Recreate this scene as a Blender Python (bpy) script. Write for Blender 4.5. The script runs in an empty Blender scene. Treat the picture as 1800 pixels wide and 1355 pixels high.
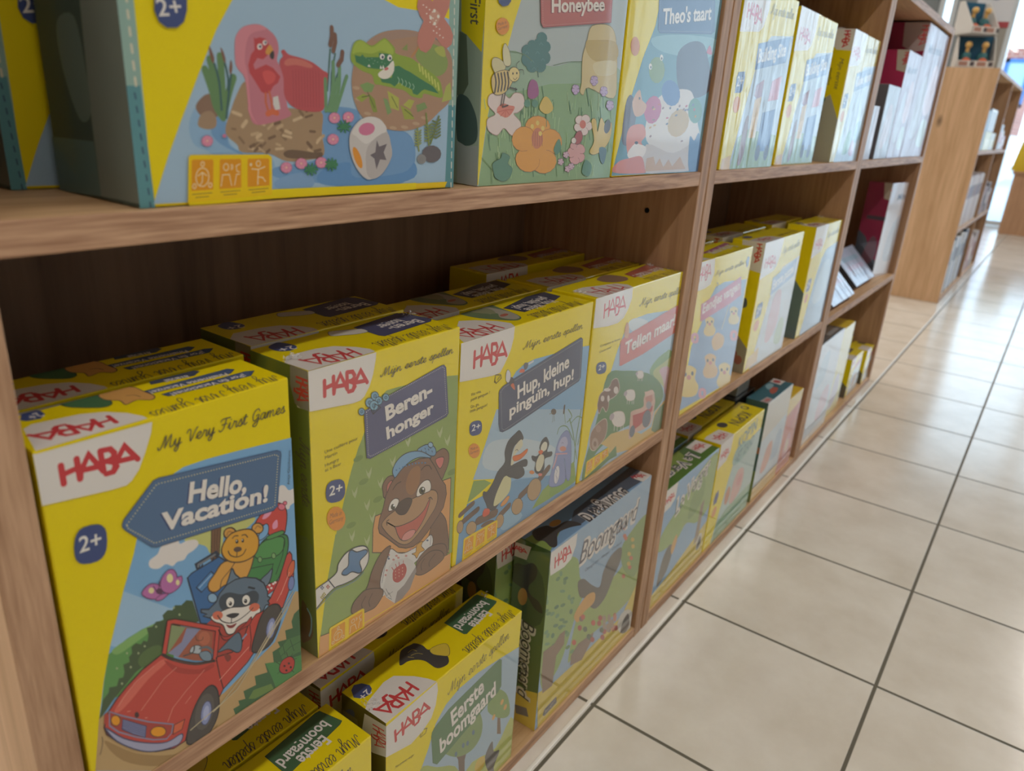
import bpy, bmesh, math, random
from mathutils import Vector, Matrix
from mathutils.geometry import tessellate_polygon

S = bpy.context.scene
COL = S.collection

# ------------------------------------------------------------------ camera
cam_data = bpy.data.cameras.new('camera')
cam_data.sensor_fit = 'HORIZONTAL'
cam_data.sensor_width = 36.0
cam_data.lens = 26.16
cam_data.clip_start = 0.02
cam_data.dof.use_dof = True
cam_data.dof.focus_distance = 0.66
cam_data.dof.aperture_fstop = 7.5
cam = bpy.data.objects.new('camera', cam_data)
COL.objects.link(cam)
_R = Matrix(((0.59144947, 0.24778278, -0.76732732),
             (-0.80397818, 0.25402856, -0.53766958),
             (0.06169779, 0.93491881, 0.34945701)))
cam.matrix_world = Matrix.Translation((-0.27128, -0.36682, 0.75134)) @ _R.to_4x4()
S.camera = cam

# ------------------------------------------------------------------ world, lamps, exposure
W = bpy.data.worlds.new('sky'); S.world = W
W.use_nodes = True
_bg = W.node_tree.nodes['Background']
_bg.inputs['Color'].default_value = (0.60, 0.80, 1.0, 1)
_bg.inputs['Strength'].default_value = 3.8
S.view_settings.view_transform = 'Standard'
S.view_settings.look = 'None'
S.view_settings.gamma = 1.0
S.view_settings.use_curve_mapping = False
S.view_settings.exposure = 0.0
S.cycles.use_denoising = True
S.cycles.max_bounces = 8
S.cycles.sample_clamp_indirect = 6.0

def area(name, loc, sx, sy, power, color=(1, 1, 1), rot=(0, 0, 0)):
    d = bpy.data.lights.new(name, 'AREA'); d.shape = 'RECTANGLE'
    d.size, d.size_y, d.energy, d.color = sx, sy, power, color
    o = bpy.data.objects.new(name, d); COL.objects.link(o)
    o.location = loc; o.rotation_euler = rot
    return o

CEIL = 2.75
STRIPS = [(x, y) for y in (-1.12, 1.5) for x in (-5.2, -3.4, -1.6, 0.2, 2.0, 3.8, 5.6)]  # rear row and leftmost lamps are added to brighten the left-facing panels
for _x, _y in STRIPS:
    area('unseen_strip_light', (_x, _y, CEIL - 0.062), 1.45, 0.10, {-1.12: 8.5, 1.5: 9.5}[_y] * (1.5 if _x > 4 else 1.0), (1.0, 0.955, 0.91))
# the glazed shop front lets the sky in; a portal only guides the sampling of that daylight
_p = area('shopfront_portal', (7.98, -1.86, 1.23), 2.44, 4.7, 1.0, (1, 1, 1), (0, math.radians(90), 0))
_p.data.cycles.is_portal = True

# ------------------------------------------------------------------ materials
def lin(c):
    c = c / 255.0
    return c / 12.92 if c <= 0.04045 else ((c + 0.055) / 1.055) ** 2.4
def hexlin(h):
    if len(h) == 3: h = ''.join(ch * 2 for ch in h)
    return tuple(lin(int(h[i:i + 2], 16)) for i in (0, 2, 4)) + (1.0,)

def ink(h):
    """four-colour printing never gets fully black or fully saturated, except the spot yellow"""
    c = hexlin(h)
    if c[0] > .75 and c[2] < .06: return c
    return tuple(0.045 + 0.93 * v for v in c[:3]) + (1.0,)

def newmat(name):
    m = bpy.data.materials.new(name); m.use_nodes = True
    nt = m.node_tree
    return m, nt, nt.nodes['Principled BSDF']

def plain(name, hexcol, rough=0.5, metal=0.0, coat=0.0, spec=0.5):
    m, nt, b = newmat(name)
    b.inputs['Base Color'].default_value = hexlin(hexcol)
    b.inputs['Roughness'].default_value = rough
    b.inputs['Metallic'].default_value = metal
    b.inputs['Specular IOR Level'].default_value = spec
    b.inputs['Coat Weight'].default_value = coat
    b.inputs['Coat Roughness'].default_value = 0.06
    return m

def N(nt, t, **kw):
    n = nt.nodes.new(t)
    for k, v in kw.items(): setattr(n, k, v)
    return n

def wood(name, dark, light, axis, rough=0.5, fine=1.0, knots=False):
    """wood decor with grain running along the object's x, y or z axis"""
    m, nt, b = newmat(name); L = nt.links.new
    tc = N(nt, 'ShaderNodeTexCoord'); mp = N(nt, 'ShaderNodeMapping')
    L(tc.outputs['Object'], mp.inputs['Vector'])
    sc = [38.0, 38.0, 38.0]; sc['xyz'.index(axis)] = 2.2
    mp.inputs['Scale'].default_value = [s * fine for s in sc]
    n1 = N(nt, 'ShaderNodeTexNoise'); n1.inputs['Scale'].default_value = 1.0
    n1.inputs['Detail'].default_value = 6; n1.inputs['Distortion'].default_value = 0.9
    L(mp.outputs[0], n1.inputs['Vector'])
    n2 = N(nt, 'ShaderNodeTexNoise'); n2.inputs['Scale'].default_value = 5.0
    n2.inputs['Detail'].default_value = 3
    L(mp.outputs[0], n2.inputs['Vector'])
    mix = N(nt, 'ShaderNodeMath', operation='MULTIPLY_ADD'); mix.inputs[1].default_value = 0.45
    L(n2.outputs['Fac'], mix.inputs[0])
    m2 = N(nt, 'ShaderNodeMath', operation='MULTIPLY'); m2.inputs[1].default_value = 0.62
    L(n1.outputs['Fac'], m2.inputs[0]); L(m2.outputs[0], mix.inputs[2])
    cr = N(nt, 'ShaderNodeValToRGB')
    cr.color_ramp.elements[0].position = 0.36; cr.color_ramp.elements[0].color = hexlin(dark)
    cr.color_ramp.elements[1].position = 0.66; cr.color_ramp.elements[1].color = hexlin(light)
    L(mix.outputs[0], cr.inputs['Fac'])
    out = cr.outputs['Color']
    if knots:
        vm = N(nt, 'ShaderNodeMapping'); ks = [7.0, 7.0, 7.0]; ks['xyz'.index(axis)] = 3.2
        vm.inputs['Scale'].default_value = ks
        L(tc.outputs['Object'], vm.inputs['Vector'])
        vo = N(nt, 'ShaderNodeTexVoronoi'); vo.inputs['Scale'].default_value = 1.0
        L(vm.outputs[0], vo.inputs['Vector'])
        kr = N(nt, 'ShaderNodeValToRGB')
        kr.color_ramp.elements[0].position = 0.02; kr.color_ramp.elements[0].color = (0.30, 0.30, 0.30, 1)
        kr.color_ramp.elements[1].position = 0.11; kr.color_ramp.elements[1].color = (1, 1, 1, 1)
        L(vo.outputs['Distance'], kr.inputs['Fac'])
        mm = N(nt, 'ShaderNodeMixRGB', blend_type='MULTIPLY'); mm.inputs['Fac'].default_value = 1.0
        L(out, mm.inputs['Color1']); L(kr.outputs['Color'], mm.inputs['Color2']); out = mm.outputs['Color']
    L(out, b.inputs['Base Color'])
    bp = N(nt, 'ShaderNodeBump'); bp.inputs['Strength'].default_value = 0.12; bp.inputs['Distance'].default_value = 0.001
    L(mix.outputs[0], bp.inputs['Height']); L(bp.outputs[0], b.inputs['Normal'])
    b.inputs['Roughness'].default_value = rough
    b.inputs['Specular IOR Level'].default_value = 0.3
    return m

def print_material(name, film, bump, stretch, dist=0.002, ior=1.5):
    """printed card; the colour of every printed patch is stored on the mesh, a clear film lies on top"""
    m, nt, b = newmat(name); L = nt.links.new
    at = N(nt, 'ShaderNodeAttribute', attribute_name='Col'); L(at.outputs['Color'], b.inputs['Base Color'])
    b.inputs['Roughness'].default_value = 0.55
    b.inputs['Specular IOR Level'].default_value = 0.25
    b.inputs['Coat Weight'].default_value = film
    b.inputs['Coat Roughness'].default_value = 0.07
    b.inputs['Coat IOR'].default_value = ior
    tc = N(nt, 'ShaderNodeTexCoord'); mp = N(nt, 'ShaderNodeMapping')
    L(tc.outputs['Object'], mp.inputs['Vector']); mp.inputs['Scale'].default_value = stretch
    n = N(nt, 'ShaderNodeTexNoise'); n.inputs['Scale'].default_value = 1.0; n.inputs['Detail'].default_value = 2
    L(mp.outputs[0], n.inputs['Vector'])
    bp = N(nt, 'ShaderNodeBump'); bp.inputs['Strength'].default_value = bump; bp.inputs['Distance'].default_value = dist
    L(n.outputs['Fac'], bp.inputs['Height']); L(bp.outputs[0], b.inputs['Coat Normal'])
    return m

M = {}
M['film'] = print_material('printed_card_in_film', 1.0, 0.10, (22, 22, 9), ior=1.9)
M['wavy'] = print_material('printed_card_in_creased_film', 0.7, 1.0, (34, 34, 4), 0.004, 1.75)
M['soft'] = print_material('printed_card_in_loose_film', 0.75, 0.25, (24, 24, 9), ior=1.5)
M['streaky'] = print_material('printed_card_in_wrinkled_film', 0.5, 1.0, (40, 40, 4), 0.0045, 1.6)
M['card'] = print_material('printed_card', 0.25, 0.02, (10, 10, 10))
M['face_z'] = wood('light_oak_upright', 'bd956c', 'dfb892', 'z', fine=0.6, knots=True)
M['inner_z'] = wood('oak_inside_shaded', 'a07a5c', 'c09a78', 'z')  # same oak as the faces, with the shade inside put into the colour
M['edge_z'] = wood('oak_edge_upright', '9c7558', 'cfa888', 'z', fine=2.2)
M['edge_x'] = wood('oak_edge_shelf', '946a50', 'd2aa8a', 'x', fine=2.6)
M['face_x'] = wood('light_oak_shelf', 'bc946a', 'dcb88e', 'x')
M['back_z'] = wood('oak_back_shaded', '765c4a', '977a64', 'z', fine=0.5)  # oak darkened so the shade at the shelf back is in the colour
M['metal'] = plain('brushed_metal', 'b8b8b8', 0.35, 1.0)
M['dark'] = plain('dark_plastic', '22252c', 0.4)
M['white'] = plain('white_paint', 'e6e4e0', 0.6)
M['black'] = plain('black_hole', '050505', 0.9)

# ------------------------------------------------------------------ mesh helpers
def link(name, me, mat=None, parent=None):
    o = bpy.data.objects.new(name, me); COL.objects.link(o)
    if mat is not None:
        for x in (mat if isinstance(mat, (list, tuple)) else [mat]): me.materials.append(x)
    if parent is not None: o.parent = parent
    return o

def bm_box(bm, lo, hi, mi=0, bevel=0.0, seg=2):
    vs = [bm.verts.new((x, y, z)) for x in (lo[0], hi[0]) for y in (lo[1], hi[1]) for z in (lo[2], hi[2])]
    f = []
    for q in ((0, 1, 3, 2), (4, 6, 7, 5), (0, 4, 5, 1), (2, 3, 7, 6), (0, 2, 6, 4), (1, 5, 7, 3)):
        fc = bm.faces.new([vs[i] for i in q]); fc.material_index = mi; f.append(fc)
    if bevel:
        es = list({e for fc in f for e in fc.edges})
        bmesh.ops.bevel(bm, geom=es, offset=bevel, segments=seg, affect='EDGES', profile=0.5)
    return f

def finish(name, bm, mat, parent=None, smooth=False):
    me = bpy.data.meshes.new(name)
    bmesh.ops.recalc_face_normals(bm, faces=bm.faces)
    bm.to_mesh(me); bm.free()
    if smooth:
        for p in me.polygons: p.use_smooth = True
    return link(name, me, mat, parent)

def box_obj(name, lo, hi, mat, parent=None, bevel=0.0, origin=None):
    bm = bmesh.new()
    o = Vector(origin) if origin else Vector((0, 0, 0))
    bm_box(bm, Vector(lo) - o, Vector(hi) - o, 0, bevel)
    ob = finish(name, bm, mat, parent)
    ob.location = o
    return ob

def tag(o, label, cat, group=None, kind=None):
    o['label'] = label; o['category'] = cat
    if group: o['group'] = group
    if kind: o['kind'] = kind
    return o

def structure(o):
    o['kind'] = 'structure'; return o

def thing(name, loc, label, cat, group=None):
    o = bpy.data.objects.new(name, None); COL.objects.link(o)
    o.empty_display_size = 0.05
    o.location = loc
    return tag(o, label, cat, group)

def paint(me, colors):
    """one colour per polygon, kept on the mesh as the printed ink"""
    a = me.color_attributes.new('Col', 'FLOAT_COLOR', 'CORNER')
    for p, c in zip(me.polygons, colors):
        for li in p.loop_indices: a.data[li].color = c

# ------------------------------------------------------------------ printing on card
LAYER = 0.000002
FONT_CACHE = {}
def font_shape(body, off, shear):
    key = (body, off, shear)
    if key not in FONT_CACHE:
        cu = bpy.data.curves.new('lettering', 'FONT'); cu.body = body
        cu.offset = off; cu.shear = shear; cu.resolution_u = 3
        ob = bpy.data.objects.new('lettering', cu); COL.objects.link(ob)
        me = ob.to_mesh()
        vs = [(v.co.x, v.co.y) for v in me.vertices]; fs = [tuple(p.vertices) for p in me.polygons]
        ob.to_mesh_clear(); bpy.data.objects.remove(ob); bpy.data.curves.remove(cu)
        FONT_CACHE[key] = (vs, fs)
    return FONT_CACHE[key]

def spline(pts, closed, n=4):
    out = []; k = len(pts)
    if k < 3: return list(pts)
    rng = range(k) if closed else range(k - 1)
    for i in rng:
        g = (lambda j: pts[j % k]) if closed else (lambda j: pts[max(0, min(k - 1, j))])
        p0, p1, p2, p3 = g(i - 1), g(i), g(i + 1), g(i + 2)
        for s in range(n):
            t = s / n; t2 = t * t; t3 = t2 * t
            out.append(tuple(0.5 * (2 * p1[a] + (p2[a] - p0[a]) * t + (2 * p0[a] - 5 * p1[a] + 4 * p2[a] - p3[a]) * t2
                             + (3 * p1[a] - p0[a] - 3 * p2[a] + p3[a]) * t3) for a in (0, 1)))
    if not closed: out.append(tuple(pts[-1]))
    return out

def clip(poly, w, h):
    for ax, lim, sg in ((0, 0.0, 1), (0, w, -1), (1, 0.0, 1), (1, h, -1)):
        if not poly: return poly
        res = []
        for i, p in enumerate(poly):
            q = poly[i - 1]
            dp = sg * (p[ax] - lim); dq = sg * (q[ax] - lim)
            if (dp >= 0) != (dq >= 0):
                t = dq / (dq - dp); res.append((q[0] + (p[0] - q[0]) * t, q[1] + (p[1] - q[1]) * t))
            if dp >= 0: res.append(p)
        poly = res
    return poly

def stroke(pts, w):
    """a pen line as one mitred ribbon with round ends"""
    q = [tuple(pts[0])]
    for p in pts[1:]:
        if math.hypot(p[0] - q[-1][0], p[1] - q[-1][1]) > 2e-5: q.append(tuple(p))
    if len(q) < 2: q.append((q[0][0] + 1e-4, q[0][1]))
    r = w / 2; k = len(q); shut = k > 3 and math.hypot(q[0][0] - q[-1][0], q[0][1] - q[-1][1]) < 1e-4
    D = []
    for i in range(k - 1):
        dx, dy = q[i + 1][0] - q[i][0], q[i + 1][1] - q[i][1]; l = math.hypot(dx, dy) or 1e-9
        D.append((dx / l, dy / l))
    Lf, Rt = [], []
    for i in range(k):
        a = D[i - 1] if i else (D[-1] if shut else D[0]); b = D[i] if i < k - 1 else (D[0] if shut else D[-1])
        nx, ny = -(a[1] + b[1]), a[0] + b[0]; l = math.hypot(nx, ny)
        if l < 0.35: nx, ny, s = -b[1], b[0], r
        else:
            nx, ny = nx / l, ny / l; s = r / max(0.6, nx * -b[1] + ny * b[0])
        Lf.append((q[i][0] + nx * s, q[i][1] + ny * s)); Rt.append((q[i][0] - nx * s, q[i][1] - ny * s))
    polys = [[Rt[i], Rt[i + 1], Lf[i + 1], Lf[i]] for i in range(k - 1)]
    if not shut:
        for p, d, sg in ((q[0], D[0], -1), (q[-1], D[-1], 1)):
            ang = math.atan2(d[1] * sg, d[0] * sg)
            polys.append([(p[0] + r * math.cos(ang + t), p[1] + r * math.sin(ang + t)) for t in (-1.571, -.785, 0, .785, 1.571)])
    return polys

GLYPH = {
 'e': (.62, ['0,.25 .35,.5 .5,.82 .32,1 .1,.65 .14,.2 .36,0 .66,.25']),
 'r': (.66, ['0,.2 .2,.85 .2,1.05 .3,.92 .48,.9 .46,.35 .55,.02 .7,.25']),
 's': (.6, ['0,.2 .36,1.05 .38,.75 .52,.35 .36,0 .1,.12', '.4,.0 .64,.25']),
 't': (.5, ['0,.25 .3,1.6 .18,.3 .3,0 .54,.25', '.04,1.08 .5,1.16']),
 'n': (.82, ['0,.3 .14,1 .12,0', '.12,.4 .36,.98 .52,.85 .52,.2 .64,0 .86,.25']),
 'm': (1.15, ['0,.3 .14,1 .12,0', '.12,.4 .32,.98 .46,.8 .44,0', '.44,.4 .66,.98 .82,.8 .82,.2 .95,0 1.17,.25']),
 'i': (.44, ['0,.3 .16,1 .15,.25 .26,0 .48,.25', '.22,1.42 .25,1.46']),
 'j': (.5, ['0,.3 .18,1 .16,-.5 .0,-.82 -.14,-.6 .1,-.1 .5,.25', '.24,1.42 .27,1.46']),
 'p': (.76, ['0,.3 .2,1 .1,-.8', '.15,.6 .4,1 .6,.75 .52,.15 .22,.05', '.5,.08 .8,.25']),
 'l': (.46, ['0,.25 .34,1.2 .4,1.75 .22,1.6 .14,.35 .28,0 .5,.25']),
 'a': (.84, ['.6,.85 .36,1 .1,.6 .16,.1 .36,0 .56,.4 .64,1 .6,.3 .7,0 .88,.25']),
 'y': (.78, ['0,.3 .15,1 .15,.3 .3,0 .5,.4 .6,1 .5,-.5 .3,-.82 .14,-.5 .5,0 .82,.25']),
 'M': (1.3, ['-.3,.45 -.25,.1 -.05,.1 .2,.9 .38,1.85 .42,.1', '.42,.2 .92,1.85 .9,.4 1.02,0 1.32,.25']),
 'V': (1.0, ['-.05,1.3 .05,1.7 .3,1.65 .36,.8 .46,0 .86,1.5 1.05,1.8']),
 'F': (.95, ['0,1.5 .2,1.8 1.05,1.8', '.6,1.75 .42,.4 .1,0 -.1,.3', '.2,.95 .75,1.0']),
 'G': (1.05, ['.9,1.45 .7,1.85 .3,1.6 .14,.8 .36,.1 .76,.4 .86,.95 .55,.85', '.86,.9 .8,-.5 .5,-.8 .3,-.5 1.05,.25']),
 ' ': (.55, []),
}
def cursive(body):
    x = 0.0; out = []
    for ch in body:
        w, ss = GLYPH[ch]
        for s in ss:
            pts = [tuple(float(q) for q in p.split(',')) for p in s.split()]
            pts = spline(pts, False, 3) if len(pts) > 2 else pts
            out.append([(x + p[0] + p[1] * 0.16, p[1]) for p in pts])
        x += w
    return out, x

LOGO = [[(0.002, 1.0), (0.001, 0.0)], [(0.0, 0.492), (0.199, 0.595)], [(0.203, 1.097), (0.207, -0.035)], [(0.207, -0.035), (0.225, 0.314), (0.359, 1.115), (0.518, -0.035)], [(0.262, 0.388), (0.446, 0.313)], [(0.512, 1.106), (0.518, -0.035)], [(0.512, 1.106), (0.644, 1.044), (0.692, 0.758), (0.67, 0.531), (0.6, 0.45), (0.537, 0.473)], [(0.569, 0.465), (0.67, 0.276), (0.698, -0.018), (0.647, -0.233), (0.547, -0.22)], [(0.647, -0.233), (0.703, 0.277), (0.84, 0.958), (1.0, 0.0)], [(0.712, 0.247), (0.966, 0.156)]]

PART = {'i': 'illustration', 't': 'title_sign', 'l': 'logo_panel', 'a': 'age_badge', 'o': 'top_print', 's': 'side_print', 'r': 'series_title', 'n': 'icon_label'}
def nums(s):
    """outline in tenths of a millimetre, each point as a step from the one before"""
    x = y = 0; out = []
    for p in s.split():
        a, b = p.split(','); x += int(a); y += int(b); out.append((x * 1e-4, y * 1e-4))
    return out

class Sheet:
    """collects printed patches of one box face, part by part"""
    def __init__(self, w, h):
        self.w, self.h, self.n, self.last, self.parts = w, h, 0, None, {}
    def add(self, part, polys, color, clipped=True):
        self.n += 1
        V, F, C = self.parts.setdefault(part, ([], [], []))
        d = 0.00004 + self.n * LAYER
        for poly in polys:
            if clipped: poly = clip(poly, self.w, self.h)
            if len(poly) < 3: continue
            # drop repeated points
            q = [p for i, p in enumerate(poly) if math.hypot(p[0] - poly[i - 1][0], p[1] - poly[i - 1][1]) > 1e-6]
            if len(q) < 3: continue
            b = len(V); V.extend((p[0], p[1], d) for p in q)
            if len(q) <= 4:
                F.append(tuple(range(b, b + len(q)))); C.append(color)
            else:
                for t in tessellate_polygon([[Vector((p[0], p[1], 0)) for p in q]]):
                    F.append(tuple(b + i for i in t)); C.append(color)
    def faces(self, part, vs, fs, color):
        self.n += 1
        V, F, C = self.parts.setdefault(part, ([], [], []))
        d = 0.00004 + self.n * LAYER; b = len(V)
        V.extend((min(max(p[0], 0), self.w), min(max(p[1], 0), self.h), d) for p in vs)
        for f in fs: F.append(tuple(b + i for i in f)); C.append(color)
    def run(self, recs):
        for r in recs.strip().split('\n'):
            f = r.split('|'); k, part, col = f[0], f[1], f[2]
            part = PART[part]
            if k in 'ps':
                pts = nums(f[5])
                if k == 's': pts = spline(pts, True)
                if f[4]:
                    ow = float(f[3]) * 1e-4
                    self.add(part, [pts], col)
                    self.add(part, stroke(pts + pts[:1], ow), f[4])
                else: self.add(part, [pts], col)
            elif k in 'lc':
                pts = nums(f[4])
                if k == 'c': pts = spline(pts, False)
                self.add(part, stroke(pts, float(f[3]) * 1e-4), col)
            elif k == 'd':   # stitched line of dots
                pts = nums(f[5]); w = float(f[3]) * 1e-4; gap = float(f[4]) * 1e-4; acc = 0.0; dots = []
                for a, b in zip(pts, pts[1:]):
                    l = math.hypot(b[0] - a[0], b[1] - a[1]); s = acc
                    while s < l:
                        t = s / l; c = (a[0] + (b[0] - a[0]) * t, a[1] + (b[1] - a[1]) * t)
                        dots.append([(c[0] + w / 2 * math.cos(q * math.pi / 3), c[1] + w / 2 * math.sin(q * math.pi / 3)) for q in range(6)])
                        s += gap
                    acc = s - l
                self.add(part, dots, col)
            elif k in 'tkh':
                (x0, y0), (x1, y1) = nums(f[5]); hh = float(f[3]) * 1e-4
                ux, uy = x1 - x0, y1 - y0; L = math.hypot(ux, uy); ux, uy = ux / L, uy / L
                vx, vy = -uy, ux
                if k == 't':
                    off, shear, body = f[4].split(';', 2)
                    vs, fs = font_shape(body, float(off), float(shear))
                    w0 = min(v[0] for v in vs); w1 = max(v[0] for v in vs)
                    sx = L / (w1 - w0); sy = hh / 0.66
                    self.faces(part, [(x0 + ux * (a - w0) * sx + vx * b * sy, y0 + uy * (a - w0) * sx + vy * b * sy) for a, b in vs], fs, col)
                else:
                    if k == 'k': ss, wd = cursive(f[4].split(';', 1)[1]); pw = float(f[4].split(';', 1)[0]) * 1e-4
                    else: ss, wd = LOGO, 1.0; pw = float(f[4]) * 1e-4
                    sx = L / wd
                    for s in ss:
                        pts = [(x0 + ux * a * sx + vx * b * hh, y0 + uy * a * sx + vy * b * hh) for a, b in s]
                        self.add(part, stroke(pts, pw), col)
    def build(self, mat, parent, mtx, prefix=''):
        res = []
        for part, (V, F, C) in self.parts.items():
            if not F: continue
            me = bpy.data.meshes.new(part)
            me.from_pydata([mtx @ Vector(v) for v in V], [], F)
            paint(me, [ink(c) for c in C])
            me.update()
            # every patch looks outwards
            nrm = (mtx.to_3x3() @ Vector((0, 0, 1)))
            bm = bmesh.new(); bm.from_mesh(me)
            for fc in bm.faces:
                if fc.normal.dot(nrm) < 0: fc.normal_flip()
            bm.to_mesh(me); bm.free()
            res.append(link(part, me, mat, parent))
        return res
# ------------------------------------------------------------------ room
T_, X0_ = 0.2983, 0.4617
def tiles():
    m, nt, b = newmat('beige_floor_tiles'); L = nt.links.new
    tc = N(nt, 'ShaderNodeTexCoord'); sp = N(nt, 'ShaderNodeSeparateXYZ'); L(tc.outputs['Object'], sp.inputs[0])
    ds = []; cells = []
    for ax, off in (('X', X0_), ('Y', -0.0229)):
        s1 = N(nt, 'ShaderNodeMath', operation='SUBTRACT'); L(sp.outputs[ax], s1.inputs[0]); s1.inputs[1].default_value = off
        dv = N(nt, 'ShaderNodeMath', operation='DIVIDE'); L(s1.outputs[0], dv.inputs[0]); dv.inputs[1].default_value = T_
        fl = N(nt, 'ShaderNodeMath', operation='FLOOR'); L(dv.outputs[0], fl.inputs[0]); cells.append(fl.outputs[0])
        pp = N(nt, 'ShaderNodeMath', operation='PINGPONG'); L(dv.outputs[0], pp.inputs[0]); pp.inputs[1].default_value = 0.5
        ds.append(pp.outputs[0])
    mn = N(nt, 'ShaderNodeMath', operation='MINIMUM'); L(ds[0], mn.inputs[0]); L(ds[1], mn.inputs[1])
    gr = N(nt, 'ShaderNodeMapRange'); gr.interpolation_type = 'SMOOTHSTEP'
    gr.inputs['From Min'].default_value = 0.0065; gr.inputs['From Max'].default_value = 0.0105
    L(mn.outputs[0], gr.inputs['Value'])
    cv = N(nt, 'ShaderNodeCombineXYZ'); L(cells[0], cv.inputs[0]); L(cells[1], cv.inputs[1])
    wn = N(nt, 'ShaderNodeTexWhiteNoise'); L(cv.outputs[0], wn.inputs['Vector'])
    # cloudy mottling, different on each tile
    va = N(nt, 'ShaderNodeVectorMath', operation='MULTIPLY_ADD'); L(wn.outputs['Color'], va.inputs[0])
    va.inputs[1].default_value = (9, 9, 9); L(tc.outputs['Object'], va.inputs[2])
    n1 = N(nt, 'ShaderNodeTexNoise'); n1.inputs['Scale'].default_value = 7.0; n1.inputs['Detail'].default_value = 5; n1.inputs['Roughness'].default_value = 0.6
    L(va.outputs[0], n1.inputs['Vector'])
    cr = N(nt, 'ShaderNodeValToRGB'); e = cr.color_ramp.elements
    e[0].position = 0.30; e[0].color = hexlin('ddd4c6'); e[1].position = 0.68; e[1].color = hexlin('efe9df')
    L(n1.outputs['Fac'], cr.inputs['Fac'])
    mx = N(nt, 'ShaderNodeMixRGB'); L(gr.outputs[0], mx.inputs['Fac']); mx.inputs['Color1'].default_value = hexlin('6b6557')
    L(cr.outputs['Color'], mx.inputs['Color2']); L(mx.outputs['Color'], b.inputs['Base Color'])
    rr = N(nt, 'ShaderNodeMapRange'); L(gr.outputs[0], rr.inputs['Value']); rr.inputs['To Min'].default_value = 0.85; rr.inputs['To Max'].default_value = 0.17
    L(rr.outputs[0], b.inputs['Roughness'])
    n2 = N(nt, 'ShaderNodeTexNoise'); n2.inputs['Scale'].default_value = 60.0; n2.inputs['Detail'].default_value = 3
    L(tc.outputs['Object'], n2.inputs['Vector'])
    hm = N(nt, 'ShaderNodeMath', operation='MULTIPLY_ADD'); L(n2.outputs['Fac'], hm.inputs[0]); hm.inputs[1].default_value = 0.15; L(gr.outputs[0], hm.inputs[2])
    bp = N(nt, 'ShaderNodeBump'); bp.inputs['Strength'].default_value = 0.35; bp.inputs['Distance'].default_value = 0.0015
    L(hm.outputs[0], bp.inputs['Height']); L(bp.outputs[0], b.inputs['Normal'])
    return m
M['tiles'] = tiles()
M['wall'] = plain('painted_wall', 'd8d4cc', 0.8)
M['grey'] = plain('grey_panel', '8f9496', 0.6)
M['frame'] = plain('window_frame', 'dfe3e6', 0.35)
M['ceil'] = plain('ceiling_white', 'dedbd5', 0.9)
M['lamp'] = None
def glass_mat():
    m = bpy.data.materials.new('window_glass'); m.use_nodes = True; nt = m.node_tree; nt.nodes.clear(); L = nt.links.new
    o = N(nt, 'ShaderNodeOutputMaterial'); mx = N(nt, 'ShaderNodeMixShader'); fr = N(nt, 'ShaderNodeFresnel'); fr.inputs['IOR'].default_value = 1.45
    tr = N(nt, 'ShaderNodeBsdfTransparent'); tr.inputs['Color'].default_value = (0.97, 0.985, 0.98, 1)
    gl = N(nt, 'ShaderNodeBsdfGlossy'); gl.inputs['Roughness'].default_value = 0.02
    L(fr.outputs[0], mx.inputs['Fac']); L(tr.outputs[0], mx.inputs[1]); L(gl.outputs[0], mx.inputs[2]); L(mx.outputs[0], o.inputs[0])
    return m
M['glass'] = glass_mat()
def glow_mat(name, col, st):
    m, nt, b = newmat(name); b.inputs['Base Color'].default_value = (*col, 1)
    b.inputs['Emission Color'].default_value = (*col, 1); b.inputs['Emission Strength'].default_value = st
    return m
M['tube'] = glow_mat('lamp_diffuser', (1.0, 0.95, 0.86), 4.0)

XL, XR, YF, YB = -6.6, 8.0, -4.4, 2.6
structure(box_obj('floor', (XL - .1, YF - .1, -0.05), (XR, YB + .1, 0.0), M['tiles']))
structure(box_obj('ceiling', (XL - .1, YF - .1, CEIL), (XR + .15, YB + .1, CEIL + .1), M['ceil']))
structure(box_obj('wall_left', (XL - .1, YF - .1, 0), (XL, YB + .1, CEIL), M['wall']))
structure(box_obj('wall_front', (XL, YF - .1, 0), (XR + .1, YF, CEIL), M['wall']))
structure(box_obj('wall_back', (XL, YB, 0), (XR + .1, YB + .1, CEIL), M['wall']))
structure(box_obj('trim_1', (XL, -0.0195, 0.0), (XR - .05, -0.0135, 0.0030), plain('pale_joint_profile', 'f4f0e8', 0.2), bevel=0.0014))
# glazed shop front on the far side
structure(box_obj('wall_right', (XR, 0.53, 0), (XR + .1, 0.86, CEIL), M['grey']))
structure(box_obj('wall_right_end', (XR, 1.02, 0), (XR + .1, YB, CEIL), M['grey']))
structure(box_obj('wall_right_header', (XR, YF, 2.45), (XR + .1, 0.53, CEIL), M['wall']))
structure(box_obj('wall_right_lintel', (XR, 0.86, 2.45), (XR + .1, 1.02, CEIL), M['wall']))
def window(n, y0, y1, z0, z1):
    fr = bmesh.new(); w = 0.045
    for lo, hi in (((0, y0, z0), (.08, y0 + w, z1)), ((0, y1 - w, z0), (.08, y1, z1)), ((0, y0 + w, z0), (.08, y1 - w, z0 + w)), ((0, y0 + w, z1 - w), (.08, y1 - w, z1))):
        bm_box(fr, lo, hi, 0, 0.004)
    o = structure(finish('window_%d' % n, fr, M['frame'])); o.location = (XR + .01, 0, 0)
    g = box_obj('pane', (.035, y0 + w, z0 + w), (.041, y1 - w, z1 - w), M['glass'], o)
    return o
window(5, -4.2, -2.74, 0.0, 2.45); window(1, -2.70, -1.66, 0.0, 2.45); window(2, -1.62, -0.60, 0.0, 2.45); window(3, -0.56, 0.445, 0.0, 2.45); window(4, 0.865, 1.015, 0.0, 2.45)
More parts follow.
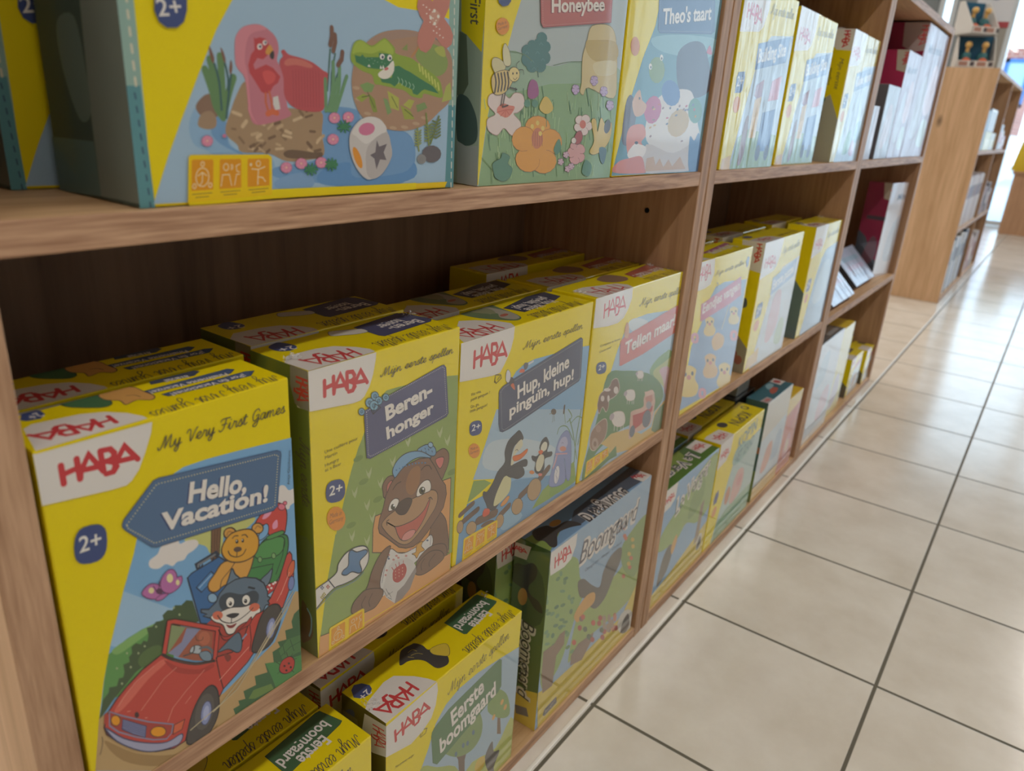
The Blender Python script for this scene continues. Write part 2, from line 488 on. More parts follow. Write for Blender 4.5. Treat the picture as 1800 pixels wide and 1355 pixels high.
for i, (a, b_) in enumerate(((-4.3, -4.2), (-2.74, -2.70), (-1.66, -1.62), (-0.60, -0.56), (0.445, 0.53))):
    structure(box_obj('trim_%d' % (i + 2), (XR - .02, a, 0), (XR + .1, b_, 2.45), M['frame'], bevel=0.004))
# outside
structure(box_obj('pavement', (XR + .1, -12, -0.12), (30, 12, -0.02), plain('paving_outside', 'b8c2cc', 0.8)))
def bricks():
    m, nt, b = newmat('red_brick'); L = nt.links.new
    tc = N(nt, 'ShaderNodeTexCoord'); mp = N(nt, 'ShaderNodeMapping'); mp.inputs['Rotation'].default_value = (0, math.radians(90), math.radians(90))
    L(tc.outputs['Object'], mp.inputs['Vector'])
    br = N(nt, 'ShaderNodeTexBrick'); br.inputs['Scale'].default_value = 4.0
    br.inputs['Color1'].default_value = hexlin('b06a58'); br.inputs['Color2'].default_value = hexlin('9c5a4c'); br.inputs['Mortar'].default_value = hexlin('c0b0a4')
    L(mp.outputs[0], br.inputs['Vector']); L(br.outputs['Color'], b.inputs['Base Color']); b.inputs['Roughness'].default_value = 0.9
    return m
bd = thing('house', (16.0, -1.4, -0.02), 'red brick house seen outside through the shop window', 'building')
box_obj('wall', (0, 2.2, 0.85), (3, 2.52, 2.25), bricks(), bd); box_obj('glare_wall', (-.02, 2.2, 0), (3, 2.52, 0.85), plain('glare_white', 'dcdad6', 0.9), bd)  # lower wall is white to paint in the overexposed daylight
wf = bmesh.new()
for lo, hi in (((-.05, 2.10, 1.3), (0, 2.16, 2.08)), ((-.05, 2.44, 1.3), (0, 2.50, 2.08)), ((-.05, 2.10, 2.02), (0, 2.50, 2.08)), ((-.05, 2.10, 1.3), (0, 2.50, 1.36))): bm_box(wf, lo, hi)
fo = finish('window', wf, plain('blue_frame', '3f6fa8', 0.5), bd); box_obj('pane', (-.03, 2.16, 1.36), (-.01, 2.44, 2.02), plain('pale_window', 'a8c4e0', 0.2), fo)

# ceiling lamps: the aisle row and the added rear row
for i, (x, y) in enumerate(STRIPS):
    l = thing('unseen_strip_lamp', (x, y, CEIL - .055), 'long white fluorescent strip lamp on the ceiling, out of view', 'lamp', 'ceiling strip lamps')
    box_obj('housing', (-.76, -.07, 0), (.76, .07, .055), M['white'], l, 0.004)
    box_obj('diffuser', (-.73, -.05, -.004), (.73, .05, 0.0), M['tube'], l)

# ------------------------------------------------------------------ bookcases
def board(name, lo, hi, parent, mats, axis_front=True, origin=(0, 0, 0)):
    """board with its narrow front in edge banding; mats = (faces, front edge, optional left face)"""
    bm = bmesh.new(); bm_box(bm, lo, hi, 0, 0.0009, 2)
    bmesh.ops.recalc_face_normals(bm, faces=bm.faces)
    for f in bm.faces:
        c = f.calc_center_median()
        if abs(c.y - lo[1]) < 0.0012: f.material_index = 1
        elif len(mats) > 2 and f.normal.x < -0.9: f.material_index = 2
    return finish(name, bm, list(mats), parent)
def bookcase(xi, xo, lt, rt, top, sh, loc_y, label, cols=None, inner=None, depth=0.2775, leftface='face_z'):
    """xi, xo: inner x limits; lt, rt: side thickness"""
    b = thing('bookcase', (xi - lt, loc_y, 0), label, 'bookcase', None)
    x0 = 0.0; x1 = lt + (xo - xi) + rt
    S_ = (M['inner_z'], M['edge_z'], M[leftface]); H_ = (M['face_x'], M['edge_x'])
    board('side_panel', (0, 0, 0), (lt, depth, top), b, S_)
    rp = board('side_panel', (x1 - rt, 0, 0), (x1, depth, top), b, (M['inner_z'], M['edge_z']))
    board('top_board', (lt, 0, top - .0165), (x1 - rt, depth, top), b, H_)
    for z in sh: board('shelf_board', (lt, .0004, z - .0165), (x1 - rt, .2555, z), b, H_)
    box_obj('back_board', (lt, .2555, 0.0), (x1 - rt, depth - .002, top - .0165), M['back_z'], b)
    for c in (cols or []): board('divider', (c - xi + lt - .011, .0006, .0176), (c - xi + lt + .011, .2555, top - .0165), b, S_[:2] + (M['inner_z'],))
    return b, rp
ZS = (0.0176, 0.3507, 0.692)
bA, pA = bookcase(-0.1445, 0.6221, .022, .0225, 1.026, ZS, 0.0, 'nearest light oak bookcase, its pale outer side panel showing in the lower left')
bB, pB = bookcase(0.6699, 1.4307, .0215, .0218, 1.026, ZS, 0.0, 'middle oak bookcase between the two doubled uprights')
bC, pC = bookcase(1.4748, 2.2283, .0214, .0218, 1.026, ZS, 0.0, 'third oak bookcase, last of the joined row before the floor gap')
bD, pD = bookcase(3.785, 5.25, .022, .022, 1.0387, (0.0176, 0.3450, 0.697), 0.0104, 'separate oak bookcase beyond the floor gap with its broad knotty side towards us', cols=[4.575])
def disc(name, r, t, mat, parent, loc, axis):
    bm = bmesh.new(); bmesh.ops.create_cone(bm, cap_ends=True, segments=20, radius1=r, radius2=r, depth=t)
    o = finish(name, bm, mat, parent); o.location = loc
    o.rotation_euler = {'x': (0, math.radians(90), 0), 'y': (math.radians(90), 0, 0), 'z': (0, 0, 0)}[axis]
    return o
disc('peg_hole', .0032, .0016, M['black'], pA, (0.6221 + .1665 - .0004, 0.0654, 0.638), 'x')

# ------------------------------------------------------------------ game boxes
ART = {
'hello': {'F': '''p|i|7db4e2|||1537,1891 -147,16 -287,31 -213,19 -147,2 -100,-34 -103,-88 -90,-160 -45,-137 -82,-198 -111,-305 -61,-199 -55,-230 -53,-289 -54,-307 -43,-329 1633,-1668 140,3815
p|i|a3c9e8|||323,1342 -111,-305 432,-379 628,-120 212,356 -448,101 -461,87
s|i|cdd07a|||702,1495 179,-11 300,-46 -67,-54 -141,31 -26,-77 -11,-50 -76,37 -32,70
s|i|ece6e2|||486,1414 0,45 50,20 27,37 58,4 46,-12 9,-27 48,0 54,-22 10,-38 -35,-23 -37,-8 -27,-26 -42,7 -31,-13 -38,32 -47,-7
s|i|ece6e2|||1378,1572 44,1 35,-50 52,-9 15,-85 -60,-23 -20,-22 -92,58
p|i|5f9c4d|||196,988 109,40 91,11 115,-7 79,0 -38,-372 -434,23 35,156
s|i|86b866|||216,1002 89,22 90,11 107,-6 -73,-37 -94,-22 -89,-14
p|i|3f572e|||93,600 36,111 36,29 7,31 41,-19 17,43 24,-8 11,29 0,55 36,-5 0,35 20,14 2,44 27,10 27,-26 17,16 21,-21 12,38 -5,57 33,-11 25,20 46,-17 -4,38 33,17 30,-17 19,25 39,-22 34,17 39,-26 27,-171 -201,65 -55,-134 -160,-43 -138,-97 -89,-82
p|i|a9b88a|||299,930 0,-3 -2,-2 -3,0 -2,2 -2,3 -1,3 0,4 0,3 2,1 3,0 2,-1 2,-3 1,-4
p|i|a9b88a|||233,865 -1,-3 -2,-1 -2,0 -2,1 -2,3 -1,4 -1,4 1,2 2,2 3,0 2,-2 2,-2 1,-4
p|i|a9b88a|||403,913 -1,-3 -2,-1 -3,0 -2,1 -2,3 -1,4 -1,3 1,3 2,2 3,0 2,-2 2,-2 2,-4
p|i|a9b88a|||423,822 -1,-3 -2,-2 -2,0 -3,2 -2,3 -1,3 0,4 1,3 2,2 2,0 3,-2 2,-3 1,-4
p|i|a9b88a|||362,889 -1,-3 -2,-1 -2,0 -3,1 -2,3 -1,4 0,3 1,3 1,2 3,0 2,-2 2,-3 2,-3
p|i|a9b88a|||309,823 -1,-3 -2,-1 -2,0 -3,2 -2,2 -1,4 0,4 1,3 2,1 2,0 3,-1 2,-3 1,-4
p|i|a9b88a|||248,746 -1,-3 -2,-2 -2,1 -3,1 -2,3 -1,4 0,4 1,3 2,1 2,0 2,-2 2,-3 2,-3
p|i|a9b88a|||631,1004 -1,-3 -2,-2 -3,0 -3,2 -2,3 -2,4 0,3 1,3 2,2 3,0 3,-1 2,-3 1,-4
p|i|a9b88a|||601,1072 -1,-3 -2,-2 -3,0 -2,2 -3,3 -1,3 0,4 1,3 2,2 2,0 3,-2 2,-3 2,-3
p|i|a9b88a|||483,1005 -1,-3 -2,-2 -3,0 -2,2 -3,3 -1,3 0,4 1,3 2,2 2,0 3,-2 2,-3 1,-3
s|i|567238|||369,875 63,15 53,-24 2,-49 -99,-47 -40,55
p|i|c4a26c|||28,264 65,336 68,23 432,-393 274,9 412,154 190,319 65,-35 -32,-702 -595,-464
s|i|a8854f|||101,435 160,-228 224,-195 173,-34 143,40 -151,-131 -252,103 -214,221
p|i|3a673c|||874,-22 60,10 -14,72 49,-4 -7,44 54,-22 -10,73 100,-16 -5,80 102,-36 -16,88 72,-37 -5,92 64,3 -18,55 74,-24 -6,81 65,-18 -8,60 24,51 57,22 -13,-570 -609,-6
p|i|4c8d4a|||1192,264 140,-77 169,-47 -8,-158 -227,6 -26,109
p|i|6c8d43|||1040,60 44,46 143,-45 18,-58 -157,22
p|i|4e7d45|||1306,299 79,50 124,-32 -7,-144 -169,31
l|i|2c5230|5|1313,239 90,32 103,-9
l|i|2c5230|5|1357,233 -17,100
l|i|2c5230|5|1434,217 -28,119
s|i|c23a2c|6|2a1512|1303,156 30,42 66,-9 36,-64 -21,-67 -56,4 -47,43
p|i|3a1512|||1356,132 -2,-3 -2,-2 -4,1 -5,3 -3,4 -3,5 -1,5 2,4 2,1 4,0 5,-3 3,-5 3,-5
p|i|3a1512|||1394,129 -1,-3 -3,-2 -4,1 -4,2 -4,5 -2,5 -1,5 1,4 3,1 4,0 4,-3 4,-5 3,-5
p|i|3a1512|||1370,83 -2,-4 -2,-1 -4,0 -5,3 -3,5 -3,5 -1,5 2,4 2,1 4,0 5,-3 3,-5 3,-5
p|i|3a1512|||1409,85 -1,-4 -3,-1 -4,0 -4,3 -4,5 -3,5 -1,5 2,4 3,2 4,-1 4,-3 4,-5 2,-5
l|i|2a1512|4|1310,174 -30,43
l|i|2a1512|4|1312,116 -28,-4
l|i|2a1512|4|1419,147 33,-10
l|i|2a1512|4|1403,66 21,-37
l|i|2a1512|4|1377,203 -9,45
l|i|2a1512|4|1404,185 18,17
p|i|7b5534|||881,1487 64,-6 -31,-210 -55,0
l|i|4d3320|5|902,1468 -12,-103 -1,-81
l|i|4d3320|5|921,1466 -13,-82 -2,-95
l|i|33261a|6|881,1484 -21,-200
l|i|33261a|6|945,1478 -28,-194
s|i|d7453a|8|3a1418|1169,1366 62,71 83,35 59,-9 43,-48 16,-58 -13,-97 -30,-53 -103,48 -11,70 -42,33
s|i|ef9fbd|||1240,1405 43,45 36,-9 -17,-35 -38,-15
s|i|ef9fbd|||1316,1328 35,17 1,-55 -35,-2
p|i|e77d92|6|8a2a40|1422,1412 -4,-10 -8,-5 -12,0 -12,5 -11,10 -8,12 -2,12 4,10 8,5 12,0 12,-5 11,-10 8,-12
p|i|e77d92|5|8a2a40|1436,1435 -2,-6 -4,-3 -6,0 -7,3 -6,5 -4,7 -1,6 2,6 4,3 6,0 7,-3 6,-5 4,-6
s|i|7db4e2|6|3a1418|1240,1345 29,6 15,-30 -13,-52 -52,-18 -24,25 28,37
p|i|2f6aa6|9|1b2b42|698,1232 29,18 188,24 42,-52 25,-112 -76,-175 -44,-47 18,-99 -129,78
l|i|1b2b42|30|772,1268 -4,25 124,17 11,-19
l|i|7a7f86|14|773,1274 2,14 113,14
l|i|1b2b42|12|790,1258 11,15
l|i|1b2b42|12|868,1267 8,16
p|i|4a88c2|7|1b2b42|747,1137 105,62 35,-57 -110,-56
l|i|9cc3e4|8|765,1124 88,50
p|i|8fb6d6|6|1b2b42|877,988 -4,-13 -10,-7 -14,0 -14,8 -12,14 -7,17 -2,16 4,13 10,7 13,-1 14,-7 12,-14 8,-17
s|i|3f8a46|9|1d3a22|1074,1040 31,35 57,94 47,50 61,25 119,-30 41,-48 -15,-121 -99,-171 -110,74
s|i|52994f|7|1d3a22|1166,1168 58,58 90,-2 78,-33 6,-70 -47,-45 -91,15 -72,33
s|i|52994f|7|1d3a22|1271,1255 112,-8 10,-31 -117,11
l|i|1d3a22|6|1127,1078 175,-52 -19,-58
l|i|1d3a22|6|1403,1178 -23,-124 -61,-120
p|i|7fae6d|5|1d3a22|1218,1102 -2,-9 -5,-5 -7,-1 -7,3 -6,8 -4,9 -1,10 3,9 4,5 7,1 7,-3 6,-8 4,-9
p|i|7fae6d|5|1d3a22|1325,1078 -2,-9 -5,-5 -7,-1 -7,3 -6,8 -4,10 -1,10 2,8 5,6 7,1 7,-4 6,-7 4,-10
s|i|dfa340|9|4a331c|944,1222 133,-46 78,-3 -20,-84 -55,-74 -69,22 -81,15 -56,-16 -43,31 -5,55 47,45
c|i|4a331c|6|1022,1182 -44,-41 -58,-41 -19,-61
p|i|dfa340|9|4a331c|1045,1381 -6,-16 -13,-9 -18,1 -19,9 -16,16 -11,19 -3,20 6,16 13,8 18,0 19,-8 16,-16 11,-20
p|i|dfa340|9|4a331c|1242,1329 -5,-15 -13,-8 -17,1 -19,8 -16,15 -11,19 -3,19 6,14 12,8 17,0 19,-8 16,-15 11,-19
c|i|b97f2c|10|978,1399 15,20 32,-22
c|i|b97f2c|10|1182,1353 19,13 24,-25
s|i|e2a945|9|4a331c|958,1360 54,37 95,-13 60,-38 35,-73 -9,-75 -39,-39 -78,-1 -80,37 -47,55 -15,60
p|i|5a4133|||1075,1254 -2,-7 -8,-5 -12,1 -13,4 -12,8 -8,10 -3,9 2,8 8,4 11,0 13,-4 12,-8 9,-10
p|i|2b1f18|||1055,1317 -1,-6 -4,-3 -4,-1 -5,2 -4,5 -2,6 -1,7 2,6 3,4 4,1 5,-2 4,-5 3,-7
p|i|2b1f18|||1095,1305 -1,-5 -3,-4 -4,-1 -4,2 -4,4 -2,7 0,6 1,6 3,4 4,1 4,-2 4,-5 2,-6
p|i|f0e6d6|||1046,1327 -1,-2 -1,-1 -1,-1 -2,1 -1,2 -1,2 0,2 1,2 1,1 1,0 1,0 2,-2 1,-2
p|i|f0e6d6|||1087,1314 -1,-2 -1,-1 -1,0 -1,1 -2,1 -1,2 0,2 1,2 1,2 1,0 2,-1 1,-1 1,-3
c|i|4a331c|7|979,1284 14,-38 42,-33 45,-3 24,27
l|i|4a331c|6|1040,1251 -5,-36
c|i|4a331c|7|1016,1360 17,9 23,-10
c|i|4a331c|7|1083,1350 24,-6 16,-27
p|i|d0483a|8|4a1d1a|1239,747 33,35 67,95 72,162 25,18 18,-32 1,-54 14,-38 -9,-97 -67,-129 -36,-67 -93,14
p|i|7f8fc6|6|3a3a66|1463,780 -7,-21 -11,-14 -12,-3 -11,7 -8,17 -3,23 3,25 7,21 10,13 13,4 11,-8 7,-17 3,-23
s|i|e0683c|6|4a1d1a|1412,916 35,52 28,-7 -13,-87 -45,-15
p|i|c62e32|6|4a1d1a|1236,894 99,-19 -38,-56 -54,-9 -25,25
p|i|f2e4e0|||1272,871 -2,-3 -2,-2 -4,0 -5,3 -3,3 -3,5 -1,4 2,4 2,1 4,0 5,-2 3,-4 3,-5
p|i|f2e4e0|||1302,866 -1,-3 -3,-2 -4,0 -4,3 -4,4 -3,4 0,5 1,3 3,2 4,-1 4,-2 4,-4 2,-5
p|i|f2e4e0|||1285,841 -1,-4 -3,-1 -4,0 -4,2 -4,4 -3,5 0,4 1,4 3,1 4,0 4,-3 4,-3 2,-5
p|i|f2e4e0|||1255,846 -1,-4 -3,-1 -4,0 -5,2 -3,4 -3,5 0,4 1,3 3,2 4,0 4,-3 4,-3 2,-5
p|i|f2e4e0|||1318,869 -1,-3 -3,-2 -4,1 -5,2 -4,4 -2,4 -1,5 1,3 3,2 4,-1 5,-2 3,-4 3,-4
l|i|ef9f90|7|1348,756 79,137
l|i|ef9f90|5|1314,719 51,66
p|i|b53c2e|||719,814 109,41 270,-120 101,24 -19,-282 -154,-50 -197,129
s|i|6a8093|9|1f2a36|945,1036 22,53 28,57 20,-53 31,-53 -37,-24
s|i|6a8093|9|1f2a36|1199,952 54,24 39,17 -16,-67 -29,-38 -29,8
p|i|60768b|9|1f2a36|763,967 50,-29 55,26 24,44 58,40 62,7 69,-19 83,-51 55,-67 25,-82 -2,-37 21,-27 -23,-10 13,-31 -30,5 -17,-25 -40,-23 -109,18 -149,81 -76,68 -61,57 26,-1 -36,35
s|i|35424f|||884,955 27,35 54,-8 86,-62 86,-17 37,-51 -11,-55 -49,-10 -63,40 -84,7 -65,49
s|i|efe7de|7|3a2a26|821,878 62,-2 82,-11 91,-45 85,-26 40,-76 -57,-34 -87,11 -39,-7 -31,-27 -45,23 -25,85 -54,57
p|i|dd7152|||905,846 -3,-14 -9,-8 -14,-1 -16,7 -15,12 -11,16 -4,16 2,13 9,8 14,1 16,-6 15,-12 11,-16
p|i|dd7152|||1175,762 0,-14 -8,-11 -15,-3 -18,3 -18,10 -14,15 -7,16 0,14 8,10 15,4 18,-3 17,-10 15,-15
s|i|2e2b30|||926,824 44,-6 50,-32 -20,-13 -33,7
l|i|3a2a26|6|963,784 -5,-31
c|i|3a2a26|7|868,860 27,-60 60,-51 66,-9 69,15 35,16
s|i|8c2f2c|||921,758 33,-26 42,-7 -25,-20 -32,14
p|i|f4efe6|5|1f2a36|991,884 -8,-13 -12,-6 -13,3 -13,10 -9,16 -4,18 2,18 8,13 12,6 13,-3 12,-10 10,-15 4,-19
p|i|f4efe6|5|1f2a36|1107,837 -8,-13 -12,-5 -14,2 -13,11 -9,16 -4,18 1,18 8,13 12,5 14,-2 13,-11 10,-16 4,-18
p|i|241c1c|||975,890 -2,-6 -4,-4 -5,0 -5,3 -5,6 -2,7 -1,8 2,6 3,4 6,0 5,-3 4,-5 3,-8
p|i|241c1c|||1085,847 -1,-6 -4,-4 -6,0 -5,3 -5,6 -3,7 -1,8 2,7 4,4 5,0 6,-3 5,-6 3,-8
p|i|ffffff|||963,903 -1,-1 -1,-1 -1,0 -2,0 -1,2 -1,2 0,2 1,2 1,1 1,0 1,-1 2,-2 1,-2
p|i|ffffff|||1073,860 -1,-1 -1,-1 -1,0 -2,1 -1,1 -1,2 0,2 0,2 1,1 2,0 1,-1 1,-1 1,-3
l|i|1f2a36|14|1103,947 42,-34
p|i|cb4233|9|451a18|112,525 15,59 26,36 42,43 65,47 105,58 120,32 72,-90 157,-133 115,-21 118,-36 79,33 57,114 62,41 90,-11 -51,-169 -68,-106 -64,-54 -192,-93 -31,-41 -144,31 -68,-63 -49,-141 -78,0 -110,64 -95,87 -112,155 -54,100
s|i|e06a58|||180,600 83,79 113,53 106,32 28,-37 -116,-45 -117,-78 -71,-33
s|i|b43528|||497,755 86,-115 127,-101 89,-14 6,-34 -98,15 -143,108
p|i|a95a3f|||517,798 43,177 266,-219 -34,-208 -116,84 -86,80
p|i|8d9d6c|||517,798 44,174 90,-74 -119,-110
p|i|8e93b6|||524,784 93,26 41,79 84,-60 -69,-45 -86,-65
p|i|c06a4a|||803,723 -6,-20 -12,-11 -16,-1 -17,11 -14,19 -9,24 -1,25 5,19 12,12 16,0 17,-10 14,-19 9,-24
c|i|6b4032|5|709,801 5,-37 33,-21 10,18
s|i|b9c3cb|5|3a3a3a|661,705 16,29 34,-7 27,-32 -12,-42 -37,24
c|i|4a4a4e|10|619,703 62,-11 13,41
c|i|6a6f76|16|729,691 47,-20 31,-50 -11,-23
s|i|7f96a8|5|2b3440|721,656 52,-13 27,-48 -8,-40 -50,33
l|i|451a18|36|503,796 53,197 29,-10 275,-224 -40,-217
l|i|cf4636|24|503,796 53,197 29,-10 275,-224 -40,-217
c|i|33211c|19|494,794 63,-79 133,-119 123,-58
c|i|5f4038|7|557,710 132,-117 110,-58
s|i|b83428|6|451a18|864,755 30,-74 64,-24 87,18 61,35 -14,-53 -68,0 -78,-23 -54,23
s|i|5d7489|7|1f2a36|849,583 39,26 107,40 28,-74 -11,-76 -34,-1 -56,64
l|i|9aa0c0|16|1033,579 25,16
s|i|8a3428|||887,539 40,-26 7,-36 -29,-7
l|i|451a18|7|830,553 13,-150 16,-121
l|i|451a18|6|1092,647 1,-116 -16,-84
l|i|ef9f90|6|840,364 230,119
l|i|eb9a8a|4|203,611 35,40 82,63 113,36
l|i|eb9a8a|4|325,492 69,56 88,73 85,29
l|i|eb9a8a|4|472,292 42,79 100,69 129,72
l|i|eb9a8a|4|596,346 42,31
l|i|eb9a8a|4|247,541 18,-9
l|i|eb9a8a|4|341,422 14,-9
p|i|b03a2e|9|8f8aa6|151,612 71,-86 137,-148 144,-130 -17,-59 -35,-19 -77,54 -99,101 -93,112 -42,80
p|i|8388b4|6|3d3f66|216,507 125,-150 -15,-75 -63,73 -60,87
l|i|555a86|4|213,495 125,-151
l|i|555a86|4|212,483 124,-153
l|i|555a86|4|210,471 125,-154
l|i|555a86|4|209,459 124,-156
l|i|555a86|4|207,446 125,-157
p|i|f0a435|6|6a3a20|202,508 -4,-14 -9,-7 -11,0 -11,9 -10,15 -5,18 -1,18 5,13 8,8 11,-1 12,-9 9,-14 6,-19
p|i|f0a435|6|6a3a20|454,232 -5,-15 -13,-6 -19,5 -21,13 -19,21 -13,22 -4,21 5,15 14,6 18,-4 21,-13 19,-20 13,-23
p|i|dd6439|5|451a18|508,238 72,-8 -26,-63 -61,6
p|i|b8402f|||124,614 18,1 -13,-70 -17,4
s|i|a9aac8|7|3d3f66|117,517 87,-145 116,-128 128,-98 97,-9 5,-40 -42,-25 -128,56 -102,90 -111,159
p|i|451a18|||309,470 -2,-9 -4,-4 -6,-1 -6,5 -4,8 -3,10 0,10 2,8 5,5 5,0 6,-4 4,-8 3,-10
s|i|4b4440|9|221d1c|575,40 48,178 78,119 74,28 44,-81 -8,-165 -67,-111 -94,-18
p|i|5d5651|||771,131 -25,-47 -31,-26 -31,2 -25,27 -14,48 0,58 14,57 24,46 31,26 30,0 26,-26 14,-47 1,-59
p|i|8f9ac8|6|4a507c|758,141 -14,-33 -17,-21 -17,-3 -15,15 -9,29 -1,38 7,39 13,33 17,20 17,3 15,-14 9,-29 1,-38
p|i|b4bce0|||743,155 -8,-21 -10,-13 -10,-3 -9,8 -4,18 0,22 4,25 8,20 10,14 10,3 8,-8 5,-17 0,-23
s|i|4b4440|9|221d1c|1092,437 33,117 58,121 74,40 71,-40 9,-112 -77,-146 -96,-26
p|i|8f9ac8|6|4a507c|1284,503 -12,-31 -16,-19 -17,-4 -15,12 -9,26 -3,33 6,36 12,30 16,19 17,4 15,-11 9,-25 3,-34
p|i|b4bce0|||1268,515 -7,-19 -9,-12 -9,-4 -8,7 -5,14 0,21 3,21 7,19 9,13 10,3 8,-6 4,-14 1,-21
l|i|cdbf9a|8|609,119 233,52 227,153 379,400
l|i|cdbf9a|8|775,146 186,59 236,218 202,200
l|i|cdbf9a|8|823,164 277,172 369,376
c|i|5a4a30|3|66,358 23,67 2,46
s|i|c06fb0|6|7d3a70|420,1273 23,29 35,7 42,-29 21,-44 -18,-37 -35,0 -42,30
s|i|c06fb0|6|7d3a70|533,1240 4,64 42,40 35,-8 17,-36 3,-28 27,-7 -1,-40 -31,-31 -54,-4
s|i|c06fb0|6|7d3a70|493,1196 37,13 39,-19 -37,-16 -29,6
p|i|efe3a8|||490,1257 -3,-8 -5,-4 -7,0 -7,4 -6,7 -4,9 0,10 2,7 6,5 6,0 8,-4 6,-7 3,-9
p|i|efe3a8|||609,1279 -3,-12 -7,-8 -8,-2 -8,5 -7,10 -5,13 0,14 3,12 7,8 8,1 8,-4 7,-10 4,-13
p|i|efe3a8|||645,1230 -2,-8 -4,-5 -5,-1 -5,3 -4,6 -3,8 0,9 2,8 4,4 5,2 5,-3 4,-6 3,-8
s|i|5a2a50|||499,1249 19,9 20,-27 -8,-19 -22,12
c|i|5a2a50|5|518,1258 5,21 5,20
c|i|5a2a50|5|502,1244 -6,23 -7,20
p|t|4d6f97|6|33507a|366,1753 12,25 183,165 33,4 781,-102 29,-17 3,-24 -49,-359 -32,-18 -792,102 -26,16 -126,161 -16,28
d|t|e6dc9a|8|18|388,1741 190,175 786,-95 21,-19 -47,-342 -20,-6 -792,105 -134,158 -4,24
t|t|2f4273|116|0.036;0.0;Hello,|738,1726 385,-78
t|t|2f4273|105|0.036;0.0;Vacation!|559,1614 712,-98
t|t|efe9e2|117|0.036;0.0;Hello,|749,1728 386,-79
t|t|efe9e2|105|0.036;0.0;Vacation!|570,1615 715,-98
k|r|4a4334|41|6;My Very First Games|621,2111 829,-22
p|l|e9e4df|||15,2301 578,-11 -13,-60 -43,-99 -45,-89 -45,-50 -33,-18 -76,4 -336,45 -40,17 13,271
h|l|cf1f2b|104|31|112,2100 380,2
p|a|27407f|||275,1694 -9,-48 -13,-26 -17,-16 -23,-7 -36,4 -35,13 -19,16 -12,23 -4,29 3,48 10,45 12,26 16,16 22,8 36,-3 35,-11 19,-16 13,-22 5,-30
t|a|f2efe8|86|0.012;0.0;2+|132,1687 112,-9
t|i|4a5a6a|19|0.0;0.0;Antje Gleichmann|1462,1568 21,243''', 'T': '''p|o|e9e4df|||84,298 -78,-342 563,-8 4,94 -35,97 -71,96 -105,60 -126,21 -101,15
h|o|cf1f2b|111|26|447,169 -376,36
k|o|4a4334|87|6;My Very First Games|1434,97 -819,-27
p|o|27407f|||164,510 54,18 25,-51 -2,-60 -43,-47 -62,18 -17,32
t|o|e9e4df|70|0.01;0.0;2+|220,469 -63,-13
s|o|2f6a38|6|1d2a1a|355,509 48,51 103,0 60,-59 -10,-160 -57,-42 -74,58 -57,73
s|o|d9a04a|6|5a3a1c|557,493 68,55 74,0 56,-73 5,-95 5,-110 -44,-43 -53,53 -77,-24 6,78 -48,64
c|o|5a3a1c|5|656,377 36,-18 12,-47
p|o|2d3c55|5|1f2c44|869,514 282,-6 19,-48 -66,-45 -257,34
t|o|e9e4df|47|0.02;0.0;Ab in den Urlaub!|1080,454 -146,16
p|o|33507a|5|1f2c44|763,377 557,11 24,-40 -61,-48 -511,15
t|o|e9e4df|47|0.02;0.0;Finalmente Vacanze!|1266,328 -490,29
p|o|33507a|5|1f2c44|805,265 566,4 47,-25 -70,-64 -531,31
t|o|e9e4df|47|0.02;0.0;¡Por fin Vacaciones!|1331,237 -489,9'''},
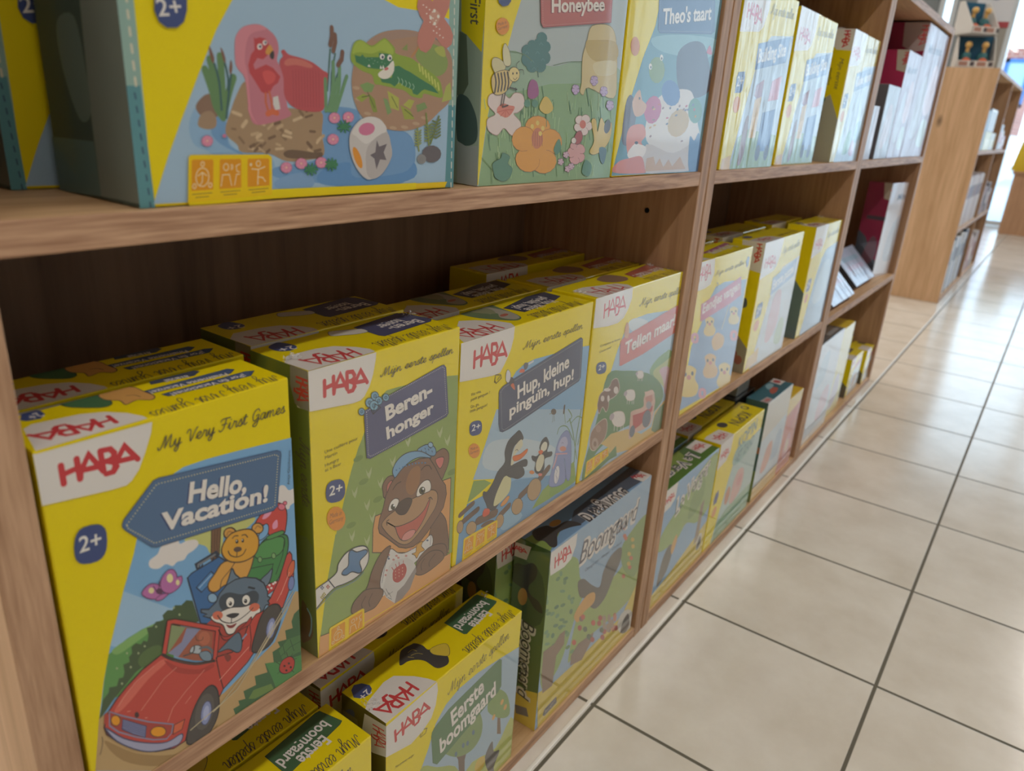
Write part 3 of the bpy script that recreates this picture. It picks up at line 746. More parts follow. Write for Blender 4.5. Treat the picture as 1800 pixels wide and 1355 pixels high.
'beren': {'F': '''p|i|8fa852|||1536,1900 -144,28 -535,52 -139,7 -58,-29 -96,-107 -94,-167 -11,-69 -10,-838 1182,-569
p|i|8fa852|||496,1721 -66,-106 -71,-161 -54,-153 -55,-176 -55,-162 -36,-104 1431,-703 -66,1232
p|i|8fa852|||198,995 -46,-193 -37,-149 -44,-216 -41,-244 -7,-89 1542,-698 -49,976
p|i|f0da06|||-3,1088 201,-93 -83,-342 -85,-465 -38,-292 -77,52
p|i|b6c38a|||502,1415 24,-46 12,11 24,35 -4,-51 -21,-44 -22,39
p|i|b6c38a|||361,1308 22,-46 12,10 24,35 -5,-50 -20,-44 -22,38
p|i|b6c38a|||482,1154 23,-48 12,10 25,35 -4,-52 -21,-45 -23,41
p|i|b6c38a|||619,1288 25,-48 13,11 25,36 -4,-52 -21,-46 -24,41
p|i|b6c38a|||328,954 23,-49 11,10 25,35 -5,-52 -21,-44 -21,41
p|i|b6c38a|||914,1540 27,-48 13,11 27,38 -3,-53 -23,-47 -25,40
p|i|b6c38a|||1387,1391 33,-52 14,12 29,40 -2,-57 -24,-50 -31,43
p|i|b6c38a|||1288,1496 32,-50 14,11 28,39 -2,-55 -24,-49 -29,42
p|i|b6c38a|||750,1422 27,-48 12,11 26,36 -4,-52 -21,-46 -25,40
p|i|b6c38a|||535,1023 25,-49 12,10 25,36 -4,-53 -22,-46 -23,42
p|i|b6c38a|||478,845 25,-51 12,10 25,36 -4,-54 -22,-45 -23,43
p|i|7c9744|||397,1007 1,-11 -9,-10 -16,-6 -20,-1 -21,4 -17,9 -10,11 -1,11 9,9 15,6 20,1 21,-4 17,-8
p|i|7c9744|||474,1535 1,-11 -8,-9 -16,-7 -20,-2 -20,2 -17,7 -10,9 -1,11 8,9 16,7 19,2 21,-2 17,-6
p|i|7c9744|||1570,1016 2,-13 -10,-11 -21,-7 -28,-1 -28,5 -23,9 -14,13 -2,13 10,11 20,7 27,1 28,-5 24,-9
p|i|7c9744|||673,1113 1,-12 -9,-9 -17,-7 -22,-1 -22,4 -18,8 -11,11 -1,11 9,10 16,7 22,1 22,-4 19,-8
p|i|7c9744|||525,1325 2,-11 -9,-10 -16,-7 -21,-1 -21,3 -17,7 -10,10 -1,11 8,10 16,6 20,2 21,-3 18,-7
p|i|e0a05a|8|4a3a2a|565,659 6,207 24,108 163,-15 636,17 99,-13 8,-763
s|i|7d5a42|8|3d2a1e|1337,692 72,-67 53,-122 20,-294 -269,132 58,293
s|i|86614a|8|3d2a1e|680,1141 -5,72 52,49 68,-18 20,-87 -77,-79 -48,20
s|i|c9766a|6|3d2a1e|718,1149 10,51 48,16 -9,-71 -39,-15
s|i|86614a|8|3d2a1e|1216,1255 75,22 89,6 66,-60 10,-88 -42,-86 -67,-51
s|i|d97a74|6|3d2a1e|1283,1206 55,9 52,-23 -14,-61 -39,-19
p|i|86614a|8|3d2a1e|709,1106 48,75 58,55 68,45 101,10 103,2 118,-34 81,-120 72,-128 67,-95 16,-93 -35,-116 -67,-59 -67,-50 -66,-49 -87,-47 -87,-11 -86,24 -84,50 -82,89 -80,87 -58,60 -14,55 14,73 38,79
s|i|a06e44|||935,1142 60,89 94,-11 3,-139 -71,-86 -74,46
s|i|b98f66|7|3d2a1e|719,911 99,22 121,22 146,-3 141,-3 80,-45 20,-77 -26,-76 -65,-58 -76,-61 -97,-60 -95,-24 -95,46 -112,120 -70,97 -24,60
s|i|c6604f|8|3d2a1e|724,861 85,-75 102,-30 136,-6 107,38 75,84 -30,-103 -63,-92 -85,-65 -96,-24 -73,39 -42,74 -31,81
s|i|e0938a|5|3d2a1e|892,622 31,41 73,4 59,-31 -36,-44 -74,-1
c|i|3d2a1e|8|744,876 -25,-5 5,-35
c|i|3d2a1e|8|1207,877 27,1 24,-31
s|i|4a342a|6|2a1d16|817,949 50,36 81,3 58,-37 -15,-51 -51,-49 -61,11 -46,40
s|i|efe9df|7|3d2a1e|739,959 19,64 49,19 45,-27 -5,-38 -39,-32
p|i|4a4630|5|241c14|809,965 -2,-10 -6,-6 -8,-1 -10,5 -9,8 -6,11 -2,11 2,10 6,6 8,1 10,-4 9,-9 6,-11
p|i|ffffff|||808,977 -1,-3 -2,-2 -4,0 -4,1 -3,4 -3,4 -1,4 1,3 3,2 3,1 4,-2 4,-3 2,-4
s|i|efe9df|7|3d2a1e|1064,952 9,71 63,41 65,-9 34,-55 -9,-55 -65,1
p|i|5a5a38|6|241c14|1161,964 -8,-10 -13,-4 -15,3 -16,9 -11,14 -6,15 1,14 8,10 13,4 16,-3 15,-9 11,-13 6,-16
p|i|241c14|||1145,973 -2,-6 -5,-4 -6,-1 -8,4 -7,6 -5,7 -2,8 1,7 5,4 7,0 8,-3 7,-6 5,-8
p|i|ffffff|||1151,992 -1,-4 -3,-2 -5,-1 -4,2 -5,4 -3,5 -1,4 1,4 3,3 4,0 5,-2 4,-4 3,-4
c|i|3d2a1e|8|786,1130 39,31 50,5
c|i|3d2a1e|8|1111,1180 42,21 54,-16 29,-44
s|i|6f9fc6|8|26343f|1064,1369 51,25 75,-9 77,-51 19,-63 -49,-8
p|i|8fb6d2|7|26343f|1248,1361 -3,-10 -8,-6 -12,-1 -14,4 -12,10 -9,12 -3,12 2,10 8,6 12,1 14,-5 12,-9 9,-12
s|i|7aa9cf|8|26343f|795,1244 -15,52 33,57 69,37 89,3 114,-32 97,-62 45,-48 -141,54 -103,2 -100,-34 -68,-45
p|i|4d7fae|||833,1284 -1,-3 -3,-1 -3,0 -4,1 -4,3 -2,3 -1,4 1,2 2,2 4,0 4,-2 3,-2 3,-4
p|i|4d7fae|||868,1285 -1,-2 -2,-2 -4,0 -4,1 -3,3 -3,4 -1,3 1,3 3,1 3,0 4,-1 4,-3 2,-3
p|i|4d7fae|||904,1285 -1,-3 -2,-1 -4,-1 -4,2 -4,3 -2,3 -1,3 1,3 2,2 4,0 4,-2 3,-2 3,-4
p|i|4d7fae|||940,1282 -1,-2 -2,-2 -4,0 -4,2 -4,2 -2,4 -1,3 1,3 2,1 4,0 4,-1 4,-3 2,-3
p|i|4d7fae|||977,1278 -1,-3 -3,-1 -3,0 -4,1 -4,3 -3,3 -1,4 1,3 3,1 3,0 4,-1 4,-3 3,-3
p|i|4d7fae|||1014,1272 -1,-3 -3,-2 -3,0 -5,2 -3,3 -3,3 -1,4 1,2 2,2 4,0 4,-2 4,-2 3,-4
p|i|4d7fae|||1051,1264 -1,-3 -2,-2 -4,0 -4,2 -4,2 -3,4 -1,3 1,3 3,2 3,0 5,-2 3,-2 3,-4
p|i|4d7fae|||1089,1253 -1,-3 -3,-1 -3,0 -5,1 -3,3 -3,4 -1,3 1,3 2,2 4,0 4,-2 4,-3 3,-3
p|i|4d7fae|||1127,1241 -1,-3 -2,-2 -4,0 -4,2 -4,3 -3,3 -1,4 1,3 2,1 4,0 5,-1 3,-3 3,-4
p|i|4d7fae|||1166,1226 -1,-2 -2,-2 -4,0 -5,2 -4,2 -2,4 -1,3 0,3 3,2 4,0 4,-2 4,-3 3,-3
l|i|26343f|6|1106,1366 6,-15
l|i|26343f|6|1148,1367 7,-15
l|i|26343f|6|1191,1344 7,-15
l|i|26343f|6|1235,1313 7,-16
l|i|26343f|6|1159,1335 7,-15
l|i|26343f|6|1212,1353 7,-15
s|i|dfdcd8|6|3d2a1e|764,596 90,-81 103,-41 177,0 121,30 16,-115 -134,-52 -119,-37 -114,-163 -114,-14 -112,62 -32,149 54,157
l|i|44506a|5|743,579 -43,-116 -33,-141
l|i|44506a|5|1255,504 -9,-103
s|i|d9a23e|6|5a4018|1016,426 47,-4 11,62 71,4 -11,-43 38,-57 -60,1 -35,-36 -25,41
p|i|c98a84|||813,471 -2,-4 -4,-2 -5,1 -7,4 -6,4 -4,6 -1,5 1,4 4,1 6,-1 6,-3 6,-5 4,-5
p|i|c98a84|||736,407 -2,-3 -4,-2 -5,1 -7,3 -5,5 -4,6 -2,5 2,4 4,1 5,-1 7,-3 5,-5 4,-5
p|i|c98a84|||725,366 -1,-3 -4,-2 -6,1 -6,4 -6,5 -4,5 -1,5 1,4 4,2 6,-1 6,-4 6,-5 4,-5
p|i|c98a84|||846,491 -1,-4 -4,-1 -6,1 -7,3 -6,5 -4,6 -1,5 1,3 4,2 6,-1 7,-3 5,-5 5,-6
p|i|c98a84|||1018,472 -1,-3 -4,-2 -6,1 -7,3 -6,5 -5,6 -1,5 1,4 4,2 6,-1 7,-3 6,-5 5,-6
p|i|c98a84|||961,434 -2,-3 -4,-2 -6,1 -6,3 -7,5 -4,6 -1,5 1,4 4,2 6,-1 7,-4 6,-5 4,-5
p|i|c98a84|||757,545 -1,-4 -4,-2 -6,1 -6,3 -6,5 -4,6 -1,5 1,3 4,2 6,-1 6,-3 6,-5 4,-5
p|i|c98a84|||869,461 -1,-4 -5,-1 -5,1 -7,3 -6,5 -4,6 -2,5 2,4 4,1 6,-1 6,-3 6,-5 4,-6
p|i|5a6a8a|||745,532 -1,-3 -4,-2 -5,1 -6,3 -5,5 -4,5 -1,4 1,3 4,2 5,-1 6,-3 5,-4 4,-5
p|i|5a6a8a|||756,508 -1,-3 -4,-2 -5,1 -6,3 -5,5 -4,5 -1,4 1,4 4,1 5,-1 6,-3 5,-4 4,-5
p|i|5a6a8a|||1222,461 -2,-3 -4,-2 -6,1 -6,3 -6,5 -5,5 -1,5 1,4 4,1 6,-1 7,-3 6,-4 4,-6
p|i|5a6a8a|||723,506 -1,-3 -4,-1 -5,0 -6,3 -5,5 -3,5 -2,4 2,4 3,1 5,-1 6,-3 5,-4 4,-5
s|i|7d5a42|8|3d2a1e|764,623 -86,-3 -74,-63 -53,-81 -53,-118 -92,-31 -51,-35 -16,-63 44,-45 134,-49 85,-2 66,58 10,32 -32,74 11,105 53,102
c|i|3d2a1e|7|560,278 -37,-53 10,-57
c|i|3d2a1e|7|487,291 -42,-50 10,-52
c|i|3d2a1e|7|415,286 -11,-77
s|i|7d5a42|8|3d2a1e|1067,275 46,74 146,36 181,-67 33,-138 -78,-11 -128,-16 -125,4 -73,39
c|i|3d2a1e|7|1175,299 -42,-38 8,-63
c|i|3d2a1e|7|1313,280 -74,-43 2,-51
p|i|e0a05a|||26,187 83,-20 213,-20 356,38 379,8 469,-8 -3,-216 -375,-26 -357,23 -328,11 -369,8 -95,-29 -7,-60
l|i|4a3a2a|6|30,187 84,-21
l|i|f3d020|8|1522,-10 -388,22 -343,13 -322,15
s|i|7d5a42|8|3d2a1e|339,220 16,72 51,35 92,22 159,-77 21,-68 -76,-71 -85,2 -114,28
c|i|3d2a1e|7|560,278 -37,-53 10,-57
c|i|3d2a1e|7|487,291 -42,-50 10,-52
s|i|7d5a42|8|3d2a1e|1069,196 10,73 59,48 123,18 129,-63 43,-92 -115,-33 -151,-3
c|i|3d2a1e|7|1175,299 -42,-38 8,-63
c|i|3d2a1e|7|1313,280 -74,-43 2,-51
p|i|d5d0cc|||678,260 65,181 55,28 160,-52 71,-65 38,-77 -140,-111 -80,-24 -34,-99 -101,116
p|i|9a8f8c|||1067,275 7,-52 -75,-138 -93,-47 -93,1 31,102 83,23
s|i|b8403a|||788,324 11,51 67,12 58,-10 30,-73 -28,-62 -69,-16 -57,44
p|i|e2b8a8|||827,351 0,-3 -2,-1 -2,-1 -3,2 -2,2 -1,3 -1,4 1,2 1,2 2,0 3,-2 2,-2 2,-3
p|i|e2b8a8|||868,347 0,-3 -2,-1 -2,-1 -3,2 -2,2 -2,3 0,4 0,2 2,2 2,0 3,-2 2,-2 1,-3
p|i|e2b8a8|||909,343 0,-3 -2,-2 -2,0 -3,2 -2,2 -2,3 0,3 0,3 2,2 2,0 3,-2 2,-2 2,-3
p|i|e2b8a8|||828,318 -1,-2 -1,-2 -3,0 -2,1 -2,3 -2,3 -1,3 1,3 1,1 3,0 2,-1 2,-2 2,-3
p|i|e2b8a8|||868,314 0,-2 -2,-2 -2,0 -2,1 -3,3 -1,3 -1,3 1,3 1,1 2,0 3,-1 2,-3 2,-3
p|i|e2b8a8|||910,310 -1,-3 -1,-1 -3,0 -2,1 -3,2 -1,4 -1,3 1,2 1,2 3,0 2,-1 3,-3 1,-3
p|i|e2b8a8|||828,286 -1,-3 -1,-1 -2,0 -3,1 -2,3 -2,3 0,3 0,2 2,2 2,0 2,-1 3,-3 1,-3
p|i|e2b8a8|||869,281 -1,-2 -1,-2 -2,0 -3,2 -2,2 -2,3 -1,4 1,2 2,2 2,0 2,-2 3,-2 1,-3
p|i|e2b8a8|||910,277 0,-3 -2,-1 -2,0 -3,1 -2,3 -2,3 0,3 0,3 2,1 2,0 3,-1 2,-3 2,-3
l|i|b8403a|7|799,375 -22,39
l|i|b8403a|7|833,386 -12,38
l|i|b8403a|7|866,387 -6,36
l|i|b8403a|7|912,383 0,29
l|i|55555c|4|689,235 34,-75 22,26 28,-64
l|i|55555c|4|711,242 34,-75 45,4
l|i|55555c|4|734,144 45,-44
s|i|e3dfd9|10|232f3a|-22,608 146,32 75,28 20,66 77,55 97,4 89,-34 40,-63 -6,-94 -57,-60 -90,-24 -98,8 -95,16 -93,-34 -79,-50 -41,-11
l|i|232f3a|9|115,649 61,-107
c|i|7d96a5|8|3,445 79,37 94,39 104,-17 108,-5 81,29
s|i|4f7fae|10|26343f|320,769 29,20 53,-43 89,-22 15,-38 -66,-29 -10,-30 19,-71 -30,-11 -69,49 -58,0 -43,31 15,26 49,19
p|i|5a6a8a|||77,597 -1,-3 -2,-2 -3,1 -3,1 -3,3 -2,4 -1,4 1,2 2,2 3,0 3,-2 3,-3 2,-4
p|i|5a6a8a|||65,591 0,-3 -2,-1 -3,0 -4,1 -2,3 -2,4 -1,4 1,3 2,1 3,0 3,-2 3,-3 2,-3
p|i|5a6a8a|||55,608 -1,-2 -2,-2 -3,0 -3,2 -3,3 -1,3 -1,4 1,3 2,1 3,0 3,-1 3,-3 2,-4
p|i|5a6a8a|||66,614 -1,-3 -2,-1 -3,0 -3,2 -3,3 -1,3 -1,4 1,3 2,1 3,0 3,-1 3,-3 2,-4
p|i|b85a4a|||131,576 -1,-3 -2,-2 -3,1 -3,1 -3,3 -2,4 -1,4 1,3 2,1 3,0 3,-2 3,-3 2,-3
p|i|b85a4a|||120,570 -1,-3 -2,-1 -3,0 -3,1 -3,3 -2,4 -1,4 1,3 2,1 3,0 3,-2 3,-3 2,-3
p|i|b85a4a|||109,588 -1,-3 -2,-2 -3,0 -3,2 -3,3 -2,4 0,3 1,3 2,2 3,0 3,-2 3,-3 2,-4
p|i|b85a4a|||120,594 -1,-3 -2,-2 -3,0 -3,2 -3,3 -2,4 0,3 1,3 2,2 3,0 3,-2 3,-3 2,-4
p|i|a89a3a|||93,528 -1,-3 -2,-1 -3,0 -4,2 -2,3 -2,3 -1,4 1,3 2,2 3,-1 3,-1 3,-3 2,-4
p|i|a89a3a|||81,522 -1,-3 -2,-1 -3,0 -3,2 -3,3 -1,4 -1,3 1,3 2,2 3,0 3,-2 3,-3 2,-4
p|i|a89a3a|||71,540 -1,-3 -2,-1 -3,0 -3,2 -3,3 -2,3 0,4 0,3 3,1 2,0 4,-1 2,-3 2,-4
p|i|a89a3a|||82,546 -1,-3 -2,-1 -3,0 -3,1 -3,3 -2,4 0,4 1,3 2,1 3,0 3,-2 3,-3 1,-3
p|i|a89a3a|||74,513 -1,-3 -2,-2 -3,1 -3,1 -3,3 -2,4 -1,4 1,3 2,1 3,0 3,-2 3,-3 2,-3
p|i|a89a3a|||63,507 -1,-3 -2,-1 -3,0 -3,2 -3,3 -2,3 -1,4 1,3 2,1 3,0 3,-1 3,-3 2,-4
p|i|a89a3a|||52,525 -1,-3 -2,-2 -3,1 -3,1 -3,3 -1,4 -1,4 1,3 2,1 3,0 3,-2 3,-3 2,-3
p|i|a89a3a|||63,531 -1,-3 -2,-2 -3,0 -3,2 -2,3 -2,4 -1,4 1,2 2,2 3,0 3,-2 3,-3 2,-4
p|n|f2cf10|||101,-24 369,-13 1,215 -15,17 -331,14 -11,-11
p|n|e59c22|||125,32 140,-5 5,144 -4,9 -129,6 -4,-10
l|n|f6dfae|5|239,93 -3,20 -11,17 -16,10 -19,0 -17,-8 -12,-16 -5,-20 3,-20 11,-17 16,-9 19,-1 17,8 12,16 5,20
l|n|f6dfae|5|170,103 28,15 27,-17
l|n|f6dfae|5|198,113 -2,-42 -20,-18
l|n|f6dfae|5|211,159 -3,9 -7,3 -8,-3 -4,-8 3,-8 8,-4 8,3 3,8
l|n|f6dfae|5|157,54 -3,9 -8,3 -8,-3 -3,-8 3,-8 7,-4 8,3 4,8
l|n|f6dfae|5|257,50 -3,9 -8,4 -8,-4 -3,-8 2,-8 8,-4 8,3 4,8
l|n|8a6a10|4|131,15 126,-4
l|n|8a6a10|4|151,-2 84,-3
p|n|e59c22|||305,25 146,-5 1,143 -4,9 -135,6 -4,-9
l|n|f6dfae|5|368,134 -5,14 -12,5 -12,-4 -5,-13 4,-14 12,-5 13,4 5,13
l|n|f6dfae|5|317,39 10,58 44,-2 15,-59
l|n|f6dfae|5|440,145 -23,-8 5,-28 18,-5
l|n|f6dfae|5|407,36 12,57 21,-1
l|n|f6dfae|4|382,120 6,14 -6,14
l|n|f6dfae|4|391,120 6,13 -6,14
l|n|8a6a10|4|312,9 132,-5
l|n|8a6a10|4|333,-8 88,-4
p|a|27407f|||297,1332 -4,-38 -11,-22 -16,-12 -24,-5 -39,6 -38,12 -22,15 -15,19 -9,25 -2,39 5,37 10,21 16,12 22,5 38,-4 39,-11 22,-14 16,-19 9,-26
t|a|f2efe8|71|0.012;0.0;2+|146,1334 120,-13
p|i|e8973a|||295,1086 -10,-39 -25,-24 -37,-4 -39,18 -34,36 -23,45 -7,46 10,38 25,24 35,4 38,-16 35,-35 24,-45
t|i|8a4a20|36|0.0;0.0;Made in|149,1153 107,-18
t|i|8a4a20|36|0.0;0.0;Germany|141,1102 130,-15
t|i|6a5a20|23|0.0;0.0;Une cuillère pour|118,1679 306,6
t|i|6a5a20|23|0.0;0.0;Martin|120,1635 110,2
t|i|6a5a20|23|0.0;0.0;Hungry|118,1576 127,7
t|i|6a5a20|23|0.0;0.0;as a Bear|116,1539 148,2
p|t|4a4f7c|5|2f3357|486,1882 6,9 168,22 83,30 575,93 34,-2 25,-28 49,-414 -23,-23 -592,-55 -268,-25 -33,19 -4,56
d|t|e3e0da|7|17|510,1878 237,62 589,82 20,-18 49,-406 -21,-10 -583,-64 -248,-19 -27,17 -16,356
t|t|2b3060|108|0.04;0.0;Beren-|702,1746 512,71
t|t|2b3060|93|0.04;0.0;honger|710,1589 529,68
t|t|efe9e2|108|0.04;0.0;Beren-|709,1747 513,71
t|t|efe9e2|93|0.04;0.0;honger|717,1590 530,68
p|t|7ab0cc|6|22364a|631,1966 -4,-14 -10,-9 -15,-2 -17,5 -15,11 -10,14 -4,16 4,14 10,9 15,2 17,-4 15,-11 10,-15
p|t|5a92b4|4|22364a|609,1972 -1,-5 -5,-4 -6,-1 -7,2 -7,5 -4,6 -1,6 1,6 4,3 7,1 7,-1 6,-5 5,-6
p|t|7ab0cc|6|22364a|582,1928 -4,-15 -11,-10 -17,-3 -18,6 -16,12 -11,16 -4,17 4,15 12,10 16,2 18,-5 16,-11 11,-17
p|t|5a92b4|4|22364a|559,1935 -2,-7 -5,-4 -7,-1 -7,3 -7,5 -5,6 -1,7 1,7 5,3 7,1 8,-2 6,-5 5,-6
p|t|7ab0cc|6|22364a|668,1918 -4,-13 -10,-9 -15,-2 -16,5 -15,11 -9,14 -4,15 4,13 10,9 14,2 16,-4 15,-11 10,-14
p|t|5a92b4|4|22364a|646,1924 -1,-5 -4,-3 -7,-1 -6,2 -6,4 -5,6 -1,6 1,6 5,3 6,1 6,-2 7,-4 4,-6
p|t|7ab0cc|6|22364a|627,1892 -5,-16 -12,-10 -17,-2 -19,5 -17,13 -12,17 -4,18 4,16 12,10 17,3 19,-5 18,-13 12,-17
p|t|5a92b4|4|22364a|602,1900 -2,-7 -5,-4 -7,-1 -9,2 -7,6 -5,7 -1,7 1,7 5,4 8,1 8,-2 7,-6 5,-7
p|t|7ab0cc|6|22364a|492,1883 -3,-11 -8,-7 -12,-2 -13,4 -12,9 -8,12 -2,13 3,11 8,7 12,2 13,-4 11,-9 9,-12
p|t|5a92b4|4|22364a|475,1889 -1,-5 -4,-3 -5,-1 -5,2 -5,4 -3,5 -2,5 2,4 3,3 5,1 6,-2 5,-3 3,-5
p|t|7ab0cc|6|22364a|737,1925 -3,-12 -10,-8 -13,-2 -15,5 -13,9 -9,13 -4,14 3,12 10,8 13,2 15,-4 13,-10 10,-13
p|t|5a92b4|4|22364a|717,1931 -1,-5 -4,-3 -5,-1 -7,2 -5,4 -4,5 -2,6 2,5 4,3 5,1 6,-2 6,-4 4,-5
l|t|22231a|7|574,1840 76,31 -57,46 -19,-77 -19,36
k|r|4a4334|34|6;Mijn eerste spellen|665,2109 788,4
p|l|e9e4df|||5,2314 601,-4 -4,-51 -27,-109 -37,-85 -47,-60 -36,-22 -72,-2 -382,49 -31,9 4,282
h|l|cf1f2b|110|31|131,2105 387,-2''', 'T': '''p|o|e9e4df|||-1,234 12,-245 589,3 14,76 -39,96 -103,125 -140,39 -239,8
h|o|cf1f2b|159|24|499,175 -392,38
k|o|4a4334|114|6;Mijn eerste spellen|1480,138 -768,23
s|o|27407f|||120,568 110,50 44,-71 2,-93 -78,-46 -78,44
t|o|e9e4df|79|0.01;0.0;2+|266,494 -126,15
p|o|2b3566|5|1b2140|893,542 549,78 60,-52 33,-261 -61,-45 -561,-43 -21,39
t|o|e9e4df|102|0.02;0.0;Beren-|1434,395 -355,-18
t|o|e9e4df|101|0.02;0.0;honger|1317,497 -274,-31
s|o|d9d4c8|5|3a4a55|649,556 53,19 151,-66 61,-41 -17,-81 -108,10 -79,38 -88,47''', 'S': '''p|s|e9e4df|||488,2292 144,13 -14,-272 -117,-7 -26,59
p|s|8f8a84|||444,2323 191,-4 -9,-287 -93,-3 -57,17 -42,126
h|s|cf1f2b|117|17|505,2245 0,-163
p|s|5d7036|||444,1013 97,17 65,-53 11,-1042 -193,-26 -22,407
s|s|5a4030|||453,429 45,5 30,-55 42,-48 -2,-152 -78,-95 -57,-4
c|s|7aa9cf|16|518,401 41,-58 -5,-109 -26,-76
k|s|4a4334|57|8;Mijn eerste|508,1789 2,-499'''},
'hup': {'F': '''p|i|86b4da|||2173,1678 -180,24 -575,47 -300,21 -181,-13 -118,-39 -49,-46 -141,-164 -64,-150 176,-1957 2088,-1129
p|i|a9c6dc|||548,1419 -148,-316 -150,-291 1914,-683 6,811
s|i|c3d4de|||453,1097 312,-45 411,-150 469,-253 -64,-185 -576,160 -587,244
p|i|8aa84a|||260,796 168,-54 105,-71 -184,-45 -169,-28
p|i|6fa0c8|||180,591 352,-14 402,-31 664,-201 22,-150 492,-61 19,-113 -842,-31 -613,1 -562,9 -66,-17 31,339
s|i|8fb8d4|||691,252 195,-5 223,-178 -200,-50 -163,47
p|i|8aa84a|||2077,340 84,-270 -544,-19 -337,14 178,152 153,38
s|i|7fa548|||1660,236 196,-48 253,-38 17,-96 -488,18
c|i|6f8f5a|18|2079,324 -11,279 39,272 10,81
c|i|6f8f5a|15|2125,352 -137,363 -106,201
c|i|6f8f5a|12|2003,625 -154,205 -148,47 -46,-67
c|i|6f8f5a|16|2119,529 57,239
c|i|6f8f5a|12|1917,850 138,41 123,-66
c|i|6f8f5a|14|1839,888 88,41 -89,109
l|i|5a4a3a|30|1752,1023 1,80
l|i|6f8f5a|8|1766,1019 38,-134
s|i|8a98c8|6|5a6a9a|1588,221 39,240 40,194 74,113 115,18 90,-114 54,-247 21,-271 -77,15 -93,281 37,-85 12,-223
s|i|b8b8d8|||1693,632 55,92 96,-11 51,-94 -61,-63 -84,8
p|i|d8907a|||1876,562 -5,-12 -18,-4 -27,3 -31,11 -29,16 -21,18 -9,17 4,11 18,5 27,-3 31,-11 29,-16 21,-18
c|i|4a4a6a|4|1757,666 23,3 27,-20
l|i|d8a0a8|16|1668,572 235,-76
c|i|d8a0a8|22|1694,548 -23,-75 -38,-57
c|i|e6e2e6|8|1672,542 -18,-63 -28,-46
p|i|e4e2e6|5|5a6a9a|1780,279 -10,-46 -19,-31 -24,-11 -24,12 -20,31 -12,45 -1,50 9,45 19,31 23,11 25,-11 20,-31 12,-45
c|i|5a6a9a|5|1695,394 31,-55 -18,-36 32,-55 -18,-36
l|i|3f2f26|55|85,516 182,45
l|i|6b4f3c|49|85,516 182,45
l|i|3f2f26|62|123,426 220,40
l|i|6b4f3c|56|123,426 220,40
l|i|3f2f26|89|353,336 276,-31
l|i|6b4f3c|83|353,336 276,-31
l|i|3f2f26|74|711,243 141,45
l|i|6b4f3c|68|711,243 141,45
l|i|3f2f26|81|1040,318 161,43
l|i|6b4f3c|75|1040,318 161,43
l|i|3f2f26|85|1370,377 167,75
l|i|6b4f3c|79|1370,377 167,75
p|i|b8966a|6|4a3a2a|137,366 -9,-26 -15,-15 -20,-2 -20,11 -16,22 -9,29 0,30 8,25 16,15 19,2 20,-11 16,-21 9,-29
p|i|b8966a|6|4a3a2a|332,250 -22,-19 -31,-6 -35,10 -32,23 -22,31 -9,34 7,29 20,20 31,6 35,-9 32,-23 23,-31 9,-35
p|i|b8966a|6|4a3a2a|775,136 -18,-26 -27,-12 -32,3 -30,19 -22,30 -9,36 4,33 17,26 27,12 31,-3 30,-18 22,-30 10,-36
p|i|b8966a|6|4a3a2a|1097,161 -22,-30 -37,-13 -45,8 -43,26 -33,39 -16,44 3,41 22,29 36,13 44,-6 43,-25 34,-39 17,-45
p|i|b8966a|6|4a3a2a|1422,225 -31,-43 -49,-21 -59,7 -56,32 -41,51 -21,59 6,56 29,42 48,21 57,-6 56,-30 44,-50 21,-60
s|i|6b4f3c|||413,244 52,29 113,-24 80,-63 -34,-37
s|i|34363c|6|1f2024|944,1080 -66,-10 -110,-44 -47,-95 11,-116 -106,-61 -66,-88 -85,-66 -55,22 -5,-48 52,-97 43,-82 97,-48 71,41 109,59 70,77 -8,81 125,-61 101,1 4,51 -36,53 73,-14 8,50 -49,38 -122,11 -79,3 -40,15 8,112 49,83 116,11 6,37
s|i|dcd6b8|||862,856 30,78 94,38 32,-68 -40,-37 -76,-25 -19,-95 -48,-1 12,65
s|i|d8d4a0|||748,657 101,-52 4,-132 -63,-53 -112,-32 -85,10 19,95 66,102
s|i|e2793c|4|8a3a1c|864,830 120,-17 119,17 -5,-44 -107,-33 -101,17
c|i|1f2024|6|898,882 29,2 16,-24
s|i|dd5a3a|4|8a3a1c|421,382 32,44 76,-39 -5,-50 -82,4
s|i|e39a4a|4|8a5a1c|718,372 92,40 42,-24 -54,-50 -77,-1
s|i|34363c|4|1f2024|849,605 143,-42 87,33 -80,82 -161,34 -94,-15
s|i|34363c|5|1f2024|1437,848 -73,-15 -35,-62 19,-59 -60,-33 -89,39 17,-53 59,-48 -7,-78 47,-65 90,-28 50,37 -4,111 124,-10 4,47 -94,32 23,74 -19,53
s|i|e0dcc8|||1370,784 52,16 49,-37 -8,-65 -70,-2 -38,40
s|i|dcd6b8|||1342,673 80,-28 12,-86 -56,-75 -68,26 -22,89
s|i|dd7040|||1314,723 54,2 37,-33 -41,-20
p|i|e0883c|||1272,498 -6,-6 -15,0 -20,5 -22,11 -19,13 -12,13 -3,11 6,7 15,0 20,-5 21,-11 19,-13 13,-14
p|i|dd8070|||1426,418 -3,-7 -10,-2 -16,2 -19,8 -17,10 -12,10 -5,10 3,7 10,2 16,-3 19,-7 17,-10 12,-11
p|i|5a4a3a|||1595,1083 -3,-14 -12,-8 -20,-1 -22,7 -22,13 -15,17 -8,17 3,14 12,8 20,1 22,-7 22,-13 16,-16
l|i|9a8a5a|6|1468,1095 55,-3
l|i|7a7a6a|5|1539,1061 5,-68 -16,-8
l|i|7a7a6a|5|1562,1054 15,-71
s|i|6a6a70|||937,1757 26,15 45,-23 -9,-41 -42,-7
s|i|dd6a4a|||869,1698 31,26 57,-23 -11,-23
l|i|e4e6e8|20|1022,1745 70,9
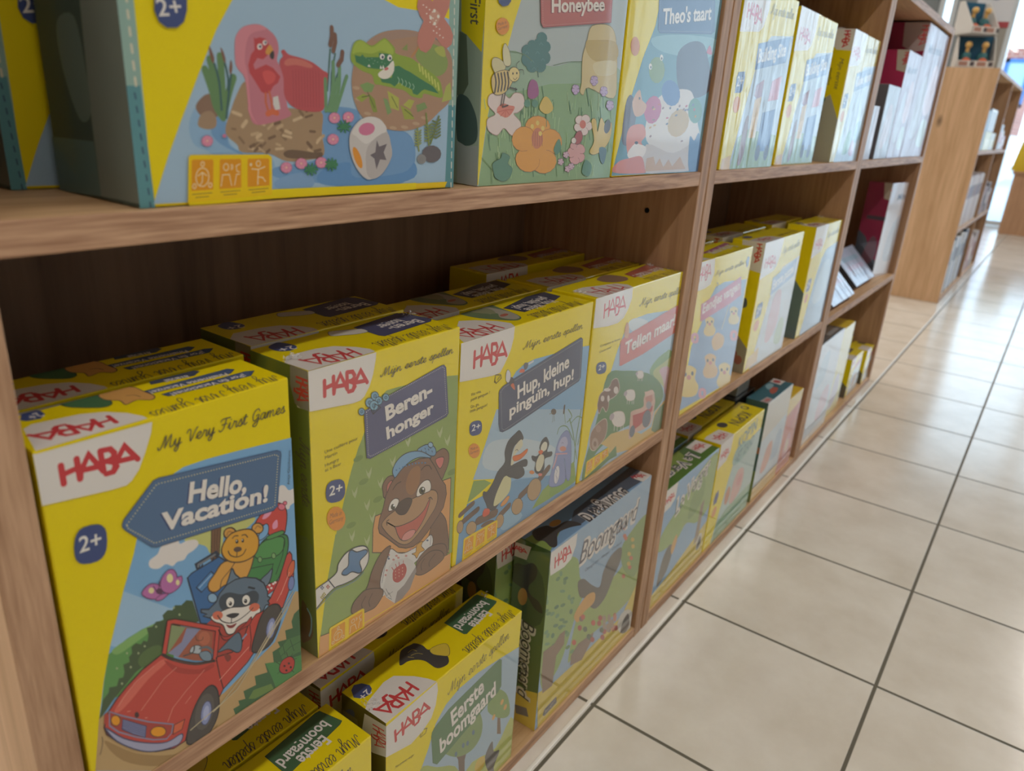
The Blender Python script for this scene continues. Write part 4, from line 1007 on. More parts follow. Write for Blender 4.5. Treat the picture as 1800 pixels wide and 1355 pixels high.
p|a|27407f|||343,1310 -1,-31 -9,-17 -15,-10 -23,-4 -39,5 -39,9 -23,12 -17,16 -10,20 -5,32 1,30 8,17 15,10 22,4 38,-4 39,-9 24,-12 17,-15 11,-20
t|a|f2efe8|57|0.012;0.0;2+|193,1312 120,-11
p|i|e8973a|||332,1077 -6,-31 -22,-18 -33,-2 -38,13 -35,27 -25,34 -10,36 6,29 21,18 33,3 37,-13 35,-26 26,-34
t|i|8a4a20|27|0.0;0.0;Made in|190,1127 102,-13
t|i|8a4a20|27|0.0;0.0;Germany|187,1089 123,-12
p|n|f2cf10|||140,-6 534,18 -3,188 -22,15 -483,22 -15,-11
p|n|e59c22|||163,53 133,2 4,144 -5,9 -120,5 -5,-10
l|n|f6dfae|5|271,120 -3,21 -10,16 -16,10 -18,0 -16,-9 -11,-16 -5,-21 3,-21 11,-17 15,-9 18,0 16,10 12,16 4,20
l|n|f6dfae|5|206,128 26,16 26,-16
l|n|f6dfae|5|232,140 -1,-43 -20,-19
l|n|f6dfae|5|244,187 -2,8 -8,4 -7,-4 -3,-8 2,-8 8,-4 7,3 3,9
l|n|f6dfae|5|193,78 -3,8 -7,4 -7,-4 -4,-8 3,-9 7,-3 8,3 3,9
l|n|f6dfae|5|289,78 -3,9 -8,3 -7,-3 -4,-9 3,-8 8,-3 7,3 4,8
l|n|8a6a10|4|169,36 120,3
l|n|8a6a10|4|188,20 80,2
p|n|e59c22|||334,56 138,2 1,135 -5,9 -125,4 -5,-9
l|n|f6dfae|5|394,164 -5,13 -11,6 -12,-5 -5,-13 5,-13 11,-5 12,5 5,12
l|n|f6dfae|5|345,70 10,57 42,-1 14,-56
l|n|f6dfae|5|462,176 -22,-8 5,-27 17,-4
l|n|f6dfae|5|430,71 12,55 20,0
l|n|f6dfae|4|407,151 6,13 -6,13
l|n|f6dfae|4|415,150 6,14 -5,13
l|n|8a6a10|4|341,40 124,2
l|n|8a6a10|4|361,24 83,2
p|n|e59c22|||512,58 143,3 -2,125 -5,9 -130,5 -6,-9
l|n|f6dfae|5|596,172 -4,10 -10,5 -10,-4 -4,-10 4,-11 10,-4 10,4 4,10
l|n|f6dfae|6|540,148 42,-5 43,12
l|n|f6dfae|6|582,143 -2,-37 -2,-38
l|n|f6dfae|6|582,106 29,-5 17,-20
p|n|f6dfae|||543,169 -3,6 -5,3 -6,-2 -3,-6 3,-6 6,-3 5,2
l|n|8a6a10|4|519,43 129,3
l|n|8a6a10|4|540,29 86,2
t|i|6a5a20|26|0.0;0.0;Vas vite,|162,1655 142,-3
t|i|6a5a20|26|0.0;0.0;petit pinguin !|163,1607 267,-2
t|i|6a5a20|26|0.0;0.0;Go, go,|164,1541 119,-4
t|i|6a5a20|26|0.0;0.0;little penguin!|161,1500 241,-6
p|t|46506f|5|2f3750|568,1575 7,23 43,22 102,23 1236,168 39,-25 12,-87 24,-349 -30,-32 -1231,-163 -108,0 -42,22 -27,86
d|t|d8d6d0|6|15|596,1576 49,32 156,22 1177,155 15,-177 12,-261 -33,-11 -1284,-168 -40,26 -52,382
t|t|2a3048|130|0.03;0.0;Hup, kleine|862,1430 897,107
t|t|2a3048|108|0.03;0.0;pinguïn, hup!|749,1281 1121,92
t|t|efe9e2|130|0.03;0.0;Hup, kleine|871,1431 897,108
t|t|efe9e2|108|0.03;0.0;pinguïn, hup!|757,1282 1123,92
p|t|4a4450|||798,1623 -2,-20 -10,-14 -17,-4 -20,5 -18,14 -14,20 -6,21 2,20 10,13 17,5 19,-5 19,-14 14,-20
s|t|d8704a|||744,1603 46,5 28,-67 -29,12
s|t|e2e2e4|4|6a6a70|665,1666 -6,67 22,36 43,-35 12,-53 -29,-43
l|t|5a4a20|8|490,1695 13,70 78,-20 9,-35 -73,-30 -22,30
l|t|5a4a20|7|533,1712 30,21
k|r|4a4334|39|6;Mijn eerste spellen|926,1911 1038,-3
p|l|e9e4df|||34,2167 716,8 -7,-119 -35,-105 -73,-105 -69,-77 -113,0 -242,30 -190,25 -39,10 13,342
h|l|cf1f2b|144|31|185,1910 463,2''', 'T': '''p|o|e9e4df|||150,196 -111,-197 713,1 57,86 -39,127 -133,154 -134,80
h|o|cf1f2b|191|24|631,223 -493,1
p|o|23304f|5|141c30|1182,454 565,125 328,-5 -23,-223 -290,-83 -536,-38
t|o|e9e4df|102|0.02;0.0;Hup, kleine|1836,343 -531,-36
t|o|e9e4df|105|0.02;0.0;pinguïn, hup!|1876,472 -609,-48
s|o|5f7a50|||722,642 348,75 125,-62 -33,-184 -51,-203 -62,-125 -86,-42 -72,25 -86,113 -100,183
s|o|a9a596|||1071,632 39,-117 13,-177 -74,-175 -111,-21 -50,121 96,114 -81,49
s|o|8a8f6a|||839,582 194,-2 13,-94 -74,-99 -69,39 -50,84
p|o|b05a44|||1038,285 -22,-12 -27,-7 -28,-2 -23,5 -14,10 -1,13 10,15 21,12 28,8 28,1 23,-4 14,-11 2,-13
k|o|4a4334|124|7;Mijn eerste spellen|1976,144 -827,11'''},
'tellen': {'F': '''p|i|a9c8de|||2430,1649 -487,70 -633,70 -347,2 -188,-75 -147,-231 -131,-294 -172,-282 -140,-249 -51,-320 -92,-311 2777,-1081 -331,2691
s|i|d6dfe4|||823,1766 181,27 333,-103 -116,-62 -262,11
s|i|7fa86a|||1588,959 150,144 282,50 102,0 259,-153 86,-262 -183,-99 -227,60
s|i|b8c07a|||1690,933 275,71 416,-4 175,-532 -254,-55 -229,234
s|i|d0a8b0|||1887,930 258,-16 164,-184 35,-279 -182,75 -120,224
p|i|d8b0b8|||2361,765 -1,-31 -27,-19 -46,-2 -56,14 -55,28 -43,36 -23,37 2,30 26,18 45,3 55,-13 56,-28 44,-36
s|i|5f8a58|||451,1223 414,-52 467,-126 369,-149 309,-209 111,-198 -121,-111 -235,-51 -388,24 -451,29 -323,-50 -260,-86 -225,-222 1,194 101,264 100,264
p|i|d8b870|||2556,468 -410,-59 -233,-78 -41,-207 -293,-3 -423,207 -446,77 -231,-55 184,-107 -311,-46 1988,-428 30,601
p|i|6a8a68|||2361,397 -304,-36 -129,-84 -41,-207 436,-243 171,151
p|i|5f8a58|||343,244 320,-1 66,-113 155,59 58,-158 -194,12 -544,-77 -120,36
s|i|7c5a4a|9|d8c8b8|338,1028 187,32 65,66 126,-22 78,-158 -111,-55 -119,-9 -1,-84 -49,-50 -98,93 -64,-65 -59,100 3,82
p|i|e0d4cc|||438,938 -1,-16 -10,-10 -16,-2 -20,5 -20,13 -15,18 -8,18 1,16 9,10 17,3 20,-6 19,-13 16,-17
p|i|e0d4cc|||568,902 1,-19 -5,-13 -10,-5 -13,3 -14,12 -11,18 -7,21 -1,18 4,13 10,6 13,-4 14,-12 12,-18
p|i|e0d4cc|||568,1011 -6,-7 -22,-2 -33,5 -37,10 -34,14 -24,13 -11,12 7,7 21,2 32,-5 37,-10 34,-13 25,-14
p|i|e0d4cc|||767,953 -1,-20 -13,-13 -22,-3 -27,7 -27,17 -21,22 -10,23 1,19 13,13 22,3 27,-7 26,-16 21,-22
s|i|e6ded8|5|d2b8a8|1214,1035 10,36 70,-6 77,-26 39,-49 -5,-38 -71,1 -78,32
p|i|b8a8b0|||1246,1036 -8,-7 -13,-4 -14,2 -14,5 -10,9 -5,11 2,9 8,8 13,3 14,-1 14,-6 10,-9 5,-10
l|i|e6ded8|11|1267,983 1,-40
l|i|e6ded8|11|1309,972 2,-40
l|i|e6ded8|11|1363,958 1,-40
l|i|e6ded8|11|1395,950 2,-40
s|i|e6ded8|5|d2b8a8|968,833 15,52 99,-10 108,-40 55,-72 -8,-55 -100,3 -110,49
p|i|b8a8b0|||1013,834 -11,-10 -18,-5 -21,3 -19,8 -14,13 -6,15 3,14 11,11 18,4 20,-2 20,-8 14,-13 6,-16
l|i|e6ded8|11|1042,756 5,-58
l|i|e6ded8|11|1102,739 5,-59
l|i|e6ded8|11|1178,718 6,-60
l|i|e6ded8|11|1224,705 6,-60
s|i|e6ded8|5|d2b8a8|677,609 20,70 131,-15 145,-58 71,-101 -10,-76 -135,8 -145,71
p|i|b8a8b0|||737,609 -16,-14 -23,-5 -27,3 -26,12 -18,19 -8,20 4,19 16,14 23,6 27,-3 25,-12 19,-19 8,-20
l|i|e6ded8|11|774,501 9,-81
l|i|e6ded8|11|853,476 10,-82
l|i|e6ded8|11|954,444 11,-82
l|i|e6ded8|11|1016,425 11,-83
s|i|9a7a68|10|d8c8b8|217,396 -15,175 136,83 174,10 75,-110 -21,-146 -125,-67 -112,-27
p|i|b8a090|||415,372 -1,-34 -18,-21 -30,-5 -37,13 -36,28 -29,36 -15,39 1,33 17,21 30,5 37,-12 36,-27 29,-37
p|i|8a6a58|||369,387 -1,-15 -8,-9 -13,-2 -17,6 -16,12 -13,16 -7,18 1,14 7,10 14,2 16,-6 17,-12 13,-16
p|i|b09080|||439,558 -2,-20 -15,-12 -25,-1 -29,10 -29,18 -21,24 -11,23 2,20 15,11 24,2 29,-10 29,-18 22,-23
s|i|d8b0a0|||1212,195 -26,284 27,72 307,-33 -9,118 75,72 176,-25 101,-146 19,-101 -33,-232 -186,-38 -340,39 -34,-48
p|i|bb4444|||1253,482 287,-40 288,10 -4,-71 -105,-64 -227,-49 -182,-12
p|i|c88878|||1563,622 56,53 127,-23 49,-119 -116,-73
p|i|9a9aa4|||1780,466 -1,-25 -18,-14 -31,-2 -37,11 -37,22 -29,28 -16,29 1,24 17,14 30,3 38,-11 37,-22 30,-28
p|i|6a7080|5|4a5058|1813,254 -17,-47 -40,-28 -55,-3 -57,23 -49,43 -31,55 -7,56 17,46 39,27 53,4 57,-21 49,-43 33,-55
p|i|6a7080|5|4a5058|1369,219 -11,-31 -24,-19 -32,-2 -33,13 -29,28 -18,35 -3,37 11,30 23,19 31,3 34,-13 28,-27 19,-36
p|i|e6c0b0|||1510,728 252,-45 68,-66 -274,30
p|a|27407f|||399,1334 2,-32 -8,-17 -19,-11 -29,-3 -50,4 -52,10 -31,12 -23,16 -16,20 -11,32 -2,31 9,17 17,11 28,4 50,-4 51,-9 32,-12 24,-16 17,-20
t|a|f2efe8|59|0.012;0.0;2+|215,1333 138,-6
p|n|f2cf10|||164,15 547,98 -24,114 -23,8 -476,-6 -15,-11
p|n|e59c22|||187,69 136,20 -1,116 -5,7 -120,-4 -5,-8
l|n|f6dfae|5|296,139 -4,16 -11,13 -16,6 -17,-1 -16,-9 -12,-15 -4,-18 3,-17 11,-13 16,-6 18,2 16,10 12,15 4,17
l|n|f6dfae|5|229,138 27,17 26,-12
l|n|f6dfae|5|256,151 -1,-36 -19,-18
l|n|f6dfae|5|267,191 -3,7 -7,2 -8,-3 -3,-7 3,-7 7,-2 8,3 3,7
l|n|f6dfae|5|217,94 -3,7 -7,2 -8,-4 -3,-7 3,-7 7,-3 8,5 3,7
l|n|f6dfae|5|315,106 -3,7 -8,2 -8,-4 -3,-7 3,-7 8,-2 8,4 3,7
l|n|8a6a10|4|193,56 123,18
l|n|8a6a10|4|213,44 83,14
p|n|e59c22|||362,94 140,20 -8,97 -6,6 -123,-4 -5,-7
l|n|f6dfae|5|417,184 -5,10 -12,3 -11,-4 -5,-11 5,-9 12,-3 11,4 5,10
l|n|f6dfae|5|373,106 7,46 42,4 18,-41
l|n|f6dfae|5|484,198 -21,-8 7,-19 16,-1
l|n|f6dfae|5|459,118 9,42 19,2
l|n|f6dfae|4|431,175 5,11 -6,9
l|n|f6dfae|4|439,176 5,10 -6,10
l|n|8a6a10|4|369,82 127,20
l|n|8a6a10|4|391,73 84,14
p|n|e59c22|||542,120 144,20 -15,78 -7,4 -127,-3 -5,-7
l|n|f6dfae|5|617,205 -5,6 -11,3 -9,-4 -3,-7 5,-6 10,-3 10,4 3,7
l|n|f6dfae|6|563,185 43,0 40,11
l|n|f6dfae|6|606,185 0,-25 3,-25
l|n|f6dfae|6|609,160 29,0 20,-11
p|n|f6dfae|||564,199 -3,4 -6,2 -5,-2 -2,-5 3,-4 6,-1 5,2
l|n|8a6a10|4|550,110 131,20
l|n|8a6a10|4|573,103 88,15
t|i|7a6a2a|25|0.0;0.0;Comptine et ferme|200,1609 462,-11
t|i|7a6a2a|25|0.0;0.0;Count now!|195,1542 263,0
p|t|d0685a|||718,1270 -52,307 148,60 85,-7 1262,118 58,-22 53,-235 -40,-119 -917,-94 -554,-19
t|t|a8483e|143|0.03;0.0;Tellen maar!|803,1378 1352,105
t|t|efe9e2|143|0.03;0.0;Tellen maar!|814,1382 1355,106
s|t|d89a6a|||757,1619 -9,122 51,40 58,-102 -8,-100
k|r|4a4334|48|7;Mijn eerste spellen|1077,1922 1187,-20
p|l|e9e4df|||74,2184 745,7 13,-129 -55,-109 -96,-100 -130,-35 -230,6 -298,35 -73,19 5,326
h|l|cf1f2b|154|23|211,1939 481,33''', 'T': '''p|o|e9e4df|||100,357 -41,-366 779,14 59,100 -59,121 -262,71 -245,72
h|o|cf1f2b|294|22|754,218 -561,14
p|o|b85040|5|8a3a2e|1390,413 925,121 91,-200 -252,-72 -837,-25
t|o|e9e4df|151|0.02;0.0;Tellen maar!|2261,349 -864,-36
k|o|4a4334|183|6;Mijn eerste spellen|2297,116 -938,31
s|o|8a6a52|||849,489 303,48 104,-196 -137,-118 -225,33 -107,118'''},
'big': {'F': '''p|i|8fb3a8|||192,2761 -193,-1821 -6,-489 3,-484 70,-5 12,491 2,498 196,1852
p|i|4f9098|||-12,572 81,5 12,-616 -85,6
l|i|d8d2b8|12|44,1040 2,-33
l|i|d8d2b8|12|44,970 2,-33
l|i|d8d2b8|12|45,899 1,-33
l|i|d8d2b8|12|45,827 1,-33
l|i|d8d2b8|12|45,755 2,-35
l|i|d8d2b8|12|45,681 2,-35
l|i|d8d2b8|12|46,611 1,-35
l|i|25506a|9|36,542 3,-25
l|i|25506a|9|38,481 3,-26
l|i|25506a|9|41,418 2,-26
l|i|25506a|9|43,355 3,-26
l|i|25506a|9|45,292 3,-27
l|i|25506a|9|47,227 3,-27
l|i|25506a|9|50,161 2,-27
l|i|25506a|9|52,95 3,-28
l|i|25506a|9|55,28 2,-29
p|i|a4c4de|||609,1022 -109,-158 -115,-210 -116,-222 -97,-193 -99,-221 187,-2 2167,19 -201,3743 -681,-340
p|i|f0da06|||1663,1170 149,-32 322,7 222,-22 -130,2655 -1176,-588 48,-1932
p|i|8fb3a8|||2226,3778 57,28 199,-3807 -144,7 -21,705
p|i|4f9098|||2323,575 75,3 18,-576 -104,5
l|i|e2ded0|9|2354,1326 2,-35
l|i|e2ded0|9|2355,1263 2,-34
l|i|e2ded0|9|2356,1200 2,-35
l|i|e2ded0|9|2358,1137 2,-36
l|i|e2ded0|9|2359,1073 2,-36
l|i|e2ded0|9|2360,1008 2,-36
l|i|e2ded0|9|2361,943 2,-37
l|i|e2ded0|9|2363,877 1,-37
l|i|e2ded0|9|2364,811 2,-38
l|i|e2ded0|9|2365,744 2,-38
l|i|e2ded0|9|2366,676 2,-38
l|i|e2ded0|9|2368,607 2,-38
l|i|e2ded0|9|2369,539 2,-39
l|i|e2ded0|9|2370,469 2,-39
l|i|e2ded0|9|2372,399 2,-40
l|i|e2ded0|9|2373,328 2,-40
l|i|e2ded0|9|2374,256 2,-40
l|i|e2ded0|9|2376,184 2,-41
l|i|e2ded0|9|2377,111 2,-41
l|i|e2ded0|9|2378,37 3,-41
s|i|8fb8dc|||324,455 46,38 113,-46 63,27 -19,-142 81,-66 181,-15 32,-191 -251,18 -141,177 -99,45 -28,81
s|i|6fa0d0|||468,446 71,-49 -14,-84 75,-47 7,-13 -136,60 -46,69
s|i|6f9fd0|||1173,494 273,23 73,-103 344,-19 113,-81 3,-143 -111,-116 -353,-2 -415,32 -275,39 -5,57 345,59
s|i|5c94cc|||1121,114 81,58 185,27 52,-95 428,19 112,65 2,-102 -352,-46 -431,26
s|i|7fa8d4|||824,110 184,37 93,-47 -50,-51 -212,10
s|i|8a6a54|||351,480 14,37 54,39 50,-10 24,-61 -25,-39 -74,-8
s|i|a5886a|||356,419 25,40 52,15 30,-34 -7,-44 -46,-14 -49,12
c|i|5f8a54|40|419,674 32,-97 17,-78 37,-56
c|i|5f8a54|40|460,680 12,-83 16,-135
c|i|5f8a54|40|512,744 0,-106 -5,-176
c|i|5f8a54|40|583,646 -34,-76 -43,-119
c|i|5f8a54|40|451,724 30,-126 18,-116
c|i|2f5f60|13|476,704 20,-86 3,-136
c|i|2f5f60|13|537,712 13,-72 -5,-58
c|i|2f5f60|13|570,661 -14,-59 -32,-159
s|i|7f5440|||452,786 12,-16 13,-36 -5,-27 -13,11 -8,36
s|i|7f5440|||517,786 15,-17 11,-37 -6,-20 -12,26
s|i|7f5440|||573,731 8,-23 -5,-35 -11,-12 -5,23
s|i|a98a66|||516,397 29,64 45,91 61,79 51,-61 232,-63 230,-6 5,-129 11,-125 -122,-28 -157,-5 -120,44 -173,8 -29,40 -59,46
l|i|c4a680|17|675,359 43,9
l|i|77593c|16|1081,382 35,-2
l|i|8a6c4c|20|858,398 25,-18
l|i|c4a680|14|837,310 26,-8
l|i|77593c|22|1059,317 27,-24
l|i|d2b690|22|620,401 26,27
l|i|77593c|17|787,339 41,13
l|i|c4a680|20|848,395 34,16
l|i|c4a680|19|1133,329 49,29
l|i|c4a680|16|654,287 34,-4
l|i|8a6c4c|10|911,376 28,8
l|i|c4a680|15|785,392 35,26
l|i|8a6c4c|22|878,359 23,-21
l|i|8a6c4c|22|723,474 25,-3
l|i|d2b690|14|710,428 52,-16
l|i|77593c|18|1109,268 46,9
l|i|d2b690|15|883,357 58,-11
l|i|d2b690|17|964,440 59,20
l|i|8a6c4c|11|553,388 23,-2
l|i|d2b690|19|904,381 36,-11
l|i|d2b690|18|565,473 49,-14
l|i|d2b690|20|708,345 26,15
l|i|8a6c4c|14|685,298 39,30
l|i|77593c|18|661,294 28,13
l|i|8a6c4c|15|595,344 27,-29
l|i|77593c|13|1050,460 50,14
l|i|8a6c4c|20|1008,494 23,-23
l|i|8a6c4c|15|728,288 33,28
l|i|d2b690|15|832,282 49,3
l|i|77593c|17|767,264 20,14
l|i|d2b690|17|1129,317 28,28
l|i|c4a680|20|1064,278 48,-33
l|i|c4a680|12|1068,268 29,-4
l|i|c4a680|14|708,329 38,-1
l|i|d2b690|13|677,280 51,2
l|i|77593c|18|689,273 43,30
l|i|77593c|11|1056,491 34,14
l|i|c4a680|11|718,290 37,-27
l|i|77593c|17|831,418 36,11
l|i|c4a680|19|750,447 28,8
l|i|77593c|18|763,475 31,18
s|i|6f543a|||886,264 64,14 157,-16 58,0 -10,-30 -144,-5 -109,9
s|i|c87888|||670,903 94,18 74,-30 34,-36 8,-48 -14,-57 35,-38 3,-49 19,-147 15,-54 -223,-52 -51,64 -2,54 -11,119 -40,44 -12,38 4,84 16,47
s|i|d98896|||670,901 94,18 39,-17 -81,-24 -42,-42 -22,-95 14,-77 5,-136 6,-60 32,-56 -51,62 -2,54 -11,119 -40,44 -12,38 4,84 16,47
p|i|c23a40|||723,855 11,-6 26,10 35,-4 24,-29 9,-23 -28,-34 -27,-19 -35,4 -28,-36 9,-23 73,31 46,-15 45,-41 -18,-34 -33,-19 -23,-34 -32,-9 -25,11 -33,46 -36,46 -5,38 21,53 24,25
s|i|d95050|||769,686 42,11 40,-21 -12,-34 -43,-18 -24,30
p|i|f0ece8|||773,814 -2,-7 -5,-6 -6,-3 -8,-1 -6,2 -4,5 -1,7 2,6 5,6 6,3 7,1 7,-2 4,-5
p|i|f0ece8|||806,836 -2,-5 -5,-5 -5,-3 -7,-1 -5,2 -4,4 -1,5 2,6 4,5 6,3 6,0 6,-1 3,-4
p|i|2b2a5a|||768,813 -2,-3 -2,-3 -3,-2 -4,-1 -3,2 -2,2 -1,4 1,3 3,3 3,2 4,0 3,-1 2,-3
p|i|2b2a5a|||802,837 -1,-3 -2,-3 -3,-1 -3,-1 -3,1 -2,2 0,3 1,3 2,3 3,1 3,1 3,-1 1,-2
s|i|d89a3c|||797,800 27,28 19,-32 -22,-18 -26,2
s|i|2e2a2a|||821,782 22,18 6,-23 -9,-21 -18,6
l|i|d0653a|13|780,578 -3,-45 15,-50
l|i|d0653a|13|804,587 12,-53 3,-50
l|i|dd6a3a|30|786,471 33,13 31,-7
p|i|dcd8d4|||828,560 33,9 10,-55 2,-15 -33,-6 -14,29
s|i|c04a50|||881,743 24,34 -10,24 22,10 31,-22 82,-10 84,-18 75,-37 41,-23 -16,-106 -20,-69 -30,-29 -90,-5 -86,13 -53,26 -31,49 0,83
s|i|d07064|||914,746 33,23 83,2 78,-23 -12,-18 -101,9 -66,-9
l|i|b04048|6|971,709 -4,-194
l|i|b04048|6|991,710 -4,-195
l|i|b04048|6|1011,711 -3,-195
l|i|b04048|6|1031,713 -3,-196
l|i|b04048|6|1052,714 -3,-196
l|i|b04048|6|1072,716 -3,-198
l|i|b04048|6|1093,717 -3,-198
l|i|b04048|6|1114,719 -3,-199
l|i|b04048|6|1135,720 -2,-199
l|i|b04048|6|1156,722 -2,-200
l|i|3f6f60|10|1219,614 14,112 14,117
l|i|3f6f60|10|1245,584 9,127 31,112
l|i|3f6f60|10|1215,502 49,147 58,99
c|i|6a9a6a|24|1226,502 38,147 3,126
c|i|6a9a6a|24|1259,503 49,132 8,120
c|i|6a9a6a|24|1282,504 48,108 42,91
c|i|6a9a6a|24|1204,501 0,176
c|i|6a9a6a|24|1243,503 18,65 37,115
l|i|7a5240|30|1262,960 1,-46 -15,-47
l|i|7a5240|30|1285,924 2,-38 -16,-48
l|i|7a5240|30|1341,836 -7,-40 -29,-34
s|i|b08a6c|||1424,755 37,84 119,99 147,56 221,24 224,-29 152,-76 29,-127 -14,-171 -119,-90 -145,-88 -197,-41 -213,15 -162,58 -70,90 -22,98
s|i|a98a78|||1580,930 160,61 208,22 110,-10 -189,-36 -179,-34
p|i|c0a080|||1572,492 -5,-4 -9,-3 -13,0 -14,1 -12,3 -8,5 -2,4 4,4 10,3 13,1 14,-1 12,-4 8,-4
p|i|c0a080|||1673,434 -5,-4 -10,-3 -13,-1 -15,2 -12,3 -9,5 -2,4 5,5 10,2 13,1 15,-1 12,-4 9,-4
p|i|c0a080|||1804,409 -4,-4 -11,-3 -14,0 -15,1 -13,4 -9,4 -2,5 5,5 10,2 14,1 15,-1 13,-4 9,-5
p|i|c0a080|||1913,416 -5,-5 -10,-2 -15,-1 -16,1 -13,4 -9,5 -2,5 4,4 11,3 15,1 15,-2 14,-3 9,-5
p|i|c0a080|||2025,441 -4,-5 -12,-2 -15,-1 -16,1 -14,4 -9,5 -2,5 4,4 11,3 15,1 17,-2 14,-3 9,-5
p|i|c0a080|||1499,575 -4,-4 -9,-3 -13,-1 -14,1 -11,3 -8,4 -2,5 4,4 10,3 12,0 14,-1 12,-2 7,-5
p|i|c0a080|||1476,640 -4,-4 -9,-3 -13,-1 -13,1 -12,3 -7,4 -2,5 4,4 9,2 13,2 13,-1 12,-3 7,-4
p|i|c0a080|||2111,480 -5,-4 -11,-3 -16,-1 -16,1 -14,4 -10,5 -2,5 5,4 11,3 15,1 17,-1 14,-4 10,-5
s|i|8aa050|||1978,883 82,68 143,-4 92,-73 -11,-74 -88,-43 -89,30 -100,46
s|i|b0b850|||2160,930 87,21 25,-61 -67,4
p|i|7fa25a|||1476,661 66,20 61,-13 -25,-44 -61,-3
p|i|9aa836|||1445,585 60,27 48,-14 -61,-37
p|i|8a9a30|||1553,615 50,-32 24,-76 -37,-2 -31,59
p|i|7fa060|||1678,595 38,-7 40,-77 -39,-19
p|i|b4b84a|||1716,640 105,-39 1,-79 -79,15
p|i|a0a838|||1835,558 96,-33 43,-53 -97,-3
p|i|b4b84a|||1862,559 54,38 55,-7 -40,-56
p|i|7f9a58|||1986,563 85,22 30,-36 -100,-31
p|i|b0b850|||2248,592 40,106 45,30 21,-112
p|i|8a9a50|||1844,897 52,39 1,-43
l|i|4a5a20|5|1541,623 61,-91
l|i|4a5a20|5|1493,591 60,11
l|i|4a5a20|5|1755,607 54,-68
l|i|4a5a20|5|1876,532 84,-42
s|i|8faa2c|||1413,787 -4,55 29,58 59,18 83,-24 85,44 37,8 77,-46 13,-33 133,-14 82,-29 100,-37 104,-48 33,-53 2,-65 -177,19 -28,-29 -98,5 -69,32 -106,12 -115,11 -50,5 -24,49 -84,19
s|i|a7be3c|||1420,835 24,58 53,21 83,-29 85,45 37,8 64,-48 -12,-35 -89,18 -86,-24 -107,-1
p|i|2f7a4c|||1437,829 47,-5 18,14 17,-15 121,10 0,25 63,1 44,0 20,-45 -13,-26 -64,-22 -50,-3 -98,1 -94,25
p|i|2f7a4c|||1773,789 46,8 53,-18 54,-13 84,-30 144,-46 61,-43 -147,20 -28,-10 -42,-30 -42,7 -14,27 -68,14 -54,23 -39,-29 -39,15 -77,4 -12,25 101,7
s|i|ece6da|||1634,737 82,48 51,38 7,-59 -45,-46 -64,-8
p|i|d06a6a|||1725,776 0,-4 -4,-4 -7,-4 -8,-3 -9,-1 -7,1 -3,3 0,4 3,4 7,4 9,3 8,1 7,-1
p|i|f4f0e8|||1690,840 -2,-7 -6,-7 -8,-4 -10,0 -8,2 -6,5 -2,7 2,8 6,6 8,4 10,1 8,-3 6,-5
p|i|f4f0e8|||1756,839 -2,-8 -6,-7 -9,-5 -9,0 -9,2 -6,6 -2,8 2,8 6,7 9,5 9,0 9,-2 6,-6
p|i|1d2a5a|||1683,837 -1,-4 -3,-4 -4,-2 -5,0 -4,1 -2,3 -1,4 1,4 2,4 4,2 5,0 4,-1 3,-3
p|i|1d2a5a|||1749,836 -1,-5 -3,-3 -4,-2 -5,0 -4,1 -3,3 -1,4 1,4 3,3 4,3 5,0 4,-1 3,-3
p|i|f4f0e8|||1543,772 12,13 14,-14
p|i|f4f0e8|||1647,767 8,20 13,-19
p|i|f4f0e8|||1668,770 10,21 12,-23
c|i|a8d0b0|5|1809,727 14,-16 -11,-22
c|i|a8d0b0|5|1844,719 13,-16 -10,-21
c|i|a8d0b0|5|1879,711 13,-17 -10,-19
c|i|a8d0b0|5|1914,702 14,-16 -11,-18
c|i|a8d0b0|5|1950,694 14,-17 -11,-16
l|i|c8d060|16|2008,820 12,-39
l|i|c8d060|16|2039,803 12,-39
l|i|c8d060|16|2070,785 13,-39
l|i|c8d060|16|2102,768 13,-40
l|i|c8d060|16|2135,750 13,-40
l|i|c8d060|16|2167,732 14,-40
l|i|c8d060|16|2201,714 13,-41
p|i|9ac0a0|||1535,821 -1,-2 -1,0 -1,-1 -2,0 -1,0 -1,1 -1,1 1,1 1,1 1,1 2,0 1,-1 1,0
p|i|9ac0a0|||1559,810 -1,-1 -1,-1 -1,0 -2,0 -1,0 -1,1 -1,1 1,1 1,1 1,0 2,0 1,0 1,-1
p|i|9ac0a0|||1583,820 -1,-1 -1,-1 -1,0 -2,0 -1,0 -1,1 0,1 0,1 1,1 1,0 2,1 1,-1 1,-1
p|i|9ac0a0|||1607,810 0,-1 -1,-1 -2,-1 -1,0 -2,1 -1,0 0,1 0,2 1,0 2,1 1,0 2,0 1,-1
p|i|9ac0a0|||1632,804 -1,-1 -1,-1 -1,-1 -2,0 -1,0 -1,1 -1,1 1,1 1,1 1,1 2,0 1,0 1,-1
p|i|9ac0a0|||1595,793 -1,-2 -1,-1 -1,0 -2,0 -1,0 -1,1 -1,1 1,1 1,1 1,1 2,0 1,-1 1,0
p|i|9ac0a0|||1669,807 0,-2 -1,0 -2,-1 -2,0 -1,0 -1,1 -1,1 1,1 1,1 1,1 2,0 2,-1 1,0
p|i|9ac0a0|||1694,800 0,-1 -1,-1 -2,-1 -2,0 -1,1 -1,1 0,1 0,1 1,1 1,0 2,0 2,0 1,-1
l|i|c08850|16|1938,862 40,38 40,47
l|i|c98070|150|2053,1174 221,-157
l|i|c98070|150|2234,1240 -175,-271
s|i|d09a86|||2103,1129 41,39 65,-26 -40,-66 -51,20
p|i|eee0d4|||2046,1181 -1,-2 -2,-1 -2,-2 -3,0 -3,1 -2,1 -1,1 1,2 2,2 2,1 3,1 3,-1 2,-1
